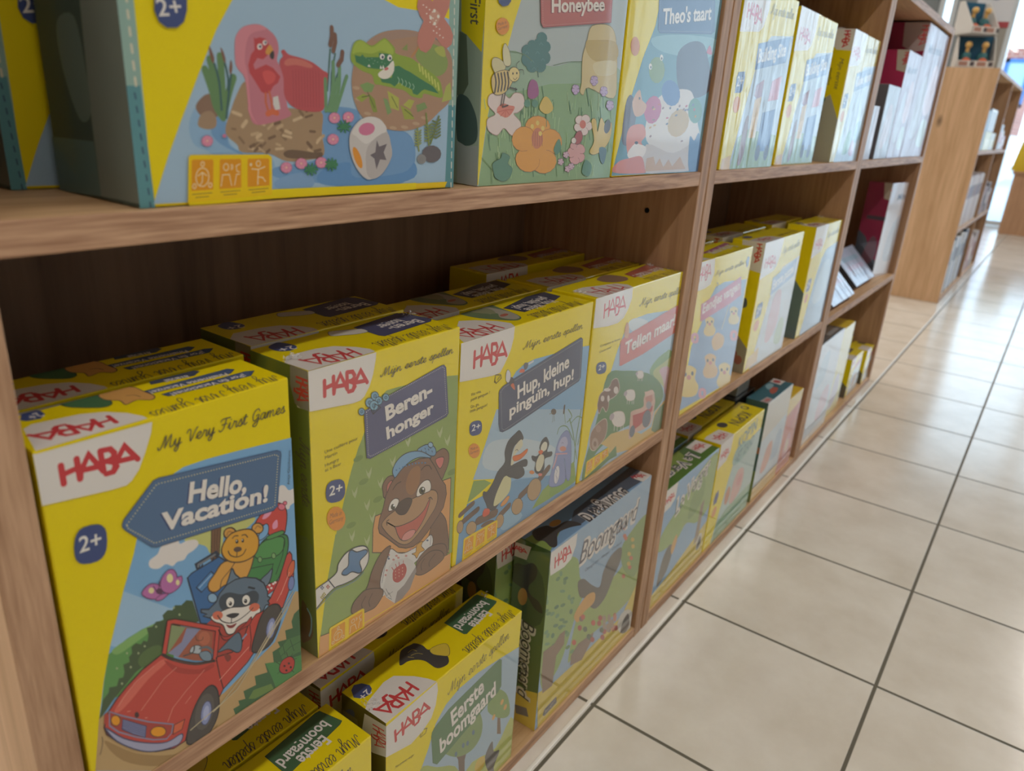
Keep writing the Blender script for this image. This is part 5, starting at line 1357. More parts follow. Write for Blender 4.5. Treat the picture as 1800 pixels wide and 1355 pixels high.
p|i|eee0d4|||2077,1172 -1,-2 -2,-2 -3,-1 -3,-1 -3,1 -1,1 -1,2 0,2 2,1 3,2 3,0 3,0 2,-2
p|i|eee0d4|||2108,1162 -1,-2 -2,-2 -3,-1 -3,0 -3,0 -2,1 0,2 0,2 2,2 3,1 3,0 3,0 2,-1
p|i|eee0d4|||2139,1152 -1,-2 -2,-2 -2,-1 -4,0 -2,0 -2,2 -1,1 0,2 2,2 3,1 3,1 3,-1 2,-1
p|i|eee0d4|||2081,1135 -1,-2 -2,-2 -3,-1 -3,0 -3,0 -2,1 0,2 0,2 2,2 3,1 3,0 3,0 2,-2
p|i|eee0d4|||2112,1125 -1,-2 -2,-2 -3,-1 -3,0 -3,0 -2,1 0,2 0,2 2,2 3,1 3,0 3,0 2,-1
p|i|eee0d4|||2143,1115 -1,-2 -1,-2 -3,-1 -3,0 -3,0 -2,1 -1,2 1,2 2,2 2,1 3,0 3,0 2,-1
p|i|eee0d4|||2175,1105 -1,-2 -2,-2 -2,-1 -4,-1 -3,1 -2,1 0,2 0,2 2,2 3,1 3,0 3,0 2,-2
p|i|eee0d4|||2116,1087 -1,-2 -2,-1 -3,-1 -3,-1 -3,1 -2,1 0,2 0,2 2,1 3,2 3,0 3,-1 2,-1
p|i|eee0d4|||2147,1077 0,-2 -2,-2 -3,-1 -3,0 -3,0 -2,2 -1,2 1,1 2,2 3,1 3,1 3,-1 2,-1
p|i|eee0d4|||2179,1067 0,-2 -2,-2 -3,-1 -3,-1 -3,1 -2,1 -1,2 1,2 2,2 2,1 4,0 2,0 3,-1
p|i|eee0d4|||2212,1056 -1,-2 -2,-2 -3,-1 -3,0 -3,0 -2,2 -1,2 1,2 2,1 3,1 3,1 3,-1 2,-1
p|i|eee0d4|||2152,1039 -1,-2 -2,-1 -3,-2 -3,0 -3,1 -2,1 -1,2 1,2 2,1 3,2 3,0 3,-1 2,-1
p|i|eee0d4|||2184,1029 -1,-2 -2,-2 -3,-1 -3,-1 -3,1 -2,1 -1,2 1,2 2,2 3,1 3,0 3,0 2,-2
p|i|eee0d4|||2216,1018 -1,-2 -1,-2 -3,-1 -4,0 -3,0 -2,1 0,2 0,2 2,2 3,1 3,1 3,-1 2,-1
p|i|eee0d4|||2249,1007 -1,-2 -2,-2 -3,-1 -3,0 -3,0 -2,2 -1,1 1,2 2,2 3,1 3,1 3,-1 2,-1
p|i|f2ece0|||2126,1114 -1,-5 -3,-4 -5,-3 -6,0 -5,1 -4,4 -1,4 1,5 3,5 5,2 6,1 5,-1 4,-4
p|i|f2ece0|||2161,1162 -1,-5 -3,-5 -5,-2 -6,-1 -5,2 -4,3 -1,5 1,5 3,4 5,3 6,0 5,-1 4,-4
p|i|f2ece0|||2201,1132 -1,-5 -3,-4 -5,-3 -6,-1 -5,2 -4,3 -2,5 1,5 4,4 5,3 6,1 5,-2 4,-3
p|i|f2ece0|||2167,1085 -1,-5 -3,-5 -5,-3 -6,0 -5,1 -4,4 -2,5 2,5 3,4 5,3 6,0 5,-1 4,-4
c|i|7f8f3f|16|2123,304 -18,114 -18,94
c|i|6a7a34|16|2138,314 42,86 41,97
c|i|94a050|13|2022,266 -16,76 -2,75
l|i|7f8f3f|11|2075,437 33,-9 40,20
l|i|6a7a34|11|2155,467 38,-9 44,20
l|i|94a050|9|1979,398 28,-11 33,16
l|i|7f8f3f|11|2076,416 32,-7 41,20
l|i|6a7a34|11|2156,446 37,-9 45,20
l|i|94a050|9|1979,379 29,-9 32,16
l|i|7f8f3f|11|2076,395 33,-5 41,20
l|i|6a7a34|11|2156,425 38,-9 45,20
l|i|94a050|9|1979,360 29,-7 33,16
l|i|7f8f3f|11|2077,375 32,-4 41,20
l|i|6a7a34|11|2157,404 38,-9 45,20
l|i|94a050|9|1980,342 29,-6 32,16
l|i|7f8f3f|11|2078,354 32,-2 41,19
l|i|6a7a34|11|2158,383 38,-9 45,20
l|i|94a050|9|1980,323 29,-4 33,16
l|i|7f8f3f|11|2078,333 33,0 41,19
l|i|6a7a34|11|2159,362 38,-9 45,19
l|i|94a050|9|1981,304 28,-2 33,16
p|i|645c60|||2256,243 -9,-26 -28,-20 -42,-11 -45,1 -41,12 -29,21 -10,25 9,25 27,20 40,11 45,0 42,-12 30,-20
p|i|8a8a8a|||2097,210 -5,-15 -12,-11 -19,-6 -21,0 -19,7 -13,12 -5,14 4,14 13,11 18,6 21,0 19,-6 14,-12
p|i|d8789c|||1312,464 -4,-14 -13,-11 -19,-7 -20,0 -18,5 -12,11 -4,13 5,14 13,11 18,7 20,0 18,-5 12,-11
p|i|e493b0|||1307,464 -1,-5 -4,-3 -5,-2 -6,0 -5,2 -3,3 -1,4 1,4 4,3 5,2 5,0 5,-1 4,-3
p|i|e493b0|||1296,448 -1,-4 -4,-4 -5,-2 -6,0 -5,2 -3,3 -1,4 1,4 4,3 5,2 6,1 5,-2 3,-3
p|i|e493b0|||1273,443 -1,-4 -4,-3 -5,-2 -6,0 -5,2 -3,3 -1,4 1,4 4,3 5,2 6,0 5,-1 3,-4
p|i|e493b0|||1255,454 -1,-4 -4,-4 -5,-1 -5,-1 -5,2 -4,3 -1,4 1,4 4,3 5,2 6,0 5,-1 3,-3
p|i|e493b0|||1256,471 -2,-4 -3,-3 -5,-2 -6,0 -5,1 -3,3 -1,4 1,4 4,4 5,1 5,1 5,-2 4,-3
p|i|e493b0|||1275,482 -2,-4 -3,-3 -5,-2 -6,0 -5,1 -3,3 -2,4 2,4 3,4 5,1 6,1 5,-2 3,-3
p|i|e493b0|||1297,479 -1,-4 -4,-4 -5,-2 -5,0 -5,2 -4,3 -1,4 1,4 4,3 5,2 6,0 5,-1 3,-3
p|i|f0b8b0|||1278,463 -1,-4 -3,-3 -5,-1 -5,-1 -4,2 -3,3 -1,3 1,4 3,3 5,1 5,1 4,-2 3,-3
p|i|d8789c|||1425,471 -5,-14 -13,-12 -19,-6 -21,-1 -18,6 -13,11 -4,13 5,14 13,11 19,7 20,1 19,-6 13,-10
p|i|e493b0|||1420,471 -2,-4 -3,-4 -6,-2 -6,0 -5,2 -3,3 -2,4 2,4 3,3 6,2 6,1 5,-2 3,-3
p|i|e493b0|||1409,455 -2,-5 -3,-3 -6,-2 -6,0 -5,2 -3,3 -2,4 2,4 3,3 6,2 6,0 5,-1 3,-3
p|i|e493b0|||1385,450 -2,-4 -3,-3 -6,-2 -5,0 -6,1 -3,3 -1,5 1,4 4,3 5,2 6,0 5,-2 3,-3
p|i|e493b0|||1366,461 -1,-4 -4,-4 -5,-2 -6,0 -5,2 -4,3 -1,4 1,4 4,3 5,2 6,1 5,-2 4,-3
p|i|e493b0|||1367,478 -2,-4 -4,-3 -5,-2 -6,0 -5,1 -3,3 -1,4 1,4 4,4 5,2 6,0 5,-2 3,-3
p|i|e493b0|||1386,489 -1,-4 -4,-3 -5,-2 -6,0 -5,1 -4,4 -1,4 1,4 4,3 5,2 6,0 5,-1 4,-4
p|i|e493b0|||1410,486 -2,-4 -3,-4 -6,-1 -6,-1 -5,2 -3,3 -2,4 2,4 3,4 6,2 6,0 5,-2 3,-3
p|i|f0b8b0|||1390,470 -1,-4 -3,-3 -5,-2 -5,0 -5,2 -3,3 -1,3 1,4 3,3 5,2 5,0 5,-2 3,-3
p|i|d8789c|||1298,338 -5,-14 -13,-11 -18,-6 -21,0 -18,6 -12,11 -4,14 5,13 13,12 18,6 20,0 18,-6 13,-11
p|i|e493b0|||1292,338 -1,-4 -4,-3 -5,-2 -6,0 -5,2 -3,3 -1,4 1,4 4,3 5,2 6,0 5,-1 3,-4
p|i|e493b0|||1282,322 -2,-4 -3,-3 -6,-2 -5,0 -5,2 -4,3 -1,4 1,4 4,4 5,1 6,1 5,-2 3,-4
p|i|e493b0|||1258,318 -1,-4 -4,-3 -5,-2 -6,0 -5,2 -3,3 -1,4 1,4 4,4 5,2 6,0 5,-2 3,-3
p|i|e493b0|||1240,329 -1,-4 -4,-3 -5,-2 -5,0 -5,2 -4,3 -1,4 1,4 4,4 5,1 6,0 5,-1 3,-4
p|i|e493b0|||1241,347 -1,-4 -4,-4 -5,-1 -6,0 -5,1 -3,4 -1,4 1,4 4,3 5,2 5,0 5,-2 4,-3
p|i|e493b0|||1260,358 -2,-4 -3,-4 -5,-2 -6,0 -5,2 -3,3 -1,4 1,4 4,4 5,2 5,0 5,-2 4,-3
p|i|e493b0|||1283,354 -2,-4 -3,-4 -5,-1 -6,-1 -5,2 -4,3 -1,5 2,4 3,3 5,2 6,0 5,-2 4,-3
p|i|f0b8b0|||1264,338 -2,-4 -3,-2 -4,-2 -5,0 -5,1 -3,3 -1,4 1,4 3,3 5,1 5,0 5,-1 3,-3
l|i|2f8050|13|1342,414 54,1
l|i|2f8050|13|1342,414 41,-21
l|i|2f8050|13|1342,414 9,-34
l|i|2f8050|13|1342,414 -27,-30
l|i|2f8050|13|1342,414 -50,-12
l|i|2f8050|13|1342,414 -49,12
l|i|2f8050|13|1342,414 -25,30
l|i|2f8050|13|1342,414 11,35
l|i|2f8050|13|1342,414 42,23
l|i|2f8050|13|1233,186 48,-1
l|i|2f8050|13|1233,186 36,-21
l|i|2f8050|13|1233,186 7,-32
l|i|2f8050|13|1233,186 -25,-27
l|i|2f8050|13|1233,186 -45,-9
l|i|2f8050|13|1233,186 -44,12
l|i|2f8050|13|1233,186 -22,29
l|i|2f8050|13|1233,186 10,32
l|i|2f8050|13|1233,186 38,20
p|i|d8789c|||432,325 -5,-12 -10,-10 -14,-5 -15,0 -13,5 -9,10 -2,12 5,12 10,10 14,5 15,0 13,-5 9,-10
p|i|e493b0|||428,325 -1,-3 -3,-3 -4,-2 -5,0 -3,2 -3,3 0,3 1,4 3,3 4,1 4,0 4,-1 2,-3
p|i|e493b0|||419,311 -1,-3 -3,-3 -4,-2 -5,0 -3,2 -3,3 0,3 1,4 3,3 4,1 4,0 4,-1 2,-3
p|i|e493b0|||401,308 -1,-3 -3,-3 -4,-2 -4,0 -4,2 -2,3 -1,3 2,4 2,2 4,2 5,0 3,-2 3,-2
p|i|e493b0|||388,318 -1,-4 -3,-3 -4,-1 -4,0 -4,1 -2,3 0,4 1,3 3,3 4,2 4,0 3,-2 3,-3
p|i|e493b0|||390,333 -1,-4 -3,-3 -4,-1 -4,0 -4,1 -2,3 -1,4 1,3 3,3 4,2 4,0 4,-2 2,-3
p|i|e493b0|||405,342 -2,-3 -3,-3 -3,-2 -5,0 -3,2 -3,3 0,3 1,4 3,3 4,1 4,0 4,-1 2,-3
p|i|e493b0|||422,339 -2,-4 -3,-3 -4,-1 -4,0 -4,1 -2,3 -1,4 2,3 3,3 4,2 4,0 3,-2 3,-3
p|i|f0b8b0|||406,325 -1,-3 -2,-3 -4,-1 -4,0 -3,1 -2,3 -1,3 2,3 2,3 4,1 3,0 4,-1 2,-3
p|i|d8789c|||936,178 -5,-14 -12,-10 -17,-6 -18,1 -16,6 -11,11 -3,14 5,13 12,11 16,5 19,0 16,-6 11,-11
p|i|e493b0|||931,178 -1,-4 -4,-3 -4,-2 -5,0 -5,2 -3,4 -1,4 1,4 4,3 4,1 6,0 4,-2 3,-3
p|i|e493b0|||921,163 -1,-4 -4,-3 -5,-2 -5,0 -4,2 -3,3 -1,4 1,4 4,3 4,2 5,0 5,-2 3,-3
p|i|e493b0|||900,160 -2,-4 -3,-4 -5,-1 -5,0 -4,2 -3,3 -1,4 1,4 3,3 5,2 5,0 5,-2 3,-3
p|i|e493b0|||884,171 -2,-4 -3,-3 -5,-2 -5,0 -4,2 -3,3 -1,4 1,4 3,3 5,2 5,0 5,-2 3,-3
p|i|e493b0|||885,188 -2,-4 -3,-3 -5,-2 -5,0 -4,2 -3,3 -1,4 1,4 3,3 5,2 5,0 5,-2 3,-3
p|i|e493b0|||902,198 -1,-4 -4,-3 -4,-2 -5,0 -5,2 -3,3 -1,4 1,4 4,3 5,2 5,0 4,-2 3,-3
p|i|e493b0|||923,194 -1,-4 -4,-4 -5,-1 -5,0 -4,2 -3,3 -1,4 1,4 3,3 5,2 5,0 5,-2 3,-3
p|i|f0b8b0|||905,179 -1,-4 -3,-3 -4,-1 -5,0 -4,2 -3,3 -1,3 2,4 3,2 4,2 4,0 5,-2 2,-3
p|i|d8789c|||1047,199 -5,-14 -13,-11 -17,-6 -19,1 -17,6 -11,12 -4,13 5,14 12,11 18,6 18,-1 17,-6 12,-11
p|i|e493b0|||1041,199 -1,-4 -3,-3 -5,-2 -6,0 -5,2 -3,3 -1,4 2,4 3,4 5,1 5,0 5,-2 3,-3
p|i|e493b0|||1031,183 -1,-4 -4,-3 -5,-2 -5,1 -5,1 -3,4 -1,4 1,4 4,3 5,2 5,0 5,-2 3,-4
p|i|e493b0|||1009,180 -2,-4 -3,-3 -5,-2 -5,0 -5,2 -3,3 -1,5 1,4 4,3 5,1 5,0 5,-2 3,-3
p|i|e493b0|||992,191 -1,-4 -4,-3 -5,-2 -5,1 -5,1 -3,4 -1,4 2,4 3,3 5,2 5,0 5,-2 3,-4
p|i|e493b0|||993,209 -1,-4 -4,-4 -5,-1 -5,0 -5,2 -3,3 -1,4 2,4 3,3 5,2 5,0 5,-2 3,-3
p|i|e493b0|||1011,219 -1,-4 -4,-3 -5,-2 -5,0 -5,2 -3,3 -1,4 2,4 3,4 5,1 5,0 5,-2 3,-3
p|i|e493b0|||1033,215 -2,-4 -3,-4 -5,-1 -6,0 -4,2 -3,3 -1,4 1,4 3,3 5,2 6,0 4,-2 4,-3
p|i|f0b8b0|||1014,199 -1,-3 -3,-3 -4,-2 -5,1 -4,1 -3,3 -1,4 1,3 3,3 5,2 4,0 5,-2 2,-3
p|i|d8789c|||1199,202 -5,-14 -13,-11 -19,-6 -20,0 -17,7 -12,11 -4,15 5,13 12,11 19,6 20,0 17,-6 13,-12
p|i|e493b0|||1193,202 -1,-4 -4,-3 -5,-2 -6,0 -5,2 -3,3 -1,4 1,5 4,3 5,2 6,0 5,-2 3,-4
p|i|e493b0|||1182,186 -1,-4 -4,-3 -5,-2 -5,0 -5,2 -4,3 -1,5 1,4 4,3 5,2 6,0 5,-2 3,-4
p|i|e493b0|||1159,183 -1,-5 -4,-3 -5,-2 -6,1 -5,2 -3,3 -1,4 1,4 4,4 5,1 6,0 5,-2 3,-3
p|i|e493b0|||1141,194 -1,-4 -4,-3 -5,-2 -5,0 -5,2 -4,4 -1,4 2,4 3,3 5,2 6,0 5,-2 3,-4
p|i|e493b0|||1142,212 -1,-4 -4,-3 -5,-2 -5,0 -5,2 -4,3 -1,4 2,4 3,4 5,1 6,0 5,-1 3,-4
p|i|e493b0|||1161,223 -1,-4 -4,-4 -5,-2 -6,1 -5,1 -3,4 -1,4 1,4 4,3 5,2 6,0 5,-2 3,-3
p|i|e493b0|||1184,218 -2,-4 -3,-3 -5,-2 -6,0 -5,2 -3,3 -1,4 1,5 4,3 5,2 5,0 5,-2 4,-4
p|i|f0b8b0|||1165,203 -2,-4 -3,-3 -4,-2 -5,0 -5,2 -3,3 -1,4 1,4 4,3 4,1 5,0 5,-2 3,-3
p|i|d8789c|||513,351 -1,-3 -4,-4 -5,-1 -5,0 -5,1 -3,3 -1,4 2,4 3,3 5,2 6,0 4,-2 4,-3
l|i|2f8050|13|1075,164 48,-1
l|i|2f8050|13|1075,164 35,-23
l|i|2f8050|13|1075,164 6,-33
l|i|2f8050|13|1075,164 -26,-28
l|i|2f8050|13|1075,164 -46,-10
l|i|2f8050|13|1075,164 -44,12
l|i|2f8050|13|1075,164 -23,29
l|i|2f8050|13|1075,164 10,32
l|i|2f8050|13|1075,164 38,20
l|i|2f8050|13|1232,194 47,-1
l|i|2f8050|13|1232,194 36,-21
l|i|2f8050|13|1232,194 7,-31
l|i|2f8050|13|1232,194 -24,-27
l|i|2f8050|13|1232,194 -43,-10
l|i|2f8050|13|1232,194 -42,11
l|i|2f8050|13|1232,194 -21,27
l|i|2f8050|13|1232,194 10,30
l|i|2f8050|13|1232,194 37,19
s|i|cfc9c6|||1382,339 24,60 73,60 98,20 88,-24 52,-79 38,-99 -10,-64 -79,-91 -91,-31 -63,9 -74,64 -46,89
s|i|e0dbd8|||1406,382 73,73 98,22 88,-26 39,-57 -128,-63 -62,-18 -73,43
s|i|bdb6b4|||1538,296 166,89 47,-108 -6,-64 -79,-91 -91,-30 -50,53
p|i|d8789c|||1600,415 -2,-17 -15,-17 -25,-12 -31,-6 -31,2 -23,9 -12,15 1,17 15,16 25,13 31,6 30,-2 24,-9
p|i|e59a3c|||1477,235 11,-30 4,-25 -5,-16 -12,-3 -18,10 -19,22 -16,28 -11,29 -4,25 5,15 12,3 17,-9 19,-21
p|i|6a6066|||1617,335 23,-40 70,18 -31,-54 26,-50 -59,5 -32,-63 -19,69 -38,22 47,18
p|i|f2cf10|||1178,51 -1,-22 1127,-19 23,37 -661,1
p|i|f0da06|||260,20 5,-27 553,16 1178,-2 -1,44 -480,2 -711,7
p|n|f2cf10|||256,14 530,15 11,210 -22,15 -478,2 -15,-12
p|n|e59c22|||282,73 128,3 14,147 -4,9 -116,0 -6,-9
l|n|f6dfae|5|390,142 -1,21 -9,16 -15,9 -17,0 -16,-9 -12,-17 -6,-21 2,-21 8,-16 15,-9 17,0 16,10 13,16 5,21
l|n|f6dfae|5|327,149 27,17 24,-17
l|n|f6dfae|5|354,161 -5,-43 -19,-20
l|n|f6dfae|5|369,208 -2,9 -7,3 -7,-3 -4,-9 2,-8 7,-3 7,3 4,8
l|n|f6dfae|5|312,98 -2,8 -7,4 -7,-4 -4,-9 2,-8 7,-4 7,4 4,9
l|n|f6dfae|5|404,99 -2,9 -7,3 -8,-3 -3,-9 2,-8 7,-4 7,4 4,8
l|n|8a6a10|4|286,56 116,3
l|n|8a6a10|4|303,39 77,2
p|n|e59c22|||447,76 137,3 11,144 -5,9 -123,0 -6,-9
l|n|f6dfae|5|513,190 -3,13 -11,6 -12,-6 -6,-13 4,-13 11,-5 12,5 5,13
l|n|f6dfae|5|459,91 14,59 41,1 10,-59
l|n|f6dfae|5|583,205 -23,-10 3,-28 16,-4
l|n|f6dfae|5|543,93 16,58 19,0
l|n|f6dfae|4|526,176 6,14 -4,14
l|n|f6dfae|4|534,177 6,13 -4,14
l|n|8a6a10|4|452,60 124,3
l|n|8a6a10|4|471,44 82,2
p|n|e59c22|||624,80 146,3 7,140 -5,9 -132,0 -6,-9
l|n|f6dfae|5|718,205 -3,11 -10,5 -11,-5 -5,-11 4,-11 10,-5 10,5 5,11
l|n|f6dfae|6|659,177 43,-4 44,14
l|n|f6dfae|6|702,173 -6,-41 -4,-41
l|n|f6dfae|6|699,132 29,-4 16,-22
p|n|f6dfae|||663,200 -2,7 -5,2 -7,-2 -3,-7 2,-6 6,-3 6,3
l|n|8a6a10|4|630,64 131,3
l|n|8a6a10|4|650,48 88,3
p|a|27407f|||186,1037 167,25 -12,-126 -21,-53 -39,-30 -53,-6 -38,21 -18,47
t|a|e9e4df|70|0.012;0.0;2+|192,893 125,20
p|l|e9e4df|||10,2376 1217,224 -89,-403 -224,-236 -932,-118
h|l|cf1f2b|119|40|122,2024 673,129''', 'S': '''p|s|6f7a70|||497,948 391,-9 -44,-916 -383,-5 4,413
p|s|4a6a68|||-88,-11 549,29 -4,274 -537,-10
s|s|5a7068|||235,851 184,24 48,-231 -2,-213 -127,-35 -109,243'''},
'honey': {'F': '''p|i|b8c4c4|||410,1353 -122,-339 -269,-549 -20,-465 2088,-2 16,1582
p|i|f0da06|||-24,1295 456,61 -73,-165 -88,-240 -197,-510 -65,-428 -32,-12
s|i|9ab89a|||261,827 74,166 287,-38 310,-29 436,75 707,-21 -31,-472 -1837,-64
p|i|8ab07a|||123,644 776,145 1201,85 -13,-876 -2077,2 66,416
l|i|5a8a4a|12|1229,176 -1,144
l|i|487a50|10|453,578 -24,66
l|i|a4cc8c|9|1047,283 -34,59
l|i|5a8a4a|8|1740,403 -18,145
l|i|a4cc8c|12|243,598 17,129
l|i|a4cc8c|10|317,511 4,81
l|i|b8d49c|9|428,73 -22,122
l|i|487a50|12|316,522 0,58
l|i|487a50|12|1168,199 -12,66
l|i|5a8a4a|9|599,338 16,123
l|i|b8d49c|9|1934,426 -15,108
l|i|a4cc8c|8|57,567 -20,65
l|i|487a50|12|1637,354 -57,117
l|i|5a8a4a|10|1513,135 14,156
l|i|a4cc8c|9|409,319 20,88
l|i|a4cc8c|12|1026,442 -4,89
l|i|5a8a4a|7|1396,450 -11,110
l|i|487a50|12|1827,639 -34,139
l|i|5a8a4a|12|765,587 -31,140
l|i|a4cc8c|11|435,49 8,110
l|i|b8d49c|9|232,362 -9,66
l|i|b8d49c|13|2137,84 -22,181
l|i|a4cc8c|8|588,457 11,99
l|i|487a50|8|987,521 -22,148
l|i|5a8a4a|12|986,299 6,108
l|i|487a50|10|1377,224 -11,142
l|i|487a50|13|1648,483 -46,164
l|i|487a50|9|377,126 -25,100
l|i|487a50|9|551,327 -3,119
l|i|a4cc8c|12|1493,115 -2,101
l|i|a4cc8c|8|2093,11 -42,129
l|i|b8d49c|8|1694,472 12,70
l|i|487a50|11|1132,225 -53,103
l|i|a4cc8c|12|322,360 -32,112
l|i|a4cc8c|7|1467,11 -61,171
l|i|5a8a4a|9|582,510 -19,71
l|i|487a50|7|1245,593 -21,78
l|i|487a50|13|527,379 -4,65
l|i|487a50|13|560,444 10,103
l|i|487a50|10|818,139 -41,123
l|i|a4cc8c|11|723,341 -20,75
l|i|a4cc8c|9|1751,656 19,73
l|i|b8d49c|9|1075,372 13,157
l|i|487a50|11|754,51 -34,150
l|i|487a50|10|454,596 -29,137
l|i|b8d49c|8|875,552 -50,113
l|i|487a50|8|280,386 -11,96
l|i|487a50|9|120,331 -4,128
l|i|5a8a4a|7|914,240 -45,118
l|i|5a8a4a|10|553,206 -22,115
l|i|487a50|10|1481,271 4,65
l|i|b8d49c|12|246,222 -11,71
l|i|b8d49c|12|1125,199 8,125
l|i|487a50|10|919,217 1,131
l|i|487a50|11|545,609 -16,123
l|i|b8d49c|13|569,518 -11,118
l|i|a4cc8c|9|809,303 -38,61
l|i|b8d49c|13|184,80 25,84
l|i|a4cc8c|11|1325,610 1,144
l|i|b8d49c|8|263,104 -6,148
l|i|5a8a4a|10|758,526 -4,114
l|i|5a8a4a|11|1447,469 10,120
l|i|b8d49c|10|278,364 21,82
l|i|a4cc8c|10|676,584 -2,119
l|i|a4cc8c|9|583,68 -9,110
l|i|a4cc8c|12|505,182 13,105
l|i|5a8a4a|11|851,394 -40,69
l|i|b8d49c|8|1258,582 19,71
l|i|5a8a4a|10|898,434 -27,133
l|i|a4cc8c|11|1768,30 -61,115
l|i|b8d49c|9|1860,336 -43,87
l|i|b8d49c|9|640,261 5,89
l|i|487a50|10|664,446 -7,115
l|i|5a8a4a|7|1123,179 -40,101
l|i|487a50|7|386,332 -17,141
l|i|b8d49c|10|1825,250 -51,111
l|i|b8d49c|8|1225,593 -43,143
l|i|a4cc8c|7|509,519 18,80
l|i|5a8a4a|11|671,179 1,87
l|i|487a50|9|934,55 3,71
l|i|5a8a4a|10|1398,542 -1,80
l|i|487a50|8|1235,67 -33,137
l|i|a4cc8c|8|193,50 -27,99
l|i|487a50|7|137,267 -37,117
l|i|487a50|13|1538,387 6,67
l|i|b8d49c|7|477,152 -24,65
l|i|487a50|12|138,382 -8,57
l|i|a4cc8c|8|1281,90 -26,162
l|i|487a50|12|764,309 -38,64
l|i|a4cc8c|11|1996,558 -22,71
l|i|a4cc8c|11|672,372 13,130
l|i|a4cc8c|10|582,357 -40,132
l|i|b8d49c|9|942,157 -40,86
l|i|b8d49c|13|182,465 5,59
l|i|a4cc8c|12|527,331 18,79
l|i|b8d49c|12|1741,610 -23,142
l|i|5a8a4a|10|1845,226 -1,149
l|i|b8d49c|9|1322,37 3,140
l|i|a4cc8c|8|697,542 -8,60
l|i|5a8a4a|7|582,593 -42,101
l|i|5a8a4a|8|267,405 -17,130
l|i|a4cc8c|11|674,426 -35,56
l|i|b8d49c|12|984,526 -24,125
l|i|a4cc8c|10|800,426 -17,99
l|i|b8d49c|13|858,166 -13,152
l|i|5a8a4a|8|246,150 -40,94
l|i|487a50|9|1819,505 -54,137
l|i|487a50|12|511,497 7,106
l|i|5a8a4a|11|717,144 -24,138
l|i|5a8a4a|8|314,139 -16,101
l|i|487a50|10|1465,469 -31,155
l|i|5a8a4a|8|984,573 -4,76
l|i|5a8a4a|11|1232,131 -9,63
l|i|b8d49c|13|958,300 6,127
l|i|a4cc8c|12|1920,199 -43,141
l|i|487a50|9|1160,216 -55,114
l|i|b8d49c|9|1549,257 9,155
l|i|5a8a4a|11|540,202 24,62
l|i|a4cc8c|10|1853,203 -71,158
l|i|b8d49c|9|251,414 -42,122
l|i|a4cc8c|12|715,515 -7,116
l|i|487a50|8|703,554 -43,118
l|i|5a8a4a|12|580,153 -38,134
l|i|5a8a4a|10|1253,160 -4,84
l|i|a4cc8c|10|1245,300 -14,102
l|i|487a50|8|1818,461 -62,92
l|i|a4cc8c|10|253,292 -21,108
l|i|5a8a4a|7|243,166 -9,85
l|i|b8d49c|11|1737,22 19,101
l|i|b8d49c|12|457,214 -48,135
l|i|487a50|11|1270,570 -48,90
l|i|a4cc8c|11|1528,175 10,151
l|i|5a8a4a|9|1993,245 -8,174
l|i|5a8a4a|8|376,425 22,70
l|i|487a50|8|845,619 -56,145
l|i|b8d49c|12|710,420 0,126
l|i|487a50|12|539,545 -32,96
l|i|5a8a4a|10|626,533 -30,138
l|i|5a8a4a|8|664,122 22,107
l|i|5a8a4a|10|533,200 -12,69
l|i|a4cc8c|8|379,131 -23,136
l|i|487a50|12|1561,646 -67,135
l|i|5a8a4a|7|1121,42 -45,152
l|i|5a8a4a|13|2010,370 -17,117
l|i|a4cc8c|9|1684,349 12,65
l|i|5a8a4a|8|831,272 -25,146
l|i|b8d49c|12|1458,126 -37,152
l|i|a4cc8c|9|2121,152 -68,170
l|i|b8d49c|10|1623,603 -39,97
l|i|5a8a4a|12|875,455 2,121
p|i|3f7a78|||614,1018 -5,-19 -18,-17 -28,-11 -31,-3 -30,6 -21,14 -9,18 5,19 18,16 27,11 31,3 30,-5 22,-14
p|i|3f7a78|||649,957 -6,-24 -22,-20 -34,-13 -38,-3 -36,8 -25,16 -11,22 6,23 21,20 33,13 38,4 36,-8 26,-16
p|i|3f7a78|||673,1062 -5,-17 -15,-15 -25,-9 -28,-3 -26,5 -18,12 -8,15 4,17 15,15 24,9 28,3 26,-5 19,-11
p|i|3f7a78|||812,1127 -5,-20 -18,-17 -29,-12 -33,-3 -31,6 -23,13 -9,18 4,20 19,17 28,11 33,4 31,-6 23,-13
p|i|3f7a78|||872,1067 -4,-20 -20,-17 -29,-11 -34,-3 -31,6 -23,13 -10,19 5,19 18,18 29,11 34,3 32,-5 23,-14
p|i|3f7a78|||881,989 -5,-23 -22,-20 -34,-12 -38,-3 -36,7 -26,16 -11,21 5,22 21,20 33,12 38,4 36,-7 27,-16
p|i|3f7a78|||825,925 -5,-23 -22,-20 -33,-12 -38,-3 -36,8 -25,16 -11,21 5,23 21,19 33,12 37,3 36,-7 26,-16
p|i|3f7a78|||712,916 -6,-22 -21,-20 -33,-12 -37,-2 -34,7 -25,16 -10,21 5,22 21,19 31,12 37,3 35,-7 25,-15
p|i|3f7a78|||775,1006 -7,-29 -27,-25 -43,-16 -48,-4 -44,9 -32,20 -14,27 7,29 26,24 41,16 48,5 45,-8 34,-20
p|i|3f7a78|||797,1074 -6,-24 -23,-21 -34,-14 -40,-3 -37,7 -26,16 -12,22 6,23 22,21 34,13 39,4 37,-6 28,-16
c|i|5a9490|5|521,987 22,17 26,-13
c|i|5a9490|5|601,930 22,17 26,-13
c|i|5a9490|5|707,1068 22,17 27,-13
c|i|5a9490|5|747,954 23,18 27,-14
c|i|5a9490|5|666,1000 22,17 27,-13
c|i|5a9490|5|631,880 23,18 27,-14
l|i|3f6a60|8|704,896 21,-64
c|i|6a8a5a|5|290,989 208,-6 126,-41
c|i|6a8a5a|5|931,933 212,43 225,22
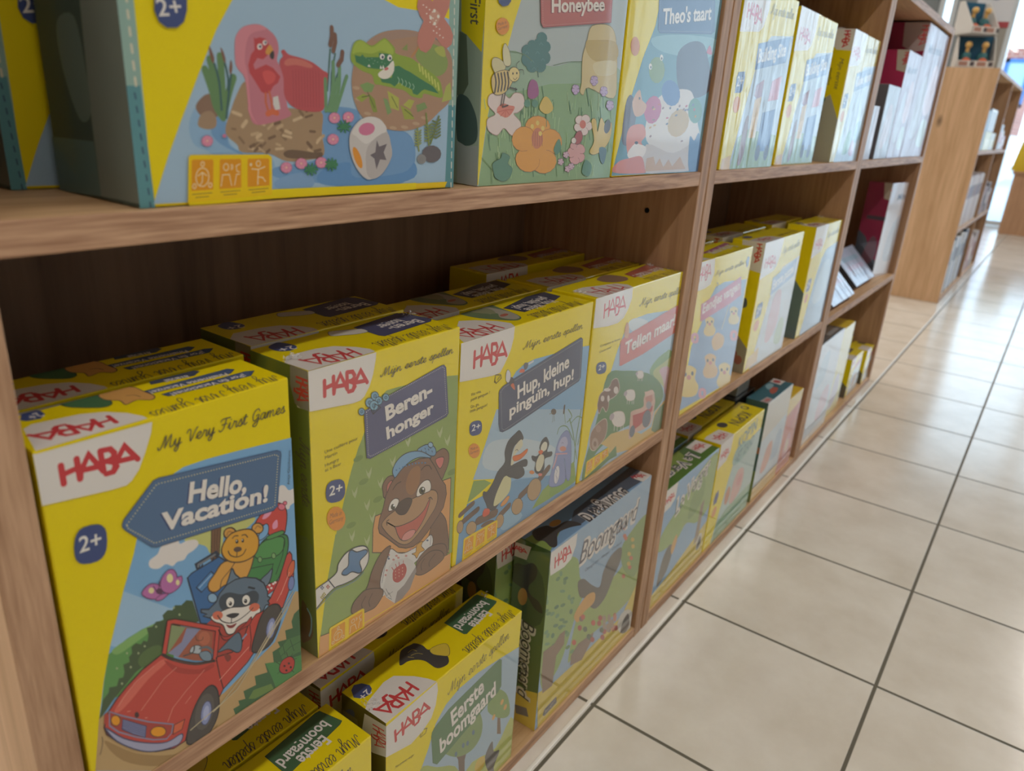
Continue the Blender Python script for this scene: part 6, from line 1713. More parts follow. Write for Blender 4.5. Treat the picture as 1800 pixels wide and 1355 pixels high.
s|i|ddc88a|5|a08a4a|1398,832 -21,198 50,130 65,132 304,34 138,-102 80,-278 -19,-218 -469,68 -79,-63 -65,26
s|i|c9ae5c|||1413,1159 100,24 408,25 59,-143 -373,-45 -164,58
s|i|e4d6a4|||1579,1003 378,45 7,-106 -303,-35
s|i|ead8d2|5|b08a80|84,593 15,75 153,20 94,-34 66,42 108,-8 33,-77 -78,-56 -58,-15 103,-64 -15,-81 -107,-15 -99,52 -86,-53 -115,37 -17,76 96,41
s|i|e2806a|||195,572 64,40 93,-9 71,-10 -41,-54 -67,-28 -94,23
l|i|d0604a|8|309,569 -111,-23
l|i|d0604a|8|309,569 -64,-47
l|i|d0604a|8|309,569 -6,-56
l|i|d0604a|8|309,569 50,-37
l|i|d0604a|8|309,569 93,3
p|i|e8a444|4|b06a2a|765,537 80,-10 67,-26 37,-38 1,-41 -38,-36 -66,-23 -82,-7 -80,12 -63,26 -34,37 1,39 34,35 63,24
p|i|e8a444|4|b06a2a|1146,360 11,-47 -26,-42 -58,-29 -77,-10 -80,12 -68,28 -41,41 -10,45 25,40 55,29 74,11 80,-9 70,-28
p|i|e8a444|4|b06a2a|1006,86 -80,-14 -84,6 -71,23 -45,37 -10,42 25,40 56,31 77,15 83,-4 74,-22 48,-37 13,-44 -26,-42
p|i|e8a444|4|b06a2a|551,118 -52,36 -23,42 11,39 42,31 66,15 78,-4 75,-21 56,-36 25,-44 -11,-41 -45,-31 -70,-14 -79,5
p|i|e8a444|4|b06a2a|421,386 39,36 60,23 72,5 69,-14 52,-30 24,-42 -9,-43 -40,-37 -64,-23 -73,-3 -68,15 -49,31 -22,40
p|i|e8a444|||925,299 -9,-48 -39,-38 -60,-20 -69,1 -63,21 -46,38 -21,47 10,46 36,37 57,21 68,0 65,-20 48,-37
s|i|d27a4a|||682,369 56,70 79,-13 38,-84 -45,-57 -79,0
l|i|8a4a30|5|703,411 1,-112
l|i|8a4a30|5|733,411 7,-112
l|i|8a4a30|5|764,412 12,-113
l|i|8a4a30|5|796,412 17,-113
l|i|8a4a30|5|827,413 23,-114
p|i|f0d060|||710,453 -1,-9 -7,-7 -9,-4 -12,0 -10,4 -8,6 -4,9 2,8 6,7 10,4 11,0 11,-4 8,-6
p|i|f0d060|||784,482 -2,-9 -6,-7 -10,-4 -11,0 -11,4 -8,6 -4,9 2,8 6,7 10,4 11,0 11,-3 8,-7
p|i|f0d060|||868,441 -1,-8 -6,-7 -11,-4 -11,0 -11,3 -9,7 -3,8 1,9 6,7 11,4 11,0 11,-3 9,-7
p|i|f0d060|||834,399 -1,-9 -6,-7 -10,-4 -12,0 -11,4 -8,7 -4,8 1,9 7,6 10,4 11,0 11,-3 9,-7
p|i|efdcd8|4|b08a80|1655,466 -11,-16 -25,-12 -32,-4 -33,2 -28,10 -18,15 -3,17 11,16 23,11 32,5 33,-2 29,-10 18,-15
p|i|efdcd8|4|b08a80|1522,390 -34,1 -31,8 -21,14 -6,16 9,15 22,12 31,6 35,-1 31,-8 21,-14 7,-16 -9,-16 -23,-12
p|i|efdcd8|4|b08a80|1345,441 -9,16 4,16 18,13 28,7 32,0 31,-7 23,-13 10,-16 -4,-17 -19,-13 -28,-7 -33,0 -30,8
p|i|efdcd8|4|b08a80|1365,546 27,9 33,3 31,-5 24,-11 12,-16 -3,-16 -17,-14 -28,-9 -33,-2 -31,5 -24,11 -11,15 3,16
p|i|efdcd8|4|b08a80|1553,564 28,-11 17,-15 1,-16 -13,-15 -27,-9 -33,-3 -34,4 -28,11 -16,14 -1,16 14,15 25,9 33,4
p|i|efdcd8|||1553,483 -3,-18 -16,-15 -25,-8 -30,0 -28,7 -21,14 -9,17 3,18 16,14 25,9 29,0 28,-7 21,-14
p|i|d8705c|||1535,485 -2,-15 -13,-13 -21,-8 -25,0 -23,7 -18,12 -8,15 3,16 13,13 20,7 25,1 23,-7 18,-12
p|i|e2a8a8|4|a06a6a|1548,169 -29,-12 -35,-5 -34,3 -25,10 -14,16 2,19 17,17 29,12 34,6 34,-3 27,-10 13,-17 -2,-18
p|i|e2a8a8|4|a06a6a|1371,143 -35,11 -24,16 -8,16 9,15 25,9 35,3 39,-5 36,-11 25,-15 8,-17 -9,-15 -26,-9 -36,-3
p|i|e2a8a8|4|a06a6a|1258,246 6,19 19,14 27,8 31,-1 28,-10 20,-16 7,-20 -6,-19 -19,-15 -28,-8 -30,2 -28,10 -20,16
p|i|e2a8a8|4|a06a6a|1359,336 39,1 36,-5 26,-12 10,-15 -7,-16 -24,-13 -35,-8 -39,-1 -35,5 -25,12 -10,15 7,16 23,13
p|i|e2a8a8|4|a06a6a|1539,291 19,-19 3,-19 -12,-15 -26,-8 -34,0 -35,9 -29,15 -18,18 -3,19 12,15 25,8 34,0 35,-8
p|i|e2a8a8|||1477,237 -2,-21 -15,-17 -24,-9 -28,0 -27,10 -20,17 -10,21 2,21 15,16 23,9 28,0 28,-9 20,-17
s|i|b04a4e|4|3a2020|1356,359 27,53 73,16 41,-53 -37,-53 -75,-8
p|i|efe4dc|4|3a2020|1392,344 -2,-12 -10,-9 -16,-5 -19,0 -18,5 -13,9 -6,12 2,12 10,9 16,5 19,1 17,-6 14,-9
s|i|e0c050|4|9a7a20|1627,515 77,17 54,-108 40,126 116,-76 96,34 -3,-145 -116,-97 -158,-47 -87,32 62,94
s|i|3f6a70|||1820,282 139,-17 -24,-130 -75,34
p|i|4a4a50|||1993,470 -11,-27 -20,-20 -27,-11 -27,2 -23,14 -13,23 -1,27 10,27 20,20 26,11 28,-1 22,-14 14,-23
s|i|a04a88|||587,744 30,55 48,9 54,-30 23,-79 -83,-37 -65,17
l|i|5a8a5a|9|651,661 14,-114
p|i|4f8a70|||633,627 -3,-13 -11,-10 -17,-7 -20,0 -18,5 -14,9 -5,13 2,12 11,11 17,6 20,1 18,-5 14,-9
p|i|4f8a70|||746,632 -3,-13 -11,-11 -18,-7 -20,0 -19,5 -14,9 -6,13 3,13 11,11 18,6 20,1 19,-5 14,-10
s|i|e0c050|||769,592 30,69 48,30 70,-25 58,-67 -95,-45
l|i|5a8a5a|9|880,554 13,-98
p|i|c8b0d8|4|8a6a9a|1369,757 -8,-8 -11,-4 -14,-2 -12,2 -9,5 -4,7 2,8 8,7 12,5 13,2 13,-2 9,-5 3,-7
p|i|c8b0d8|4|8a6a9a|1308,728 -16,2 -13,4 -7,5 0,7 7,6 13,4 16,1 16,-1 12,-4 8,-6 0,-6 -8,-6 -12,-4
p|i|c8b0d8|4|8a6a9a|1245,757 -2,8 4,7 8,5 13,2 13,-1 11,-5 8,-7 2,-8 -4,-7 -9,-5 -12,-2 -13,1 -12,5
p|i|c8b0d8|4|8a6a9a|1267,802 14,4 15,1 13,-3 7,-5 2,-7 -6,-6 -11,-6 -15,-4 -15,-1 -12,3 -8,5 -1,6 6,7
p|i|c8b0d8|4|8a6a9a|1343,802 12,-5 5,-7 -1,-7 -7,-5 -13,-3 -15,1 -15,3 -11,5 -6,7 2,7 7,5 13,3 15,0
p|i|c8b0d8|||1332,771 -1,-9 -6,-7 -10,-4 -11,-1 -11,4 -9,6 -4,8 1,8 6,7 10,5 12,0 11,-3 8,-6
p|i|c8b0d8|4|8a6a9a|1870,767 -8,-8 -13,-5 -15,-2 -14,2 -10,6 -5,7 3,9 8,7 13,5 15,2 14,-2 10,-5 5,-8
p|i|c8b0d8|4|8a6a9a|1802,737 -18,2 -14,4 -8,6 0,6 8,6 14,5 17,1 18,-1 15,-4 8,-6 0,-7 -8,-6 -14,-4
p|i|c8b0d8|4|8a6a9a|1731,767 -2,8 4,8 9,5 14,3 15,-2 13,-5 8,-7 3,-8 -4,-8 -10,-5 -13,-3 -15,2 -13,5
p|i|c8b0d8|4|8a6a9a|1754,815 16,4 17,1 14,-3 9,-5 1,-7 -6,-8 -12,-6 -16,-4 -17,0 -14,2 -8,6 -2,6 6,8
p|i|c8b0d8|4|8a6a9a|1840,815 13,-6 6,-7 -1,-7 -8,-5 -14,-3 -17,0 -17,3 -12,6 -7,7 1,8 9,5 14,3 17,0
p|i|c8b0d8|||1829,782 -1,-9 -7,-8 -11,-4 -13,-1 -12,4 -10,6 -5,9 1,9 7,7 11,5 13,0 12,-3 10,-6
p|i|c8b0d8|4|8a6a9a|2015,649 -9,-8 -13,-5 -16,-2 -14,3 -11,5 -5,8 3,9 8,7 14,5 15,2 15,-2 10,-6 5,-8
p|i|c8b0d8|4|8a6a9a|1944,619 -18,2 -15,4 -9,6 0,7 8,7 15,4 18,1 19,-1 15,-5 8,-6 1,-7 -8,-6 -15,-4
p|i|c8b0d8|4|8a6a9a|1870,651 -2,8 4,8 10,6 14,2 15,-2 14,-5 9,-8 3,-8 -4,-8 -11,-6 -14,-2 -15,2 -14,5
p|i|c8b0d8|4|8a6a9a|1894,700 17,3 17,1 15,-3 9,-5 1,-8 -6,-7 -13,-6 -16,-4 -18,0 -14,2 -9,6 -2,7 7,8
p|i|c8b0d8|4|8a6a9a|1983,699 13,-6 7,-8 -1,-7 -9,-6 -14,-2 -18,0 -17,4 -13,6 -7,7 1,8 9,5 15,3 17,0
p|i|c8b0d8|||1971,665 -1,-10 -6,-7 -12,-5 -13,0 -13,3 -10,7 -5,9 1,10 7,7 11,5 13,0 13,-3 10,-7
p|i|c8b0d8|4|8a6a9a|1675,847 -8,-8 -13,-5 -14,-1 -13,1 -10,5 -4,8 2,8 8,7 12,5 15,2 13,-2 10,-5 4,-7
p|i|c8b0d8|4|8a6a9a|1609,817 -17,2 -13,3 -8,6 0,7 8,6 13,4 17,2 17,-1 14,-4 8,-6 0,-7 -8,-6 -14,-4
p|i|c8b0d8|4|8a6a9a|1542,846 -2,8 4,7 9,6 13,2 14,-1 12,-5 9,-7 2,-8 -4,-7 -9,-6 -13,-2 -14,1 -13,5
p|i|c8b0d8|4|8a6a9a|1565,893 15,3 16,1 13,-2 9,-5 1,-7 -6,-7 -12,-6 -15,-4 -16,-1 -13,2 -9,5 -1,7 6,7
p|i|c8b0d8|4|8a6a9a|1646,894 13,-6 6,-7 -1,-7 -8,-5 -14,-3 -16,0 -16,3 -12,6 -6,7 1,6 8,6 14,3 16,0
p|i|c8b0d8|||1635,861 -1,-9 -6,-7 -11,-5 -12,0 -12,3 -9,6 -5,9 2,8 6,8 10,4 13,1 12,-3 9,-7
s|i|4f8a70|4|2f5a48|192,101 -17,67 99,38 20,40 97,-28 -19,-54 65,-42 -30,-69 -93,-25 -96,31
s|i|4f8a70|||1538,63 43,110 122,-50 -30,-95
s|i|4f8a70|||1029,270 71,88 46,-74 -54,-59
l|i|7a9a5a|8|38,210 129,-82 9,-108
p|i|d8b8c8|4|9a6a8a|1211,161 -3,-5 -6,-4 -10,-1 -10,1 -9,3 -7,4 -2,5 3,5 6,3 10,2 10,-1 9,-3 7,-4
p|i|d8b8c8|4|9a6a8a|1174,136 -10,0 -9,3 -7,4 -3,6 2,5 5,4 9,2 9,0 10,-3 6,-4 3,-6 -1,-5 -5,-4
p|i|d8b8c8|4|9a6a8a|1116,151 -3,5 1,5 5,4 8,3 10,0 10,-2 7,-4 4,-5 -1,-5 -5,-4 -9,-3 -10,0 -9,2
p|i|d8b8c8|4|9a6a8a|1117,184 8,3 9,1 10,-2 9,-4 4,-5 1,-5 -4,-4 -8,-3 -9,-1 -10,2 -8,4 -5,5 -1,5
p|i|d8b8c8|4|9a6a8a|1175,191 9,-4 5,-4 1,-6 -4,-4 -7,-4 -9,-1 -10,1 -8,3 -5,5 -1,5 3,5 7,3 10,2
p|i|d8b8c8|||1180,164 -2,-5 -5,-4 -8,-2 -9,0 -9,2 -6,5 -3,5 1,5 5,4 8,3 9,-1 9,-2 7,-4
p|i|d8b8c8|4|9a6a8a|1340,97 -2,-5 -7,-3 -10,-2 -11,1 -9,3 -7,4 -2,6 2,4 7,4 10,1 11,0 9,-3 7,-5
p|i|d8b8c8|4|9a6a8a|1302,72 -10,0 -9,3 -8,5 -3,5 2,5 5,4 9,2 10,0 10,-3 7,-4 3,-6 -1,-5 -6,-4
p|i|d8b8c8|4|9a6a8a|1242,87 -3,5 1,6 5,4 9,2 10,1 10,-2 7,-4 4,-5 -1,-5 -5,-5 -9,-2 -10,-1 -10,3
p|i|d8b8c8|4|9a6a8a|1243,122 8,2 10,1 10,-2 9,-4 5,-5 0,-5 -4,-5 -8,-2 -10,-1 -10,2 -8,4 -5,5 -1,5
p|i|d8b8c8|4|9a6a8a|1303,128 9,-4 5,-4 1,-6 -3,-5 -8,-3 -9,-2 -10,2 -9,3 -5,5 -1,5 3,5 7,4 10,1
p|i|d8b8c8|||1308,101 -2,-6 -5,-4 -8,-2 -10,0 -9,3 -6,4 -3,6 1,5 5,4 8,2 10,0 9,-2 7,-5
p|i|d8b8c8|4|9a6a8a|1290,220 -3,-5 -7,-3 -9,-2 -11,1 -9,3 -7,4 -2,5 3,5 6,4 10,1 10,0 10,-3 6,-5
p|i|d8b8c8|4|9a6a8a|1252,195 -10,0 -9,3 -7,4 -3,6 1,5 6,4 8,2 10,0 10,-3 7,-4 3,-5 -2,-6 -5,-4
p|i|d8b8c8|4|9a6a8a|1194,210 -4,5 1,5 5,4 9,3 10,0 10,-2 7,-4 4,-5 -1,-5 -6,-4 -8,-3 -10,0 -10,2
p|i|d8b8c8|4|9a6a8a|1194,243 8,3 10,1 10,-2 8,-4 5,-4 1,-6 -4,-4 -8,-3 -10,-1 -10,2 -8,4 -5,5 -1,5
p|i|d8b8c8|4|9a6a8a|1253,250 9,-3 5,-5 1,-5 -3,-5 -8,-4 -9,-1 -10,1 -8,3 -6,5 0,5 3,5 7,4 9,1
p|i|d8b8c8|||1258,224 -2,-6 -5,-4 -8,-2 -9,0 -9,2 -7,5 -3,5 2,5 5,4 8,3 9,0 9,-3 7,-4
p|i|d8b8c8|4|9a6a8a|1397,119 -2,-5 -7,-4 -10,-1 -11,1 -10,3 -7,4 -2,5 3,5 7,4 9,1 11,0 10,-3 7,-5
p|i|d8b8c8|4|9a6a8a|1359,94 -11,0 -9,3 -7,4 -3,6 1,5 6,4 8,2 11,0 9,-3 7,-4 4,-6 -2,-5 -5,-4
p|i|d8b8c8|4|9a6a8a|1298,109 -4,5 1,5 6,5 8,2 11,1 10,-2 8,-4 3,-5 0,-6 -6,-4 -9,-3 -10,0 -10,2
p|i|d8b8c8|4|9a6a8a|1299,143 8,3 10,1 10,-2 9,-4 5,-5 0,-5 -4,-5 -7,-2 -11,-1 -10,2 -9,4 -5,5 0,5
p|i|d8b8c8|4|9a6a8a|1360,150 8,-4 6,-5 1,-5 -4,-5 -7,-3 -10,-2 -10,1 -9,4 -5,5 -1,5 3,5 8,3 9,2
p|i|d8b8c8|||1364,122 -1,-5 -5,-4 -9,-2 -10,0 -9,2 -6,5 -3,5 1,6 5,4 8,2 10,0 9,-3 7,-4
s|i|d9cf9a|4|6a5a3a|104,865 6,55 75,6 81,-37 -7,-38 -85,-42
s|i|e2dcae|4|6a5a3a|255,888 -31,96 28,51 62,-56 20,-85
s|i|e0c478|4|3a2e22|110,792 62,41 109,20 70,-20 18,-62 -95,-82 -110,-18 -47,48
c|i|3f332a|18|141,812 20,-54 -9,-69
c|i|3f332a|18|180,819 20,-58 -9,-65
c|i|3f332a|18|219,825 21,-62 -10,-60
c|i|3f332a|18|258,832 23,-67 -11,-54
c|i|3f332a|18|298,838 23,-70 -11,-50
p|i|ecd68a|4|3a2e22|461,834 -5,-24 -19,-20 -29,-12 -33,-2 -30,9 -22,17 -10,22 5,23 18,20 29,12 32,2 31,-8 23,-17
p|i|2a2018|||379,835 -1,-4 -2,-3 -4,-2 -4,-1 -3,2 -3,3 -2,3 1,4 2,4 4,1 4,1 4,-2 2,-3
p|i|2a2018|||429,841 0,-4 -2,-3 -4,-2 -4,-1 -4,2 -3,3 -1,3 0,4 2,4 4,1 4,1 4,-2 3,-3
c|i|3a2e22|4|377,803 25,-11 26,18
c|i|3a2e22|5|416,875 -3,32 32,21
c|i|3a2e22|5|441,864 58,5 16,-31
l|i|3a2e22|11|253,676 -15,-77
l|i|3a2e22|11|286,690 -25,-103 68,15
l|i|3a2e22|11|339,731 94,-8
p|i|e8973a|||291,1157 -6,-26 -21,-22 -32,-15 -37,-4 -33,8 -24,17 -10,24 6,25 20,22 31,15 36,4 34,-7 25,-17
t|i|8a4a20|21|0.0;0.0;Made in|154,1143 98,28
t|i|8a4a20|21|0.0;0.0;Germany|152,1112 117,36
p|a|27407f|||131,1361 159,23 6,-58 -36,-34 -64,-14 -49,17
p|t|c06058|6|9a3a38|670,1437 35,-207 34,-31 1067,157 -21,237
d|t|e0b0a8|6|16|696,1441 40,-220 51,-4 994,148 -24,224
t|t|8a2a2e|94|0.03;0.0;Honeybee|829,1313 825,115
t|t|efe6dc|94|0.03;0.0;Honeybee|844,1320 827,116''', 'S': '''p|s|f0da06|||275,1303 229,-5 -19,-346 -148,117 -52,24
p|s|5a6a50|||268,1093 69,-24 35,-337 -64,-101 -45,23
s|s|2f4f4c|||264,629 95,16 73,-84 40,-98 -1,-127 -93,-45 -100,44
p|s|a8b0b0|||293,5 206,-5 -17,299 -104,-15 -99,38
t|s|4a4334|92|0.01;0.3;First|357,1324 14,-194'''},
'theo': {'F': '''p|i|5f94a4|||617,1666 -47,-240 -185,-303 -163,-379 -124,-396 -104,-334 2259,-18 -9,1888
s|i|86b4be|||525,1311 676,101 957,43 -180,-201 -1142,-44
s|i|4a4a58|||1193,1034 -23,205 274,129 332,14 209,-145 205,-250 -163,-124 -383,-55 -304,58
s|i|e0d8d0|||643,610 310,219 565,64 223,-81 197,-261 118,-176 -215,-119 -703,-34 -464,128
s|i|cfc4bc|||684,315 683,-95 696,135 115,-306 -976,-35 -527,33
p|i|c9a070|||724,172 163,16 70,-93 87,73 118,-96 110,83 118,-78 180,103 196,-141 -1047,-2
p|i|4a74b0|||1337,864 22,-58 -27,-52 -71,-35 -99,-11 -106,14 -93,37 -61,52 -19,55 25,50 66,35 95,12 106,-12 95,-35
p|i|c04a78|||932,648 -28,-60 -62,-46 -84,-22 -87,4 -74,31 -47,49 -11,59 27,57 59,45 81,24 87,-2 76,-29 50,-50
p|i|c9a860|||1675,508 -65,-61 -106,-42 -123,-14 -117,16 -88,41 -42,58 10,64 60,59 99,41 121,17 119,-12 94,-40 47,-60
p|i|4f8a68|||2015,689 3,-60 -39,-50 -72,-29 -90,-2 -89,25 -71,46 -39,57 -2,58 37,49 69,28 87,4 89,-22 74,-45
p|i|7f9a4a|||898,1048 -2,-55 -38,-47 -67,-29 -80,-4 -79,19 -60,39 -32,51 2,54 37,45 63,28 79,7 79,-17 63,-39
p|i|f0ece0|||600,1059 0,-12 -6,-11 -13,-7 -15,-1 -16,5 -12,9 -7,12 0,13 7,11 12,6 15,1 16,-4 12,-9
p|i|f0ece0|||826,1160 1,-13 -7,-11 -13,-7 -16,-1 -17,4 -13,9 -7,13 0,12 7,11 13,7 16,2 16,-5 13,-9
p|i|1f1f1f|||590,1052 0,-5 -3,-5 -5,-3 -7,-1 -7,2 -5,4 -3,6 -1,6 3,4 6,3 7,1 7,-2 5,-4
p|i|1f1f1f|||812,1152 0,-6 -3,-5 -6,-3 -7,0 -7,2 -6,4 -3,5 0,6 3,5 6,3 7,0 7,-2 6,-4
s|i|5a5058|||134,348 -5,327 85,101 135,-92 24,-166 -82,-204
s|i|d8a880|||266,713 120,120 83,-95 111,-45 -56,-87 -168,-21
p|i|2a2018|||427,753 -1,-6 -4,-4 -7,-3 -8,-1 -8,3 -7,4 -3,5 0,6 4,5 7,3 8,0 9,-2 6,-4
s|i|d8784a|||223,365 64,118 265,22 88,-103 -82,-70 120,-70 -87,-53 -270,-14
s|i|efe6de|||279,212 127,103 117,0 163,-36 -50,-88 -186,-50
p|i|2a2018|||488,328 -2,-6 -10,-6 -14,-3 -18,0 -16,3 -12,6 -6,6 2,7 10,5 14,3 18,0 16,-2 12,-6
s|i|d87858|||22,47 87,99 216,31 271,14 116,-127 -29,-45
s|i|4a78a8|||1876,16 -109,377 141,-38 125,80 208,-408
p|i|8a5a4a|||783,550 -15,0 -12,1 -9,3 -2,4 3,4 10,3 13,2 14,1 13,-1 9,-3 2,-4 -4,-4 -9,-3
p|i|c04a5a|||873,705 -14,-1 -13,0 -9,3 -4,3 3,4 8,4 13,3 14,2 13,-1 9,-2 4,-4 -3,-4 -8,-4
p|i|5a6a8a|||1358,678 -6,-6 -9,-4 -11,-2 -10,1 -7,4 -3,5 2,7 6,5 9,5 11,1 10,-1 7,-4 3,-5
p|i|5a6a8a|||1760,740 -5,-7 -9,-4 -11,-2 -11,1 -8,3 -5,6 0,6 5,6 9,5 11,2 11,-1 9,-3 4,-6
p|i|d0a040|||772,655 -12,-2 -13,-1 -10,1 -5,3 0,4 5,5 10,4 12,3 13,1 10,-1 6,-3 0,-5 -6,-4
p|i|5a6a8a|||1570,674 -12,-4 -14,-2 -12,0 -8,3 -3,5 3,5 9,6 12,4 14,2 12,0 8,-3 3,-5 -3,-5
p|i|8a5a4a|||990,676 -9,-5 -11,-3 -11,0 -8,2 -4,4 0,5 5,6 9,5 11,3 11,0 8,-2 5,-4 -1,-5
p|i|5a6a8a|||1131,519 -12,-4 -14,-1 -11,1 -7,3 -1,4 4,5 10,5 12,4 13,1 11,-1 7,-3 2,-5 -5,-5
p|i|c04a5a|||1813,694 0,-6 -6,-6 -9,-3 -11,0 -11,3 -8,5 -4,6 0,7 6,5 9,3 11,0 11,-2 8,-5
p|i|8a5a4a|||1514,681 -11,-4 -13,-3 -12,0 -9,3 -3,4 2,6 8,5 11,5 13,2 12,0 9,-2 3,-5 -2,-5
p|i|8a5a4a|||771,389 -9,-4 -11,-3 -11,0 -8,2 -3,5 0,5 6,6 9,4 11,2 11,1 8,-3 3,-4 -1,-6
p|i|c04a5a|||1578,718 -12,-5 -14,-2 -12,0 -8,3 -3,4 2,6 9,5 11,5 14,2 12,0 8,-3 4,-4 -3,-6
p|i|8a5a4a|||1573,340 -16,-1 -15,1 -12,2 -5,4 3,5 8,4 14,3 16,2 15,-1 11,-2 6,-4 -3,-5 -8,-4
p|i|5a6a8a|||1168,687 -3,-6 -7,-5 -9,-2 -10,1 -9,3 -5,5 -1,6 3,6 7,5 9,2 10,0 9,-3 5,-6
p|i|5a6a8a|||1336,612 -12,-4 -14,-1 -12,1 -7,3 -1,4 4,5 10,5 13,4 13,1 12,-1 7,-3 2,-4 -5,-5
p|i|d0a040|||1870,620 -4,-7 -9,-4 -11,-2 -11,0 -10,4 -5,6 0,6 5,7 8,4 11,3 11,-1 10,-4 5,-6
p|i|8a5a4a|||1401,715 -5,-6 -9,-4 -11,-2 -10,1 -7,3 -4,6 1,6 6,6 8,4 11,2 10,-1 8,-3 3,-6
p|i|d0a040|||828,496 -15,-1 -13,1 -9,2 -4,4 3,4 8,4 13,3 14,1 13,-1 9,-2 4,-4 -2,-4 -9,-4
p|i|5a6a8a|||1639,685 -9,-6 -12,-3 -12,-1 -9,2 -6,4 -1,6 5,6 9,5 11,4 12,1 10,-2 6,-4 1,-6
p|i|d0a040|||739,474 -12,-3 -12,-1 -10,1 -7,2 -1,5 4,5 8,4 12,4 12,1 10,-1 7,-3 1,-4 -4,-5
p|i|8a5a4a|||746,675 -8,-4 -9,-4 -11,-1 -8,2 -5,4 0,5 4,6 7,5 10,3 10,1 8,-2 5,-4 1,-5
p|i|c04a5a|||1112,576 -15,-1 -13,0 -10,3 -4,3 3,5 8,4 13,3 15,1 14,-1 10,-2 4,-4 -3,-4 -9,-4
s|i|c8506a|||1907,1303 71,80 86,-84
p|i|d88a3a|||289,1217 0,-37 -19,-32 -33,-19 -41,-4 -41,13 -33,27 -18,35 0,36 18,31 32,20 41,4 41,-12 34,-27
p|t|3f5f8c|5|2a4468|569,1721 67,-320 48,-26 1298,126 64,34 -128,375
d|t|c8d0d8|6|16|591,1724 76,-332 1283,126 -80,385
t|t|22365a|131|0.025;0.0;Theo's taart|702,1450 1177,181
t|t|efe9e2|131|0.025;0.0;Theo's taart|719,1458 1181,183'''},
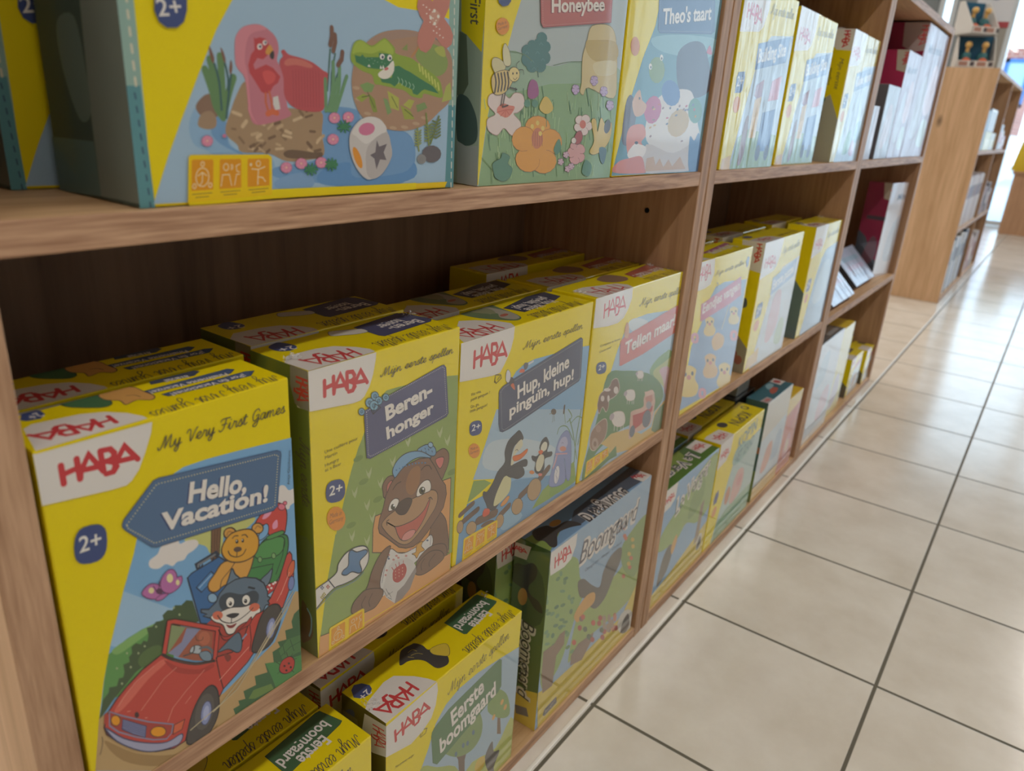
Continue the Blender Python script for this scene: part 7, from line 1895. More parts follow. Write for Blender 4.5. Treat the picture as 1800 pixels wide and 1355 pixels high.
'eer': {'F': '''p|i|a5c0d4|||2085,1638 -319,67 -436,79 -305,5 -198,-60 -146,-130 -97,-239 -139,-261 20,-1664 1915,-2122
s|i|b8c05a|||1219,524 531,-113 351,162 159,-1793 -1112,837
s|i|a8b858|||464,1170 263,-178 363,-358 45,-780 -697,664
p|i|6a5040|||1090,634 -21,170 -41,94 176,-124 -21,-66 16,-264
s|i|7f9c5c|||1005,898 -288,354 -53,230 260,82 361,-172 173,-329 -7,-241 -172,-69
p|i|7a5a3c|||1767,614 80,-63 -51,370 -48,36
s|i|7fa052|||1558,1100 40,222 141,-38 185,-228 74,-318 -174,64
p|i|e0a850|||1849,1012 -10,-10 -13,-4 -14,4 -11,12 -7,15 -1,18 5,15 10,11 14,4 13,-5 11,-11 7,-15 1,-18
p|i|e0a850|||1922,885 -10,-11 -13,-3 -14,4 -12,11 -7,17 -1,17 5,16 11,11 13,3 14,-4 12,-11 7,-17 1,-17
p|i|e0a850|||1702,902 -10,-11 -13,-3 -13,4 -11,12 -7,15 0,18 5,15 10,11 13,3 13,-4 11,-11 6,-16 1,-17
p|i|5a7a90|||1049,898 -5,-11 -8,-5 -10,3 -10,9 -7,15 -4,16 0,16 5,11 8,5 10,-3 9,-9 8,-15 4,-16
p|i|5a7a90|||1167,923 -4,-12 -9,-5 -10,3 -10,9 -8,15 -4,17 0,16 5,11 8,5 10,-3 10,-9 8,-15 4,-17
p|i|5a7a90|||1242,893 -4,-12 -9,-5 -10,3 -10,9 -9,15 -4,17 0,16 5,11 8,5 10,-2 11,-10 8,-15 4,-17
p|i|5a7a90|||1336,971 -5,-12 -8,-5 -11,3 -10,9 -9,15 -4,17 0,16 5,12 8,5 11,-3 10,-10 8,-14 5,-17
s|i|55504e|||1634,169 -75,269 122,137 43,-187 119,-86 -96,-176 45,-197
p|i|d8b83c|||1543,317 -36,-20 -42,1 -41,22 -32,39 -17,47 2,47 20,38 34,21 42,0 42,-22 32,-38 18,-48 -2,-48
p|t|4f7f50|5|3a6240|631,1527 31,32 214,78 837,73 43,-38 27,-379 -55,-43 -1003,-217 -68,77 -35,369
t|t|2f5a38|198|0.03;0.0;Eerste|932,1366 523,93
t|t|2f5a38|189|0.03;0.0;boomgaard|761,1143 917,107
t|t|efe9e2|198|0.03;0.0;Eerste|941,1365 524,93
t|t|efe9e2|189|0.03;0.0;boomgaard|769,1141 920,107
k|r|4a4334|72|7;Mijn eerste spellen|877,1830 989,65
t|i|7a6a2a|29|0.0;0.0;Mon premier verger|120,1490 255,-51
l|l|3a3a2a|8|452,1614 18,66 84,-37 -20,-49 -72,2 30,40
p|l|e9e4df|||1,2089 681,27 15,-113 -25,-160 -59,-119 -122,-69 -160,-35 -325,103 -55,45
h|l|cf1f2b|132|29|126,1820 458,43''', 'T': '''p|o|e9e4df|||-45,235 18,-263 704,20 -24,94 -65,130 -123,151 -124,12 -269,-67
h|o|cf1f2b|147|28|483,211 -434,-8
p|o|27407f|||76,534 59,31 65,-39 31,-75 -19,-50 -64,-38 -82,19 -38,66
t|o|e9e4df|71|0.012;0.0;2+|181,437 -125,-8
s|o|201e1e|||615,437 124,111 70,17 87,-18 40,-13 29,-84 -10,-89 89,-38 -29,-163 -70,-79 -83,3 -54,48 4,138 -41,79 -71,51 -73,8
s|o|dcc020|5|201e1e|964,350 97,-12 77,-50 -28,-74 -86,-65 -57,67 -31,69
c|o|c8b840|5|791,487 59,-3 13,-48
c|o|c8b840|5|779,436 61,-22 30,-52
c|o|c8b840|5|745,444 30,-52
p|o|235c2c|5|16401e|1375,515 571,53 43,-8 52,-240 -37,-18 -607,-81 -23,20
t|o|e9e4df|115|0.025;0.0;Eerste|1825,332 -304,-22
t|o|e9e4df|109|0.02;0.0;boomgaard|1938,457 -545,-53
k|o|4a4334|85|7;Mijn eerste spellen|1992,121 -817,-17''', 'S': '''p|s|d9d5cf|||316,2066 279,27 -2,-363 -175,-64 -164,31
h|s|cf1f2b|137|15|425,2008 22,-226
p|s|22304f|||162,1889 -34,-57 -42,-48 -42,-30 -33,-5 -17,22 2,44 21,56 34,58 42,47 41,28 32,4 16,-21 -1,-42
p|s|6a5c18|||-80,1923 -27,-850 514,363 1,224 -154,37 -36,239'''},
'boom': {'F': '''p|i|96b4d0|||-40,2642 2593,15 185,-1937 -94,-889 -2569,102
s|i|8fae5c|||-65,1791 8,543 152,82 260,-22 299,-178 102,-311 196,-283 -155,-215 -137,-316 -178,-352 -252,-140 -195,135
s|i|9ab05a|||851,1376 440,61 441,-46 320,93 285,284 251,210 198,-252 -7,-677 -169,-330 -592,-83 -792,73 -392,-75 -152,36
s|i|7f9c50|||1869,1766 247,168 462,81 166,-370 -135,-441 -207,-166 -381,332
p|i|6f9a6a|||636,1092 -14,-8 -19,1 -20,9 -18,15 -11,19 -4,18 6,15 13,8 19,-1 20,-9 18,-15 12,-19 4,-18
p|i|5f8a54|||422,1652 -26,7 -25,12 -21,15 -11,15 1,12 11,7 21,-1 26,-6 25,-13 21,-15 11,-15 0,-12 -12,-6
p|i|5f8a54|||511,1344 -31,18 -27,19 -18,19 -5,13 8,6 20,-2 28,-11 31,-17 27,-20 19,-19 5,-14 -8,-6 -21,3
p|i|5f8a54|||421,1431 -30,17 -26,20 -17,18 -5,13 9,5 21,-3 28,-12 30,-17 27,-20 17,-19 5,-13 -9,-5 -21,4
p|i|6f9a6a|||311,2183 -3,-15 -10,-8 -15,1 -17,9 -15,16 -11,20 -5,19 3,15 10,8 14,-1 17,-9 16,-16 11,-20
p|i|4f7f5a|||443,1053 -2,-16 -11,-8 -16,2 -18,13 -16,19 -12,23 -6,22 3,16 10,8 16,-2 18,-12 17,-20 12,-23
p|i|4f7f5a|||275,1710 -23,3 -23,8 -20,14 -13,14 -3,14 8,9 17,4 22,-3 24,-8 20,-13 13,-15 2,-14 -8,-10
p|i|6f9a6a|||359,1886 -30,17 -25,19 -15,17 -3,12 10,4 21,-4 28,-12 30,-17 25,-19 16,-18 3,-11 -10,-5 -22,5
p|i|5f8a54|||558,1158 -26,7 -26,13 -21,16 -13,16 -1,13 11,8 20,1 26,-7 26,-13 22,-16 12,-16 1,-14 -10,-7
p|i|5f8a54|||37,1788 -25,7 -24,12 -18,15 -10,14 1,11 12,5 20,0 24,-7 24,-12 19,-15 10,-14 -2,-11 -11,-6
p|i|4f7f5a|||423,2036 -26,6 -25,12 -20,14 -10,14 1,11 11,6 21,0 26,-6 25,-11 20,-15 11,-14 0,-11 -13,-6
p|i|6f9a6a|||142,1381 -12,-8 -17,0 -19,8 -16,14 -10,18 -3,17 5,14 12,7 17,0 19,-7 16,-14 10,-18 3,-17
p|i|6f9a6a|||295,1128 -15,-5 -20,3 -20,10 -16,15 -9,18 0,16 8,12 15,5 20,-3 19,-10 17,-15 9,-18 0,-16
p|i|4f7f5a|||665,1431 -9,-13 -15,-4 -18,6 -19,13 -14,19 -8,20 0,18 8,12 15,4 19,-5 18,-13 15,-19 8,-20
p|i|5f8a54|||647,1616 -26,6 -27,12 -21,16 -12,15 0,12 11,7 21,1 26,-6 27,-12 21,-16 12,-15 1,-13 -12,-7
p|i|6f9a6a|||46,1925 -4,-14 -11,-7 -15,3 -16,10 -14,17 -10,19 -2,19 4,13 11,7 15,-2 16,-10 14,-17 10,-19
p|i|6f9a6a|||320,1559 -18,-3 -21,5 -20,11 -15,15 -7,15 3,14 11,9 18,3 21,-5 20,-11 15,-15 7,-15 -2,-14
p|i|5f8a54|||90,1719 -25,9 -25,14 -18,15 -9,14 2,10 13,4 21,-2 26,-9 24,-13 19,-15 9,-14 -2,-11 -13,-4
p|i|6f9a6a|||662,1590 -2,-18 -9,-8 -15,1 -19,10 -18,19 -13,22 -6,21 1,17 9,9 16,-1 18,-10 18,-18 13,-23
p|i|6f9a6a|||188,1662 -22,3 -24,9 -19,14 -13,14 -2,14 8,9 16,4 23,-3 23,-9 20,-14 12,-15 3,-13 -8,-9
p|i|5f8a54|||437,1309 -19,-1 -23,6 -20,12 -15,16 -7,16 4,13 12,8 20,1 22,-6 21,-12 15,-15 7,-17 -4,-13
p|i|6f9a6a|||574,1698 -6,-13 -13,-6 -17,3 -18,12 -16,18 -9,20 -2,19 6,14 13,6 17,-3 18,-12 15,-18 10,-21
p|i|6f9a6a|||376,1112 -23,4 -24,10 -21,15 -14,16 -3,14 8,11 16,3 23,-3 24,-10 21,-15 14,-16 3,-15 -7,-10
p|i|6f9a6a|||461,1313 -31,19 -26,22 -16,18 -3,13 11,4 22,-6 29,-14 31,-20 27,-22 16,-19 3,-12 -10,-4 -23,6
p|i|5f8a54|||424,2002 -5,-14 -12,-6 -16,3 -18,10 -15,17 -9,20 -3,19 6,13 12,7 16,-3 17,-11 15,-16 10,-20
p|i|4f7f5a|||262,1308 -9,-11 -15,-3 -18,6 -17,14 -13,18 -6,19 1,17 10,11 14,3 18,-6 17,-13 13,-19 6,-19
p|i|4f7f5a|||291,1423 -27,11 -26,16 -19,16 -9,15 4,10 14,3 24,-5 27,-11 26,-15 20,-17 8,-15 -3,-10 -15,-3
p|i|6f9a6a|||122,1253 -29,17 -25,19 -17,19 -4,13 8,5 19,-3 27,-11 28,-17 26,-20 16,-18 5,-14 -8,-5 -20,3
p|i|6f9a6a|||92,1453 -18,-1 -21,5 -20,11 -14,15 -6,16 3,13 12,8 18,2 20,-6 20,-11 14,-15 6,-15 -3,-14
p|i|6f9a6a|||19,1997 -9,-11 -14,-3 -16,4 -16,12 -12,16 -5,18 1,15 9,11 14,3 16,-4 16,-12 12,-16 6,-18
p|i|5f8a54|||671,860 -24,3 -25,11 -23,16 -14,17 -4,15 7,11 17,4 24,-3 25,-11 23,-15 15,-18 4,-15 -7,-11
p|i|5f8a54|||247,2132 -19,-2 -21,4 -19,10 -14,14 -6,14 3,13 12,8 19,2 21,-4 19,-10 14,-14 6,-14 -3,-13
p|i|4f7f5a|||413,1331 -27,10 -27,15 -20,16 -10,16 2,11 14,4 23,-3 27,-10 26,-15 21,-16 10,-16 -2,-11 -14,-4
p|i|6f9a6a|||801,711 -23,2 -25,10 -23,15 -16,18 -6,17 6,12 16,6 23,-2 25,-9 23,-16 16,-17 6,-17 -6,-13
p|i|c86a4a|||2022,1870 -2,-14 -13,-6 -21,3 -26,13 -25,18 -19,21 -10,20 2,14 12,6 22,-3 25,-12 26,-19 19,-21
p|i|c86a4a|||2120,1197 -1,-15 -14,-5 -22,4 -27,15 -26,20 -20,24 -10,21 1,15 13,5 23,-4 26,-14 27,-21 20,-23
p|i|d0b04a|||2260,1737 -2,-15 -13,-6 -23,4 -27,13 -26,19 -20,22 -11,20 2,14 13,6 22,-3 27,-13 27,-19 20,-22
p|i|d0b04a|||2798,1345 -1,-16 -15,-6 -24,5 -30,15 -29,21 -23,24 -11,22 1,15 15,6 24,-5 30,-14 29,-21 23,-24
p|i|c86a4a|||2869,809 -1,-16 -15,-6 -26,6 -30,16 -30,23 -23,26 -12,23 1,16 15,6 25,-6 30,-16 30,-23 24,-26
p|i|c86a4a|||2299,1410 -1,-15 -14,-6 -23,5 -27,14 -27,20 -20,23 -11,21 2,14 13,6 23,-4 27,-14 27,-20 21,-23
p|i|c86a4a|||2293,1260 -2,-15 -13,-6 -23,5 -28,14 -27,21 -20,24 -11,21 2,15 13,5 23,-4 27,-14 27,-21 21,-23
p|i|c86a4a|||1953,2059 -2,-14 -12,-6 -22,3 -25,12 -25,17 -18,21 -10,19 2,14 12,6 21,-3 25,-12 25,-17 19,-21
p|i|d0b04a|||2212,1523 -1,-15 -14,-6 -22,4 -27,13 -27,20 -20,23 -10,20 2,15 13,6 22,-4 27,-13 26,-20 21,-23
p|i|d0b04a|||2239,1345 -1,-15 -14,-5 -23,4 -27,14 -27,21 -20,23 -10,21 1,14 14,6 22,-4 27,-14 27,-20 20,-23
p|i|d0b04a|||2309,1602 -1,-15 -14,-6 -23,4 -27,13 -27,20 -20,22 -10,21 1,15 13,5 23,-3 27,-13 27,-20 21,-23
p|i|c86a4a|||1982,1925 -2,-15 -13,-6 -21,4 -26,12 -25,18 -19,21 -9,19 1,14 13,6 21,-3 26,-12 25,-18 19,-21
p|i|d9c040|||2604,862 72,-903 -30,-137 -2571,111 -89,683 299,-87 574,-41 626,-6 689,-7
p|i|8a6e58|||41,852 -6,362 245,-37 123,72 116,-11 12,-221 -172,-73 -24,-451 -229,37
s|i|5f5852|||815,1578 -94,258 146,-19 239,-217 237,-159 60,216 180,157 278,-12 27,-235 -156,-176 -170,-229 -258,-47 -245,203 -75,135
s|i|d8a04a|||714,1334 125,110 187,46 192,-75 6,-159 -251,-13 -134,-76
p|i|8a7060|||752,688 156,91 424,-69 -31,-113 -226,-186 -320,114
p|i|c8503c|||1351,853 -2,-19 -15,-7 -25,6 -29,18 -28,25 -22,29 -10,26 2,18 14,7 24,-5 30,-17 28,-26 22,-29
p|i|8a6a5a|||982,1137 -2,-18 -14,-7 -23,5 -27,16 -26,24 -20,27 -9,25 2,17 14,7 22,-5 27,-16 26,-24 20,-27
p|i|5a6a50|||1129,882 -2,-18 -15,-7 -23,6 -28,17 -27,25 -21,29 -10,25 2,18 14,7 24,-6 27,-16 28,-25 20,-29
p|i|8a6a5a|||1877,419 -2,-20 -16,-7 -27,7 -33,20 -31,29 -24,31 -12,28 2,20 15,7 27,-7 32,-20 32,-28 24,-32
p|i|b0443a|||1535,734 -2,-19 -15,-7 -26,7 -30,18 -29,26 -22,30 -12,26 2,19 15,7 25,-6 30,-18 30,-26 22,-30
p|i|b0443a|||1733,478 -2,-20 -16,-7 -26,7 -32,20 -30,27 -24,31 -12,28 2,19 16,7 26,-6 31,-19 31,-28 24,-31
p|i|c8503c|||1024,1141 -2,-18 -14,-7 -23,5 -27,16 -26,24 -20,27 -10,25 2,17 14,7 22,-5 28,-15 26,-24 20,-27
p|i|5a6a50|||1643,558 -2,-20 -15,-7 -26,7 -31,19 -30,28 -23,30 -12,27 2,19 16,7 25,-6 31,-19 30,-27 23,-30
p|i|b0443a|||1548,816 -2,-19 -15,-7 -26,7 -30,18 -29,26 -22,29 -12,26 3,19 14,7 25,-6 30,-17 30,-26 22,-30
p|i|b0443a|||969,999 -2,-18 -14,-7 -23,6 -27,16 -26,25 -20,27 -10,25 2,18 14,7 23,-6 27,-16 26,-24 20,-28
p|i|5a6a50|||1307,632 -2,-19 -15,-7 -24,7 -30,18 -28,27 -21,29 -11,26 2,19 15,7 24,-6 29,-18 28,-27 22,-29
p|i|b0443a|||1697,397 -2,-20 -16,-6 -26,7 -31,19 -31,29 -23,31 -12,28 2,19 16,7 25,-7 32,-19 30,-28 24,-32
p|i|c8503c|||854,838 -2,-18 -14,-6 -22,5 -27,17 -26,25 -19,28 -10,25 2,17 14,7 22,-5 27,-17 26,-25 19,-27
p|i|b0443a|||2111,308 -2,-21 -16,-7 -29,8 -33,21 -33,29 -25,32 -13,29 2,20 16,7 28,-7 33,-20 33,-29 26,-33
p|i|b0443a|||1381,556 -2,-19 -15,-7 -25,7 -30,18 -28,27 -22,30 -11,27 2,18 15,7 24,-6 30,-18 29,-27 22,-30
p|i|5a6a50|||1262,679 -2,-19 -14,-7 -25,6 -29,19 -27,26 -22,29 -10,26 2,18 14,7 24,-6 29,-17 28,-26 22,-30
p|i|c87a60|||1991,392 2,-35 -10,-21 -21,-2 -27,17 -28,32 -23,41 -15,41 -2,34 10,21 20,2 27,-16 28,-31 24,-41
p|i|a8907a|||1689,611 2,-34 -10,-20 -20,-2 -25,16 -27,30 -22,39 -13,40 -2,33 10,20 19,2 25,-15 27,-30 22,-39
p|i|a8907a|||1887,495 2,-34 -10,-20 -20,-3 -27,17 -27,31 -23,40 -14,41 -2,34 10,20 20,2 26,-16 27,-30 24,-40
p|i|c87a60|||2012,557 3,-35 -10,-20 -21,-3 -27,17 -28,31 -24,40 -14,41 -2,34 9,20 21,3 27,-16 28,-31 23,-40
p|i|a8907a|||1826,643 3,-34 -10,-20 -20,-2 -26,15 -27,31 -23,39 -14,40 -2,33 10,20 20,3 25,-15 27,-30 23,-39
p|i|a8907a|||1670,720 2,-33 -10,-20 -19,-2 -26,15 -26,30 -22,38 -13,40 -2,32 9,20 20,3 25,-15 26,-29 22,-39
p|i|a8907a|||1948,484 3,-34 -10,-21 -21,-2 -26,16 -28,32 -24,40 -14,41 -2,34 10,20 20,3 26,-16 28,-31 24,-40
p|i|a8907a|||1818,487 2,-34 -10,-20 -20,-3 -26,16 -27,32 -23,40 -14,40 -2,34 10,20 20,2 26,-15 27,-31 23,-40
p|i|cfcac0|||2604,86 -70,-49 -108,3 -123,51 -113,89 -82,109 -35,106 17,85 66,48 102,2 121,-47 115,-86 87,-110 40,-111
s|i|4a4440|||2216,167 48,184 145,39 94,-253 -106,-81
p|i|6a6a72|||160,137 34,77 274,9 27,-118 -284,-17
t|i|cfcac0|43|0.01;0.0;Boomgaard|214,135 242,16
p|l|e9e4df|||-38,2628 611,-6 -7,-167 -86,-152 -149,-35 -302,34
h|l|cf1f2b|147|24|115,2365 350,29
t|t|e6dfd8|299|0.085;0.25;Boomgaard|697,2103 1559,-23
t|t|5c5866|299|0.0;0.25;Boomgaard|696,2110 1558,-23
t|i|6a7a90|46|0.0;0.0;Obstgarten · Verger · Orchard|873,1917 971,-44''', 'T': '''p|o|3f4f62|||959,293 1711,61 8,-278 -93,-77 -821,56 -1003,1 -137,84
p|o|7f9a3a|||2,374 184,-13 243,-6 0,-198 -473,-159 21,218
p|o|e9e4df|||2282,151 297,30 -3,-171 -300,-20
h|o|cf1f2b|73|16|2281,135 192,-85
t|o|e0dad4|265|0.085;0.2;Boomgaard|1925,113 -1060,63
t|o|26242c|266|0.0;0.2;Boomgaard|1930,115 -1061,64
s|o|1e1c1e|||206,404 223,-49 27,-96 249,-39 36,-176 -156,72 -209,35 -223,-132 -80,29 50,130 -45,81
p|o|c08a3a|||640,278 -31,-18 -43,-9 -46,2 -40,12 -27,19 -8,24 12,23 30,19 42,9 46,-1 41,-12 28,-20 8,-24''', 'S': '''p|s|4f6a34|||-290,2387 779,231 55,-2597 -378,-98
s|s|35502a|||-228,2359 292,18 349,-114 31,-651 -488,-136
p|s|dcc038|||153,492 339,109 23,-599 -349,-79
p|s|d2ccc4|||-103,2468 124,93 210,24 -53,-198 -200,-21
h|s|cf1f2b|47|16|-43,2453 213,25
s|s|141416|||5,2018 -27,155 64,112 114,24 106,75 75,-48 -16,-143 -86,-150 37,-94 132,-48 54,-127 -115,13 -110,115 -79,74
p|s|a87830|||230,1900 -2,-55 -15,-50 -25,-37 -30,-15 -29,10 -22,33 -11,49 2,55 16,51 25,36 30,14 28,-10 22,-32
t|s|d8d2ca|174|0.085;0.2;Boomgaard|189,1552 9,-1159
t|s|2a2a2c|174|0.0;0.2;Boomgaard|189,1552 9,-1159
p|s|6a6a72|||174,235 180,48 41,-118 -196,-59'''},
'eend': {'F': '''p|i|8fb0d8|||1961,1732 -940,92 -347,-28 -143,-133 -200,-355 -230,-267 -85,-950 2030,-76 -85,1717
s|i|ecd080|||467,1364 155,8 192,-73 11,-86 124,-100 -52,-75 -301,52 -117,98 47,83
p|i|d88a7a|||725,1242 -1,-10 -12,-6 -20,-1 -25,5 -23,9 -19,12 -10,12 1,9 12,6 20,1 24,-5 24,-9 19,-11
p|i|4a5a6a|||603,1293 1,-9 -6,-6 -11,-2 -14,3 -15,6 -11,10 -7,10 -1,8 6,6 11,2 14,-3 15,-6 12,-9
p|i|4a5a6a|||774,1269 1,-9 -6,-6 -11,-1 -15,2 -15,7 -12,10 -7,10 -1,9 6,6 12,2 14,-3 15,-7 12,-9
s|i|e8d490|||1424,1347 162,8 202,-71 15,-85 132,-97 -52,-74 -316,52 -125,95 46,81
p|i|d88a7a|||1697,1227 -1,-9 -12,-6 -21,-1 -26,5 -25,9 -19,11 -11,12 1,10 12,5 21,1 25,-5 26,-9 20,-11
p|i|4a5a6a|||1569,1277 1,-8 -6,-6 -12,-2 -15,3 -15,6 -13,9 -7,10 -1,9 6,6 11,1 15,-2 16,-7 12,-9
p|i|4a5a6a|||1748,1255 1,-9 -6,-6 -12,-2 -15,3 -16,7 -13,9 -8,10 -1,8 6,6 12,2 15,-3 16,-6 13,-9
s|i|e4bc80|||688,752 206,1 258,-108 17,-117 170,-143 -70,-98 -406,91 -157,138 61,108
p|i|d88a7a|||1034,573 -2,-13 -15,-7 -27,0 -33,8 -32,14 -26,16 -13,17 2,13 15,7 27,0 33,-8 32,-14 25,-16
p|i|4a5a6a|||870,649 1,-12 -8,-8 -15,-2 -19,5 -19,10 -16,13 -9,14 -1,12 8,7 15,2 19,-5 19,-9 16,-13
p|i|4a5a6a|||1100,607 1,-12 -8,-8 -16,-1 -19,4 -20,10 -17,14 -9,14 -1,12 8,8 15,1 19,-4 20,-10 17,-14
s|i|ecd070|||-128,754 238,2 297,-133 16,-145 195,-177 -85,-121 -471,115 -177,171 74,132
p|i|d88a7a|||267,534 -2,-16 -19,-9 -31,1 -38,10 -37,17 -29,20 -14,21 2,16 18,8 31,0 37,-10 37,-17 29,-20
p|i|4a5a6a|||79,628 1,-15 -9,-9 -18,-2 -22,5 -22,12 -17,16 -11,17 0,15 9,9 17,2 22,-5 22,-12 18,-16
p|i|4a5a6a|||344,576 1,-15 -9,-9 -18,-2 -23,6 -23,12 -19,16 -11,18 0,15 9,9 18,2 22,-5 23,-13 19,-16
s|i|ecd488|||1356,448 237,-3 299,-126 23,-130 199,-163 -79,-108 -469,112 -184,157 68,118
p|i|d88a7a|||1757,242 -1,-15 -18,-7 -31,1 -38,9 -37,16 -29,20 -16,18 1,15 18,7 31,-1 37,-9 38,-16 30,-19
p|i|4a5a6a|||1568,330 1,-14 -9,-8 -17,-1 -22,5 -22,11 -19,15 -11,16 -1,13 9,8 17,2 21,-6 23,-11 19,-15
p|i|4a5a6a|||1832,278 2,-13 -9,-9 -18,-1 -23,6 -23,11 -19,15 -12,16 -1,14 9,8 17,1 23,-5 23,-12 20,-15
s|i|e4bc80|||864,958 172,90 324,-130 11,-154 -327,8
p|i|e0a0b4|||334,1110 1,-17 -12,-12 -22,-3 -27,6 -28,13 -22,19 -13,20 -1,17 12,11 21,3 27,-5 28,-14 23,-18
p|i|e0a0b4|||286,1048 -39,2 -39,7 -31,11 -17,13 0,12 17,8 31,5 38,-2 39,-7 32,-11 17,-13 0,-12 -17,-9
p|i|e0a0b4|||133,1081 -39,19 -27,18 -9,14 10,6 27,-1 39,-9 43,-16 39,-19 28,-18 9,-14 -10,-7 -27,1 -40,10
p|i|e0a0b4|||31,1174 -1,17 11,11 21,3 27,-5 26,-13 22,-19 13,-19 1,-17 -12,-12 -21,-3 -26,6 -27,13 -22,18
p|i|e0a0b4|||78,1234 38,-1 38,-6 31,-11 17,-13 0,-11 -17,-9 -31,-5 -38,2 -38,6 -30,11 -17,12 0,12 17,9
p|i|e0a0b4|||229,1203 40,-19 27,-18 10,-14 -10,-7 -28,1 -40,10 -43,15 -39,19 -27,18 -9,13 10,7 27,-1 39,-9
p|i|e0a0b4|||1001,89 1,-20 -13,-12 -24,-1 -32,8 -31,18 -26,22 -15,23 -2,20 13,11 24,2 31,-8 32,-17 26,-23
p|i|e0a0b4|||947,23 -44,5 -44,11 -35,15 -20,16 0,13 19,9 35,2 44,-5 44,-11 36,-15 20,-16 0,-13 -19,-9
p|i|e0a0b4|||773,72 -44,24 -31,23 -10,16 11,7 30,-4 44,-13 50,-21 45,-24 31,-23 11,-17 -11,-7 -31,4 -45,14
p|i|e0a0b4|||656,184 -1,19 12,12 23,2 31,-8 30,-17 26,-22 14,-23 2,-19 -13,-12 -24,-2 -30,9 -31,17 -25,21
p|i|e0a0b4|||708,248 43,-4 43,-11 35,-14 20,-15 0,-14 -19,-8 -35,-2 -43,4 -43,11 -34,14 -19,15 -1,13 19,9
p|i|e0a0b4|||880,201 45,-24 32,-22 11,-17 -11,-7 -32,4 -45,13 -50,21 -44,24 -31,22 -11,16 11,7 31,-3 44,-13
p|i|e0a0b4|||2015,805 3,-20 -14,-13 -28,-3 -35,8 -36,16 -30,21 -17,23 -2,20 13,13 27,3 35,-7 36,-16 31,-22
p|i|e0a0b4|||1958,735 -50,3 -49,9 -40,14 -23,15 0,13 21,10 39,4 49,-3 50,-9 40,-13 23,-15 1,-14 -21,-10
p|i|e0a0b4|||1762,777 -50,22 -35,21 -13,16 12,8 34,-2 50,-12 56,-19 51,-22 36,-22 13,-16 -12,-8 -35,2 -51,12
p|i|e0a0b4|||1627,885 -2,19 14,13 26,3 34,-7 35,-15 29,-21 17,-23 2,-20 -14,-12 -26,-3 -35,7 -34,15 -29,22
p|i|e0a0b4|||1684,953 48,-2 48,-9 40,-12 22,-15 1,-14 -21,-10 -39,-4 -48,3 -48,8 -39,13 -22,15 -1,13 21,10
p|i|e0a0b4|||1877,914 51,-22 36,-22 13,-16 -12,-8 -35,2 -51,12 -57,19 -50,22 -35,21 -13,16 12,7 35,-1 50,-12
l|i|e6dcc8|24|1211,1076 147,350
p|t|cf7898|||289,1355 -66,263 1464,194 139,-315 -418,-59
t|t|efe4e2|137|0.03;0.0;Eendjes vangen|318,1467 1377,145
k|r|6a6450|39|7;Mijn eerste spellen|603,1970 1112,24
p|l|e9e4df|||-154,2235 624,-3 60,-204 -81,-160 -179,-30 -277,1
h|l|d0303a|164|24|12,1969 387,48
l|l|4a4a40|9|705,1782 -7,79 66,-39 -32,-44
p|a|7f98c0|||1787,2026 50,77 86,-31 3,-125 -59,-24''', 'T': '''p|o|b05a80|5|8a3a5a|494,257 1432,163 -48,-105 -990,-96
t|o|e9e4df|162|0.02;0.0;Eendjes vangen|1772,318 -1012,-70
k|o|4a4334|187|6;Mijn eerste spellen|1864,54 -1245,-4
p|o|e9e4df|||-79,51 176,-20 265,-26 -20,128 -184,20'''},
'build': {'F': '''p|i|b4c4d4|||307,0 226,664 205,576 164,288 246,155 902,89 0,-1772
p|l|e9e4df|||0,2215 902,0 -21,-266 -102,-199 -123,-67 -656,-66
h|l|cf1f2b|146|30|154,1794 522,0
k|r|4a4334|71|7;Mijn eerste spellen|984,1927 922,44
p|t|4f70a8|||697,1550 21,-310 1188,178 21,332
t|t|e9e4df|155|0.03;0.0;Building Site|779,1329 1066,177
p|a|27407f|||123,1108 41,66 205,22 41,-66 -20,-155 -62,-34 -184,-11
t|a|e9e4df|111|0.012;0.0;2+|164,1008 205,22
p|i|e8973a|||390,797 -13,44 -34,34 -49,20 -55,0 -49,-20 -34,-34 -12,-44 12,-43 34,-35 49,-19 55,0 49,19 34,35
p|i|8fa860|||369,0 123,399 328,110 1230,-66 0,-443
p|i|9a4a4a|||861,930 20,133 267,89 0,-310
p|i|d9b060|||881,399 21,487 246,44 0,-531
p|i|e6c07a|||922,509 21,155 123,12 0,-167
p|i|4f70a8|||1271,222 20,509 513,66 20,-575
p|i|c84a40|||1435,886 41,266 369,88 0,-310
s|i|8a5a40|||615,89 41,487 123,88 41,-398 -82,-200
p|i|5a5a60|||1455,199 -10,48 -28,39 -41,21 -46,0 -41,-21 -28,-39 -11,-48 11,-48 28,-38 41,-22 46,0 41,22 28,38
p|i|5a5a60|||1824,199 -10,48 -28,39 -41,21 -46,0 -41,-21 -28,-39 -10,-48 10,-48 28,-38 41,-22 46,0 41,22 28,38
p|i|e0b040|||41,0 20,133 267,44 41,-177''', 'T': '''p|o|e9e4df|||0,0 902,0 -62,160 -164,80 -553,20 -123,-10
h|o|cf1f2b|110|22|676,200 -532,0
p|o|4f70a8|||984,250 82,200 902,0 -62,-210
t|o|e9e4df|110|0.02;0.0;Building Site|1886,410 -779,0
k|o|4a4334|55|7;Mijn eerste spellen|1927,150 -943,0
p|o|27407f|||451,380 -14,28 -40,23 -58,12 -63,0 -58,-12 -40,-23 -14,-28 14,-28 40,-23 58,-12 63,0 58,12 40,23'''},
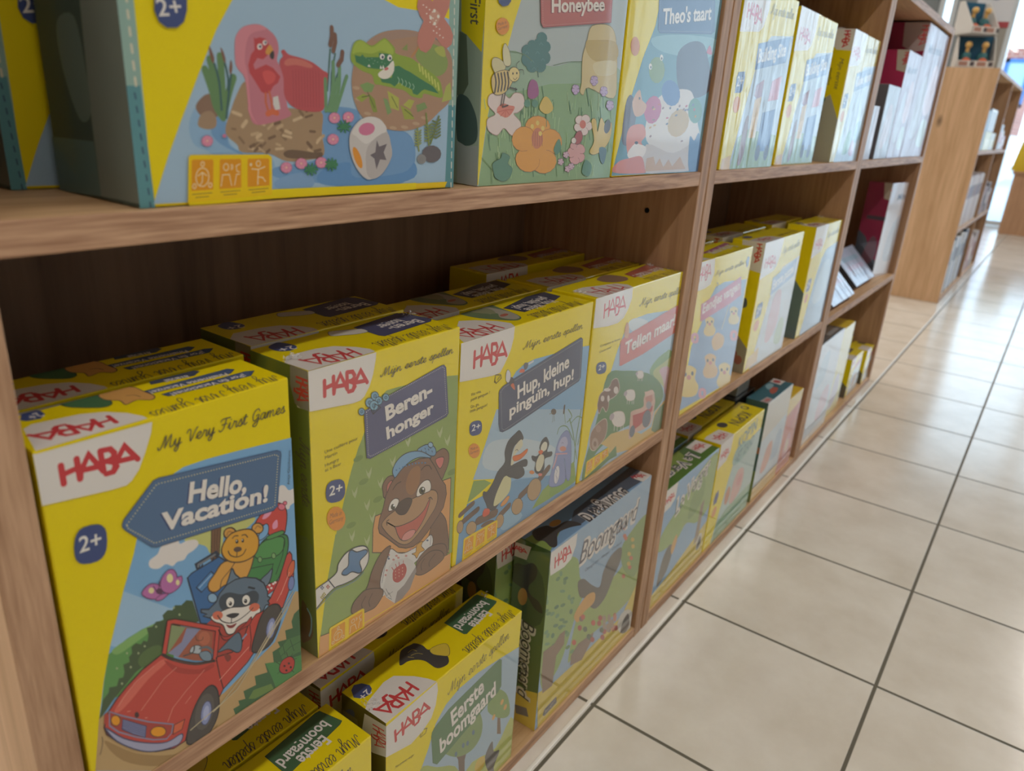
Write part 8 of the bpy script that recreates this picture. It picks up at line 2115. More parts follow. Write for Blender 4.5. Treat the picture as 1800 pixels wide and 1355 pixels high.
'g': {'F': '''p|i|b8ccdc|||306,0 224,669 204,580 164,290 244,156 898,89 0,-1784
p|l|e9e4df|||0,2230 898,0 -21,-268 -102,-200 -122,-67 -653,-67
h|l|cf1f2b|147|30|153,1806 520,0
k|r|4a4334|71|7;Mijn eerste spellen|979,1940 918,45
p|t|5f7fb0|||694,1561 20,-312 1183,178 21,335
t|t|e9e4df|156|0.03;0.0;Kleine vissen|775,1338 1061,178
p|a|27407f|||122,1115 41,67 204,22 41,-67 -20,-156 -62,-33 -183,-11
t|a|e9e4df|112|0.012;0.0;2+|163,1015 204,22
p|i|e8973a|||388,803 -13,43 -33,35 -50,20 -54,0 -49,-20 -34,-35 -12,-43 12,-44 34,-35 49,-19 54,0 50,19 33,35
s|i|7fb080|||816,134 61,312 265,134 123,-357
s|i|cf9ab0|||1265,178 163,223 204,-133 -41,-179
s|i|8ab4c8|||1428,669 408,89 82,-312 -368,-89''', 'S': '''p|s|a9aa9c|||0,0 720,0 0,736 -216,424 -288,-223 -216,89
p|s|2f6a48|||0,624 173,112 65,513 -108,89 -130,-89
s|s|2f6a48|||302,892 101,89 29,112 -101,22
s|s|3f7a50|||58,334 86,58 72,-35 -58,-45
s|s|3f7a50|||58,134 86,58 72,-36 -58,-44
p|s|e9e4df|||302,2230 418,0 0,-346 -259,12 -87,89
h|s|cf1f2b|86|22|547,2197 0,-257
t|s|4a4334|72|0.0;0.3;Mijn eerste|547,1762 0,-513
t|s|4a4334|65|0.0;0.3;spellen|403,1606 0,-290''', 'T': '''p|o|e9e4df|||0,0 898,0 -62,230 -163,116 -551,28 -122,-14
h|o|cf1f2b|158|22|673,288 -530,0
k|o|4a4334|79|7;Mijn eerste spellen|1918,216 -939,0
p|o|27407f|||449,547 -14,41 -40,32 -57,18 -64,0 -57,-18 -40,-32 -14,-41 14,-40 40,-33 57,-18 64,0 57,18 40,33'''},
'm': {'F': '''p|i|cfd6dc|||318,0 233,668 212,578 170,289 254,156 933,89 0,-1780
p|l|e9e4df|||0,2225 933,0 -21,-267 -106,-200 -128,-67 -678,-67
h|l|cf1f2b|147|30|159,1802 541,0
k|r|4a4334|71|7;Mijn eerste spellen|1018,1936 954,44
p|t|8fa6c8|||721,1558 21,-312 1230,178 21,334
t|t|e9e4df|156|0.03;0.0;Eerste puzzel|806,1335 1102,178
p|a|27407f|||127,1112 43,67 212,23 42,-67 -21,-156 -64,-33 -191,-12
t|a|e9e4df|111|0.012;0.0;2+|170,1012 212,23
p|i|e8973a|||403,801 -13,43 -35,35 -51,20 -57,0 -51,-20 -35,-35 -13,-43 13,-43 35,-35 51,-20 57,0 51,20 35,35
s|i|d8b0b4|||890,445 85,712 382,89 127,-578 -297,-312
s|i|b8c8a0|||1484,267 127,401 297,-90 -42,-400
p|i|e8c070|||85,44 42,201 509,89 42,-267''', 'T': '''p|o|e9e4df|||0,0 933,0 -64,176 -169,88 -573,22 -127,-11
h|o|cf1f2b|121|22|700,220 -552,0
k|o|4a4334|60|7;Mijn eerste spellen|1993,165 -975,0
p|o|27407f|||466,418 -14,31 -41,25 -60,14 -66,0 -60,-14 -41,-25 -14,-31 14,-31 41,-25 60,-14 66,0 60,14 41,25''', 'S': '''p|s|e9e4df|||165,2225 385,0 0,-489 -330,44
h|s|cf1f2b|72|22|418,2192 0,-301
s|s|2f4a6a|||275,1246 110,44 33,-133 -110,-45
p|s|8a8478|||0,0 550,0 0,445 -275,289 -275,-66
p|s|8a3a3a|||209,734 -7,35 -20,28 -29,15 -31,0 -29,-15 -20,-28 -7,-35 7,-35 20,-27 29,-16 31,0 29,16 20,27
p|s|8a3a3a|||319,668 -7,34 -20,28 -29,16 -31,0 -29,-16 -20,-28 -7,-34 7,-35 20,-28 29,-16 31,0 29,16 20,28
p|s|8a3a3a|||402,312 -8,34 -19,28 -29,16 -32,0 -29,-16 -19,-28 -8,-34 8,-35 19,-28 29,-16 32,0 29,16 19,28
p|s|8a3a3a|||236,267 -7,35 -19,28 -29,15 -32,0 -29,-15 -19,-28 -7,-35 7,-35 19,-28 29,-15 32,0 29,15 19,28
p|s|8a3a3a|||501,223 -8,34 -19,28 -29,16 -32,0 -29,-16 -19,-28 -7,-34 7,-35 19,-28 29,-16 32,0 29,16 19,28'''},
'n': {'F': '''p|i|9fc0e0|||291,0 213,668 194,578 156,289 232,156 854,89 0,-1780
p|l|e9e4df|||0,2225 854,0 -20,-267 -97,-200 -116,-67 -621,-67
h|l|cf1f2b|147|30|146,1802 494,0
k|r|4a4334|71|7;Mijn eerste spellen|931,1936 873,44
p|a|27407f|||116,1112 39,67 194,23 39,-67 -19,-156 -59,-33 -174,-12
t|a|e9e4df|111|0.012;0.0;2+|155,1012 194,23
p|i|e8973a|||369,801 -12,43 -32,35 -47,20 -52,0 -46,-20 -33,-35 -11,-43 11,-43 33,-35 46,-20 52,0 47,20 32,35
s|i|b8d0e4|||776,668 194,667 582,89 194,-490 -388,-356''', 'T': '''p|o|e9e4df|||0,0 854,0 -59,176 -155,88 -524,22 -116,-11
h|o|cf1f2b|121|22|640,220 -504,0
k|o|4a4334|60|7;Mijn eerste spellen|1824,165 -893,0
p|o|27407f|||427,418 -14,31 -37,25 -55,14 -60,0 -55,-14 -37,-25 -14,-31 14,-31 37,-25 55,-14 60,0 55,14 37,25''', 'S': '''p|s|3f6a80|||0,0 550,0 0,934 -275,312 -275,-134'''},
'w': {'F': '''s|i|8fae5c|||0,1062 84,298 546,255 546,297 714,170 210,-170 0,-850 -504,-170 -546,213 -336,-170
p|i|d9c040|||0,0 0,255 630,85 840,212 630,149 0,-701
p|i|8a7058|||1596,425 42,765 126,85 21,-807
s|i|55504e|||168,340 84,468 210,170 168,-170 -126,-340
s|i|d8a04a|||546,892 147,170 63,-170 -126,-169
s|i|7fa052|||1092,1190 84,425 420,127 84,-382 -294,-212
p|i|cfcac0|||1974,382 -12,74 -35,59 -51,33 -56,0 -51,-33 -35,-59 -12,-74 12,-73 35,-59 51,-33 56,0 51,33 35,59
s|i|4a4440|||1764,255 84,234 84,-107 -42,-148
p|l|e9e4df|||0,2125 420,0 -21,-276 -147,-85 -252,-22
h|l|cf1f2b|93|24|42,1881 294,21
t|t|e6dfd8|276|0.085;0.25;Le Verger|483,1488 1323,340
t|t|6a7a6a|276|0.0;0.25;Le Verger|483,1488 1323,340''', 'T': '''p|o|3f6a28|||0,147 0,343 2100,0 0,-343
p|o|7f9a3a|||630,147 252,294 588,49 -210,-294
p|o|e9e4df|||1638,147 42,294 420,0 0,-304
h|o|cf1f2b|108|20|1701,235 336,0
t|o|e0dad4|186|0.085;0.2;Le Verger|1554,304 -1302,0
t|o|33405a|186|0.0;0.2;Le Verger|1554,304 -1302,0'''},
'x': {'F': '''p|i|b4d0cc|||338,0 224,646 181,561 202,431 1305,129 0,-1767
p|i|7fae8a|||383,0 112,388 450,129 1305,43 0,-560
s|i|dba8a0|||1035,603 45,388 180,216 315,-86 90,-259 -90,-216 -315,-129
p|i|d89090|||1598,927 -16,56 -44,45 -63,25 -70,0 -63,-25 -44,-45 -16,-56 16,-56 44,-45 63,-25 70,0 63,25 44,45
s|i|8fbcb4|||810,1508 135,259 630,-43 225,-216 -675,-129
p|i|c87a50|||990,819 -13,84 -38,68 -54,37 -60,0 -54,-37 -38,-68 -13,-84 13,-84 38,-68 54,-37 60,0 54,37 38,68
t|t|5a8a88|237|0.02;0.0;KOP'IN|968,1724 944,108
t|t|5a8a88|194|0.02;0.0;HET ZAND|968,1422 944,130
p|l|e9e4df|||0,2155 585,0 -23,-323 -157,-130 -405,-43
h|l|cf1f2b|112|28|90,1832 382,11
p|a|27407f|||113,1034 45,108 134,22 46,-130 -46,-129 -157,0
p|i|e8973a|||360,733 -11,46 -31,38 -45,21 -51,0 -45,-21 -31,-38 -11,-46 11,-47 31,-38 45,-20 51,0 45,20 31,38''', 'T': '''p|o|e9e4df|||0,0 608,0 0,291 -473,42 -135,-21
h|o|cf1f2b|135|22|518,218 -383,0
t|o|4a4334|198|0.02;0.1;KOP'IN|1800,291 -765,0
p|o|2a2a2c|||990,322 -13,41 -38,33 -54,18 -60,0 -54,-18 -38,-33 -13,-41 13,-40 38,-33 54,-18 60,0 54,18 38,33
p|o|4a4334|||2115,322 -9,36 -25,29 -36,17 -40,0 -36,-17 -25,-29 -9,-36 9,-36 25,-29 36,-16 40,0 36,16 25,29
p|o|f0da06|||2079,322 -5,23 -15,18 -22,10 -24,0 -22,-10 -15,-18 -5,-23 5,-22 15,-18 22,-10 24,0 22,10 15,18'''},
'y': {'F': '''p|i|c8d8e4|||0,332 0,1038 1615,177 0,-1215
s|i|d8a090|||323,575 161,486 324,88 96,-353 -258,-266
s|i|a8c0d8|||904,663 226,575 324,-89 -33,-486
p|i|d9b050|||0,0 0,309 1615,23 0,-332''', 'T': '''s|o|b8503c|||614,135 129,99 258,36 65,-108 -258,-54
s|o|8fc0cc|||808,270 193,135 226,-18 -64,-108
p|o|e9e4df|||1292,180 32,247 291,0 0,-247
p|o|c03a40|||1550,306 -9,35 -27,28 -39,16 -43,0 -39,-16 -27,-28 -9,-35 9,-35 27,-28 39,-16 43,0 39,16 27,28
p|o|b8b0b0|||0,0 323,0 32,153 -355,27
t|o|cf1f2b|76|0.02;0.0;HABA|48,54 243,0''', 'S': '''p|s|a8603c|||0,1149 450,-44 0,133 -450,88
p|s|5f7a34|||0,0 450,0 0,729 -450,-66'''},
'z': {'F': '''p|i|e2c050|||0,1840 1020,0 0,-258 -1020,-147
p|i|c8584a|||204,1288 41,-405 571,258 20,368
s|i|d89aa0|||306,368 41,405 265,110 163,-331 -163,-294
p|i|e0c8b0|||632,589 -12,72 -34,57 -49,32 -54,0 -49,-32 -34,-57 -12,-72 12,-72 34,-58 49,-32 54,0 49,32 34,58''', 'T': '''p|o|d8a0a0|||102,120 41,360 428,36 -41,-372'''},
'h': {'F': '''s|i|c9d0e0|||472,624 158,998 693,375 441,-874 -567,-624
s|i|e0c8d4|||1638,1310 315,936 819,-62 63,-874 -630,-249
s|i|c8dcd8|||1764,374 252,562 819,-62 -63,-593
t|t|6a7a9a|187|0.02;0.2;Mini speelset|567,2496 2016,94''', 'S': '''p|s|b8aaa4|||280,3120 570,0 0,-624 -255,-31 -255,125
h|s|cf1f2b|170|24|697,3042 0,-421
p|s|6a2a4a|||0,0 850,0 0,936 -850,-312'''},
'i': {'F': '''s|i|c9d0e0|||249,472 83,755 365,283 233,-660 -299,-472
s|i|e0c8d4|||863,991 166,708 432,-47 33,-661 -332,-189
s|i|c8dcd8|||930,283 132,425 432,-47 -33,-449
t|t|6a7a9a|142|0.02;0.2;Mini speelset|299,1888 1062,71''', 'S': '''p|s|c8bca8|||286,2360 264,0 0,-472 -198,47
h|s|cf1f2b|88|22|462,2301 0,-248
p|s|3a2038|||99,1416 396,0 0,94 -396,0
p|s|3f4a5a|||0,0 550,0 0,330 -220,236 -165,425 -165,142
s|s|7a4a5a|||165,472 110,519 110,-47 33,-378 -110,-236'''},
'o': {'F': '''s|i|c9d0e0|||516,548 172,877 757,329 481,-768 -619,-548
s|i|e0c8d4|||1789,1151 344,822 894,-55 69,-767 -688,-219
s|i|c8dcd8|||1926,329 276,493 894,-55 -69,-520
t|t|6a7a9a|164|0.02;0.2;Mini speelset|619,2192 2202,82''', 'S': '''p|s|c8bca8|||406,2740 374,0 0,-548 -281,55
h|s|cf1f2b|125|22|655,2672 0,-288
p|s|3a2038|||140,1644 562,0 0,110 -562,0
p|s|3f4a5a|||0,0 780,0 0,384 -312,274 -234,493 -234,164
s|s|7a4a5a|||234,548 156,603 156,-55 47,-438 -156,-274'''},
'aa': {'F': '''s|i|dcb8c0|||916,524 174,576 654,105 131,-576 -567,-262
s|i|b4c8d8|||262,1467 174,681 654,105 -87,-681
p|i|e6ded0|||0,0 0,157 2180,53 0,-210''', 'T': '''p|o|8a9098|||1090,90 44,270 915,0 -43,-261'''},
'pale': {'F': '''s|i|cfc2cc|||280,300 140,750 420,90 224,-540 -364,-330'''},
'small': {'F': '''p|i|ccd8dc|||210,0 210,655 280,211 700,70 0,-936
s|i|c8a080|||588,187 84,351 308,24 84,-281
p|t|c0605a|||560,725 28,188 672,93 0,-187
p|l|e9e4df|||0,1170 504,0 -28,-234 -476,-70
h|l|cf1f2b|129|16|70,959 336,12''', 'S': '''p|s|4a4a48|||0,0 600,0 0,351 -240,187 -360,-47
p|s|8a3a34|||432,328 -10,55 -26,45 -39,25 -42,0 -39,-25 -26,-45 -10,-55 10,-56 26,-45 39,-25 42,0 39,25 26,45''', 'T': '''p|o|e9e4df|||0,0 560,0 -28,276 -532,24
p|o|4a4030|||672,240 28,240 560,0 0,-228'''}}
PAPER = {'yellow': 'f0da06', 'blue': '8fb4d8', 'teal': '8fb3a8', 'green': '4a6a38', 'white': 'e4e0da', 'pink': '9c2f52', 'dark': '2c2a30', 'greyblue': '6a7684', 'orange': 'd08a4a', 'rose': 'c98a9a', 'steel': '9fb0c4', 'tealdark': '2f5c63'}
def carton(w, h, d, cols, mat, parent):
    """closed card box; cols = (front, left side, top, rest), softly folded edges"""
    bm = bmesh.new(); bm_box(bm, (-w / 2, -d / 2, 0), (w / 2, d / 2, h), 0, 0.0011, 2)
    bmesh.ops.recalc_face_normals(bm, faces=bm.faces)
    cl = []
    for f in bm.faces:
        n = f.normal
        cl.append(hexlin(cols[0] if n.y < -.7 else cols[1] if n.x < -.7 else cols[2] if n.z > .7 else cols[3]))
    me = bpy.data.meshes.new('carton'); bm.to_mesh(me); bm.free(); paint(me, cl)
    for p in me.polygons: p.use_smooth = False
    return link('carton', me, mat, parent)
def game_box(spec, label, cols, art=None, film='film', yaw=0.0, group=None):
    x0, x1, yf, z0, h, d = spec; w = x1 - x0
    t = thing('game_box', (x0 + w / 2, yf + d / 2, z0 + .0004), label, 'game box', group)
    t.rotation_euler.z = yaw
    cols = tuple(PAPER.get(c, c) for c in cols)
    carton(w, h, d, cols, M[film], t)
    a = ART.get(art or '', {})
    X = {'F': Matrix(((1, 0, 0, -w / 2), (0, 0, -1, -d / 2), (0, 1, 0, 0), (0, 0, 0, 1))),
         'T': Matrix(((1, 0, 0, -w / 2), (0, 1, 0, -d / 2), (0, 0, 1, h), (0, 0, 0, 1))),
         'S': Matrix(((0, 0, -1, -w / 2), (-1, 0, 0, d / 2), (0, 1, 0, 0), (0, 0, 0, 1)))}
    for face, rec in a.items():
        sh = Sheet(d if face == 'S' else w, d if face == 'T' else h)
        sh.run(rec); sh.build(M[film], t, X[face])
    return t
def again(src, spec, label, yaw=0.0, group=None):
    """another copy of a game already built, with all its parts"""
    x0, x1, yf, z0, h, d = spec
    r = src.copy(); COL.objects.link(r); r['label'] = label
    r.location = ((x0 + x1) / 2, yf + d / 2, z0 + .0004); r.rotation_euler.z = yaw
    for c in list(src.children):
        q = c.copy(); COL.objects.link(q); q.parent = r
        for g in c.children:
            k = g.copy(); COL.objects.link(k); k.parent = q
    return r
BX = {'hello': (-0.1415, 0.008, 0.002, 0.3507, 0.2315, 0.05), 'beren': (0.024, 0.1785, 0.003, 0.3507, 0.2315, 0.062), 'hup': (0.181, 0.3965, 0.004, 0.3507, 0.2165, 0.06), 'tellen': (0.4005, 0.6205, 0.004, 0.3507, 0.2185, 0.056), 'big': (-0.0735, 0.167, 0.006, 0.692, 0.24, 0.084), 'honey': (0.1935, 0.402, 0.004, 0.692, 0.222, 0.05), 'theo': (0.406, 0.62, 0.004, 0.692, 0.222, 0.05), 'build': (0.688, 0.893, 0.004, 0.692, 0.2215, 0.05), 'build2': (0.929, 1.14, 0.012, 0.692, 0.219, 0.05), 'g': (1.224, 1.428, 0.004, 0.692, 0.223, 0.072), 'eer': (0.097, 0.3065, 0.004, 0.0176, 0.2125, 0.059), 'boom': (0.357, 0.6125, 0.004, 0.0176, 0.2645, 0.05), 'eend': (0.677, 0.879, 0.004, 0.3507, 0.2235, 0.052), 'm': (0.938, 1.15, 0.004, 0.3507, 0.2225, 0.055), 'n': (1.233, 1.427, 0.004, 0.3507, 0.2225, 0.055), 'w': (0.677, 0.887, 0.004, 0.0176, 0.2125, 0.049), 'x': (0.893, 1.118, 0.004, 0.0176, 0.2155, 0.052), 'y': (1.1385, 1.3, 0.004, 0.0176, 0.221, 0.045)}
YL = ('yellow', 'yellow', 'yellow', 'yellow')
def off(name, dx, dy): 
    b = BX[name]; return (b[0] + dx, b[1] + dx, b[2] + dy, b[3], b[4], b[5])
def shift(name, x0, yf, z=None):
    b = BX[name]; return (x0, x0 + b[1] - b[0], yf, b[3] if z is None else z, b[4], b[5])
hello = game_box(BX['hello'], 'yellow game box reading Hello, Vacation! with a red car, leftmost on the middle shelf', YL, 'hello', 'card')
again(hello, shift('hello', -.134, .0585), 'yellow box standing right behind the front Hello, Vacation! box, only its top showing')
beren = game_box(BX['beren'], 'yellow game box reading Beren-honger with a laughing brown bear', ('yellow', '6f7f3c', 'yellow', 'yellow'), 'beren')
again(beren, shift('beren', .0285, .070), 'yellow box hidden behind the Beren-honger bear box, only its top showing')
hup = game_box(BX['hup'], 'yellow game box reading Hup, kleine pinguin, hup! with penguins on logs', YL, 'hup')
again(hup, shift('hup', .1845, .072), 'yellow box directly behind the penguin game, top strip showing')
tellen = game_box(BX['tellen'], 'yellow game box reading Tellen maar! with a red tractor and sheep', YL, 'tellen')
again(tellen, shift('tellen', .4005, .066), 'second yellow box in the row behind the Tellen maar! tractor game')
again(tellen, shift('tellen', .4005, .150), 'rearmost yellow box against the back board behind the Tellen maar! game')
big = game_box(BX['big'], 'large yellow and teal box with a pink flamingo, a green crocodile and a white die', ('yellow', '46564f', 'teal', 'teal'), 'big', 'card')
again(big, shift('big', -.0955, .0968), 'teal and yellow box cut off by the upper left edge of the photo')
honey = game_box(BX['honey'], 'yellow box reading Honeybee with a flower meadow and a beehive', ('yellow', '9fb0a0', 'yellow', 'yellow'), 'honey')
theo = game_box(BX['theo'], 'yellow box reading Theo\'s taart with a cream cake and animals', ('yellow', 'yellow', 'yellow', 'yellow'), 'theo', 'soft')
build = game_box(BX['build'], 'yellow box reading Building Site, first on the upper shelf of the middle bookcase', YL, 'build', 'wavy')
again(build, BX['build2'], 'second Building Site box, in the middle of the upper shelf')
g = game_box(BX['g'], 'thick box on the upper shelf, its yellow and grey side lettered Mijn eerste spellen', ('e6d67a', 'yellow', 'yellow', 'yellow'), 'g', 'wavy')
eer = game_box(BX['eer'], 'yellow game box reading Eerste boomgaard standing at the front of the lowest shelf', ('yellow', '5a5220', 'yellow', 'yellow'), 'eer')
again(eer, (.0795 - .2095, .0795, .004, ZS[0], .2125, .059), 'yellow box at the bottom edge of the photo, green Eerste boomgaard label on its top')
again(eer, (.073 - .2095, .073, .066, ZS[0], .2125, .059), 'yellow box behind the Eerste boomgaard box at the bottom edge')
again(eer, (.0875, .297, .081, ZS[0], .2125, .059), 'box in deep shade behind the front Eerste boomgaard box, its white logo corner showing')
boom = game_box(BX['boom'], 'large blue and green box reading Boomgaard on the lowest shelf', ('blue', '3f5a2c', '7fa4c8', 'yellow'), 'boom')
again(boom, shift('boom', .327, .058), 'dark green box behind the large Boomgaard box')
eend = game_box(BX['eend'], 'box reading Eendjes vangen with yellow ducklings on blue water', ('yellow', 'yellow', 'yellow', 'yellow'), 'eend')
again(eend, shift('eend', .672, .066), 'box behind the duckling game, pink title strip on its top')
m_ = game_box(BX['m'], 'glossy pale yellow box in the middle of the middle bookcase shelf', YL, 'm', 'film')
n_ = game_box(BX['n'], 'shining yellow and blue box beside the doubled upright on the middle shelf', YL, 'n', 'film')
again(n_, shift('n', 1.175, .071), 'yellow box at the back of the middle bookcase, top edge peeking over the shining boxes')
again(m_, shift('m', .925, .071), 'yellow box behind the glossy pale yellow box')
w_ = game_box(BX['w'], 'pale blue and green orchard box with a green lettered top on the lowest shelf', ('blue', '4a6a38', '4f7a34', 'yellow'), 'w')
x_ = game_box(BX['x'], 'yellow box with a pink pig picture, its bright yellow top lettered in black', YL, 'x')
y_ = game_box(BX['y'], 'teal box with a red and white logo corner on the lowest shelf', ('d4d0c4', 'tealdark', '2f7080', 'tealdark'), 'y')
z_ = game_box((1.298, 1.40, .004, ZS[0], .184, .06), 'short red and yellow box squeezed beside the teal box', ('c9705a', 'e0b020', 'e8c020', 'b8402f'), 'z')
again(w_, shift('w', .6725, .060), 'box in shade behind the pale orchard box, white logo corner showing')
again(x_, shift('x', .886, .0615), 'brownish yellow box in shade right behind the yellow pig box')
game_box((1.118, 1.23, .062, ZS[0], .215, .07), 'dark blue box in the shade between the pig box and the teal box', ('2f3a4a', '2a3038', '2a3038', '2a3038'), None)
game_box((1.14, 1.21, .07, ZS[0] + .216, .05, .05), 'small grey carton lying on the dark blue box at the back', ('a8aca8', '9a9e9a', 'a0a4a0', '9a9e9a'), None)
# third bookcase
game_box((1.907, 2.222, .006, ZS[2], .312, .085), 'tallest crimson box at the right end of the upper shelf, white logo on its side', ('b9b0c4', 'pink', 'pink', 'pink'), 'h', 'streaky')
game_box((1.738, 1.904, .006, ZS[2], .236, .055), 'crimson box a step lower, second from the right on the upper shelf', ('b9b0c4', 'b02a55', 'b02a55', 'pink'), 'i', 'streaky')
game_box((1.602, 1.735, .006, ZS[2], .156, .05), 'low pale box left of the two crimson boxes', ('b4bac6', '6a6a70', 'd8dce2', '6a6a70'), 'pale', 'streaky')
game_box((1.500, 1.556, .006, ZS[2], .109, .05), 'smallest pale box by the doubled upright on the upper shelf of the third bookcase', ('b8b2bc', '8a8088', 'e0dadf', '8a8088'), 'pale', 'streaky')
game_box((2.085, 2.215, .026, ZS[1], .268, .065), 'crimson box with a pale shining front on the middle shelf of the third bookcase', ('e2dde4', 'pink', 'pink', 'pink'), 'o', 'film', yaw=math.radians(-8))
def leaning(x0, x1, y0, h, t, label):
    """flat box tilted back by 45 degrees, its lower front edge on the shelf at y0"""
    b = thing('game_box', ((x0 + x1) / 2, y0 + t * .36, ZS[1] + t * .36 + .0006), label, 'game box')
    w = x1 - x0
    carton(w, h, t, ('b8c4e0', '3a3f48', 'b8c4e0', '7a3a44'), M['wavy'], b)
    sh = Sheet(w, h)
    for i in range(3): sh.add('illustration', [[(w * .1, h * (.15 + .25 * i)), (w * .9, h * (.12 + .25 * i)), (w * .85, h * (.25 + .25 * i)), (w * .12, h * (.27 + .25 * i))]], ('a9b9dc', 'c2b6d6', '9fc0dd')[i])
    sh.build(M['wavy'], b, Matrix(((1, 0, 0, -w / 2), (0, 0, -1, -t / 2), (0, 1, 0, 0), (0, 0, 0, 1))))
    b.rotation_euler.x = -math.radians(45)
    return b
leaning(1.54, 1.747, .008, .11, .018, 'silvery flat box tilted back on the shelf right beside the doubled upright')
leaning(1.84, 2.06, .024, .11, .018, 'silvery flat box tilted back in front of the crimson box')
game_box((1.497, 1.715, .006, ZS[0], .262, .045), 'tall shining pale blue box on the lowest shelf of the third bookcase', ('cfd4dc', '4a5a6a', '4a5560', '4a5a6a'), 'aa')
game_box((1.722, 1.868, .012, ZS[0], .25, .06), 'pale yellow box standing right beside the tall shining blue box', ('e4d890', 'e0d8b0', 'e8c820', 'yellow'), 'pale')
game_box((1.957, 2.097, .012, ZS[0], .117, .06), 'small yellow box, left one of the small pair near the floor gap', YL, 'small')
game_box((2.130, 2.222, .006, ZS[0], .108, .06), 'small yellow box, last one beside the end panel at the floor gap', YL, 'small')
game_box((2.03, 2.215, .070, ZS[0], .122, .06), 'small yellow box behind the small pair near the floor gap', YL, 'small')

def crinkle(box, spots, seed):
    """gathered ends of the clear wrapping at a corner of the box"""
    rnd = random.Random(seed); bm = bmesh.new()
    for (x, y, z, n, r) in spots:
        for i in range(n):
            a = rnd.uniform(0, 6.28); l = rnd.uniform(.4, 1) * r
            p = Vector((x + rnd.uniform(-r, r), y + rnd.uniform(-r, r), z + .0006))
            q = p + Vector((math.cos(a) * l, math.sin(a) * l, rnd.uniform(.0, .0022))); s = p + Vector((math.cos(a + .5) * l * .6, math.sin(a + .5) * l * .6, rnd.uniform(.0008, .003)))
            bm.faces.new([bm.verts.new(v) for v in (p, q, s)])
    me = bpy.data.meshes.new('wrap_fold'); bm.to_mesh(me); bm.free()
    link('wrap_fold', me, M['wrap'], box)
def wrap_mat():
    m = bpy.data.materials.new('clear_wrapping'); m.use_nodes = True; nt = m.node_tree; nt.nodes.clear(); L = nt.links.new
    o = N(nt, 'ShaderNodeOutputMaterial'); mx = N(nt, 'ShaderNodeMixShader'); mx.inputs['Fac'].default_value = .45
    tr = N(nt, 'ShaderNodeBsdfTransparent'); gl = N(nt, 'ShaderNodeBsdfPrincipled'); gl.inputs['Base Color'].default_value = (.8, .8, .8, 1); gl.inputs['Roughness'].default_value = .15
    L(tr.outputs[0], mx.inputs[1]); L(gl.outputs[0], mx.inputs[2]); L(mx.outputs[0], o.inputs[0]); return m
M['wrap'] = wrap_mat()
def wd(b): return (BX[b][1] - BX[b][0]) / 2, BX[b][5] / 2, BX[b][4]
for bx, nm, sd in ((beren, 'beren', 1), (eer, 'eer', 2), (tellen, 'tellen', 3), (g, 'g', 4), (n_, 'n', 5)):
    w2, d2, hh_ = wd(nm); crinkle(bx, [(-w2 + .007, -d2 + .026, hh_, 26, .006), (w2 - .007, d2 - .012, hh_, 18, .005)], sd)
# ------------------------------------------------------------------ the separate bookcase
def volume(x, w, y, z, h, d, cols, name, label, cat, group, band=None):
    t = thing(name, (x + w / 2, y + d / 2, z + .0005), label, cat, group)
    carton(w, h, d, cols, M['card'], t)
    if band:
        sh = Sheet(w, h); sh.add('spine_label', [[(w * .12, h * band[0]), (w * .88, h * band[0]), (w * .88, h * band[1]), (w * .12, h * band[1])]], band[2])
        sh.build(M['card'], t, Matrix(((1, 0, 0, -w / 2), (0, 0, -1, -d / 2), (0, 1, 0, 0), (0, 0, 0, 1))))
    return t
random.seed(7)
DY = 0.0104
ZD = (0.0176, 0.345, 0.697)
def run(x, xe, z, hs, ws, cols, name, cat, lab, group):
    i = 0
    while x < xe - ws[i % len(ws)]:
        w = ws[i % len(ws)]; h = hs[i % len(hs)] ; c = cols[i % len(cols)]
        volume(x, w, DY + .012, z, h, .2, (c[0], c[1], c[2], c[1]), name, lab, cat, group, (.55, .8, c[3]))
        x += w + .002; i += 1
V1 = (('d6cfd0', 'b9aeb0', 'd8d4d0', '6a5a66'), ('c9bfc4', 'a89ca4', 'd0ccc8', '4a4a5a'), ('e2dcd8', 'c0b8b4', 'e0dcd8', '8a4a4a'), ('b8a8ac', '988a8e', 'c8c0bc', '38507a'))
run(3.80, 4.562, ZD[1], (.235, .24, .232, .238), (.062, .07, .058, .066), V1, 'picture_book', 'book', 'pale book in the upright row on the middle shelf of the separate bookcase', 'pale books on the middle shelf of the separate bookcase')
V2 = (('9fb0c8', '3a5878', 'dfe2e6', '22364a'), ('e8e6e4', 'c8c8c8', 'eeeeee', '6a8ab0'), ('27507a', '1d3a5a', 'e0e2e4', 'c0c8d0'), ('e2e2e6', 'c0c4c8', 'eeeeee', '38507a'))
run(3.80, 4.562, ZD[0], (.27, .262, .275), (.085, .07, .05, .09), V2, 'picture_book', 'book', 'white or blue book in the row on the lowest shelf of the separate bookcase', 'white and blue books on the lowest shelf')
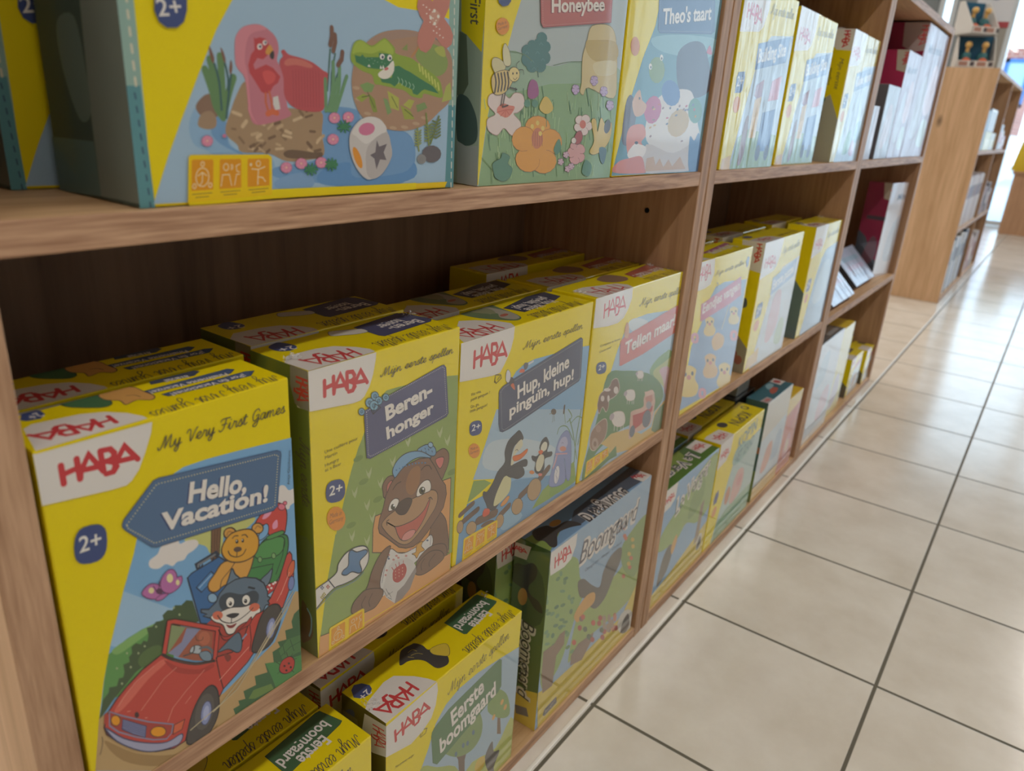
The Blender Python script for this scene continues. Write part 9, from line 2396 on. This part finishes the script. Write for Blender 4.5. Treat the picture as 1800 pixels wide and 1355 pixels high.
for (x, w, z, h, cols, band, lab) in (
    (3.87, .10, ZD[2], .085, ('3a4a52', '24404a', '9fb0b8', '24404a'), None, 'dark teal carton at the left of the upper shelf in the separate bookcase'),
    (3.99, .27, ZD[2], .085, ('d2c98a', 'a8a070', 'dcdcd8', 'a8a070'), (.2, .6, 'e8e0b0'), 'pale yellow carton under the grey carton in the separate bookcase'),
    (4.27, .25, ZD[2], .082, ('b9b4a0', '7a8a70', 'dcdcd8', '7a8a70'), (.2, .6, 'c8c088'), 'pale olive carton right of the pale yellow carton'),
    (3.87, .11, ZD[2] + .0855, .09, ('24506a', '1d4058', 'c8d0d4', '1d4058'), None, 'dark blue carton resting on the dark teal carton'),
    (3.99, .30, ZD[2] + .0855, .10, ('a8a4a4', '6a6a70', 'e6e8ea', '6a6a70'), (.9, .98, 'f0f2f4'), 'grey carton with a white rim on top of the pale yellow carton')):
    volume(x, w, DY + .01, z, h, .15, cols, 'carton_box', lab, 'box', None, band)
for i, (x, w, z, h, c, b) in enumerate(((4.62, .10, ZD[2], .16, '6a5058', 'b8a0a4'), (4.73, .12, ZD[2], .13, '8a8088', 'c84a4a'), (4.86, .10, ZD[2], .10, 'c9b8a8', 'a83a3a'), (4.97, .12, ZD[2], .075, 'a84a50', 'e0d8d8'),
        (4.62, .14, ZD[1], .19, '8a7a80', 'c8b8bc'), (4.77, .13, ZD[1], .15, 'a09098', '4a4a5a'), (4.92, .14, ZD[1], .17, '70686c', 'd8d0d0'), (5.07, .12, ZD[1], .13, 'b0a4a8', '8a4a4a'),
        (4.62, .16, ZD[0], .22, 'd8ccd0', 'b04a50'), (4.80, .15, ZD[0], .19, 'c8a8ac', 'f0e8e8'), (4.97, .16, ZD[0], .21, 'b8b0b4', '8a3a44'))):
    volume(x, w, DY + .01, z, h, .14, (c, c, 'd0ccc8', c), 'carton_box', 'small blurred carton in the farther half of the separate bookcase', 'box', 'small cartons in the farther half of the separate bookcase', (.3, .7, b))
# display trays on top of it
def tray(loc, rot, L_, D_, label):
    t = thing('display_tray', loc, label, 'display box'); t.rotation_euler.z = rot
    wht = plain('display_white', 'e0dcd8', 0.5)
    bm = bmesh.new()                                    # open carton: base, sloping ends, front lip
    bm_box(bm, (0, -L_ / 2, 0), (D_, L_ / 2, .004))
    bm_box(bm, (0, -L_ / 2, 0), (.003, L_ / 2, .030))
    for s in (-1, 1):
        y0, y1 = s * L_ / 2, s * (L_ / 2 - .003)
        q = [(0, 0), (D_, 0), (D_, .138), (D_ * .75, .138), (0, .030)]
        vs = [[bm.verts.new((a, yy, b)) for a, b in q] for yy in (y0, y1)]
        bm.faces.new(vs[0]); bm.faces.new(vs[1][::-1])
        for i in range(5): bm.faces.new((vs[0][i], vs[0][(i + 1) % 5], vs[1][(i + 1) % 5], vs[1][i]))
    finish('tray', bm, wht, t)
    box_obj('back_card', (D_ - .004, -L_ / 2 + .003, 0), (D_, L_ / 2 - .003, .138), plain('display_blue', '1f5f80', 0.5), t)
    sh = Sheet(L_, .030)
    for i in range(2):
        a = L_ * (.06 + .48 * i); sh.add('price_strip', [[(a, .008), (a + .035, .008), (a + .035, .026), (a, .026)]], 'b08070'); sh.add('price_strip', [[(a + .045, .008), (a + .062, .008), (a + .062, .026), (a + .045, .026)]], '4a4048')
    sh.build(M['card'], t, Matrix(((0, 0, -1, 0), (-1, 0, 0, L_ / 2), (0, 1, 0, 0), (0, 0, 0, 1))))
    return t
def toy(loc, rot, label):
    """round toy figure: orange foot ball, teal body, pale neck and head"""
    t = thing('toy_bird', loc, label, 'toy', None); t.rotation_euler.z = rot
    def ball(name, r, p, mat, sx=1.0):
        bm = bmesh.new(); bmesh.ops.create_uvsphere(bm, u_segments=16, v_segments=10, radius=r)
        for v in bm.verts: v.co.z *= sx
        o = finish(name, bm, mat, t, True); o.location = p
    ball('foot', .020, (-.012, 0, .020), plain('toy_orange', 'd8663a', 0.5)); ball('body', .024, (.012, 0, .036), plain('toy_teal', '2f6a70', 0.5), 1.3)
    ball('head', .014, (.0, 0, .092), plain('toy_sand', 'e0b46a', 0.5)); ball('neck', .008, (.006, 0, .072), plain('toy_sand2', 'd9ad66', 0.5), 2.2)
t1 = tray((3.80, .115, 1.0388), math.radians(17), .15, .13, 'lower white display tray of orange and teal toys on top of the separate bookcase')
t2 = tray((3.83, .112, 1.1780), math.radians(42), .125, .13, 'upper white display tray stacked on the lower tray of toys')
def on_tray(t, px, py): 
    c, s = math.cos(t.rotation_euler.z), math.sin(t.rotation_euler.z); return (t.location.x + c * px - s * py, t.location.y + s * px + c * py, t.location.z + .0055)
for k, w_ in ((-.5, 'right'), (.5, 'left')): toy(on_tray(t1, .055, k * .066), math.radians(17), 'orange and teal long-necked toy, the %s one in the lower display tray' % w_)
for k, w_ in ((-.5, 'right'), (.5, 'left')): toy(on_tray(t2, .055, k * .06), math.radians(48), 'orange and teal long-necked toy, the %s one in the upper display tray' % w_)
hd = thing('display_stand', (4.06, .125, 1.0388), 'white cardboard display stand with a round emblem and two dark round holes', 'display')
hd.rotation_euler.z = math.radians(8)
box_obj('stand_body', (0, -.07, 0), (.10, .07, .215), plain('stand_grey', 'a8a49c', 0.6), hd, .003)
box_obj('header_card', (.05, -.075, .2155), (.056, .075, .42), plain('stand_white', 'dcdde2', 0.6), hd)
box_obj('red_band', (-.003, -.072, .19), (0, .072, .215), plain('stand_red', 'b04a50', 0.6), hd)
disc('speaker_hole', .026, .006, plain('stand_dark', '4f5a60', 0.6), hd, (-.002, .0, .155), 'x'); disc('speaker_hole', .032, .006, plain('stand_dark2', '3f4048', 0.6), hd, (-.002, .008, .085), 'x')
em = disc('emblem', .034, .002, plain('emblem_blue', '4a5a86', 0.6), hd, (.0485, .0, .345), 'x')
for i in range(5):
    a = i * 1.2566; disc('emblem_spot', .009, .002, plain('emblem_%d' % i, ('d8a060', 'e4e0dc', 'c05a5a', '9ab0d0', 'e0c8b0')[i], 0.6), em, (.018 * math.cos(a), .018 * math.sin(a), -.0012), 'z')
# counter at the far right
ct = thing('counter', (7.40, -.15, 0), 'brown wooden counter by the shop window at the right edge', 'counter')
box_obj('body', (0, -.15, 0), (.5, .20, .49), wood('counter_oak', 'a87e5e', 'c49a78', 'z', fine=.6), ct, .003)
box_obj('counter_top', (-.015, -.16, .49), (.515, .215, .512), wood('counter_top_oak', 'a87e5e', 'c49a78', 'y', fine=.6), ct, .003)
bt = thing('bag', (7.56, .0, .512), 'yellow paper bag standing on the counter', 'bag')
bm = bmesh.new(); v0 = [(-.06, -.14, 0), (.06, -.14, 0), (.06, .09, 0), (-.06, .09, 0)]; v1 = [(-.05, -.13, .22), (.05, -.13, .22), (.05, .06, .24), (-.05, .06, .24)]
a_ = [bm.verts.new(v) for v in v0]; b_ = [bm.verts.new(v) for v in v1]
bm.faces.new(a_); bm.faces.new(b_)
for i in range(4): bm.faces.new((a_[i], a_[(i + 1) % 4], b_[(i + 1) % 4], b_[i]))
finish('bag_body', bm, plain('bag_yellow', 'e0c030', 0.6), bt)
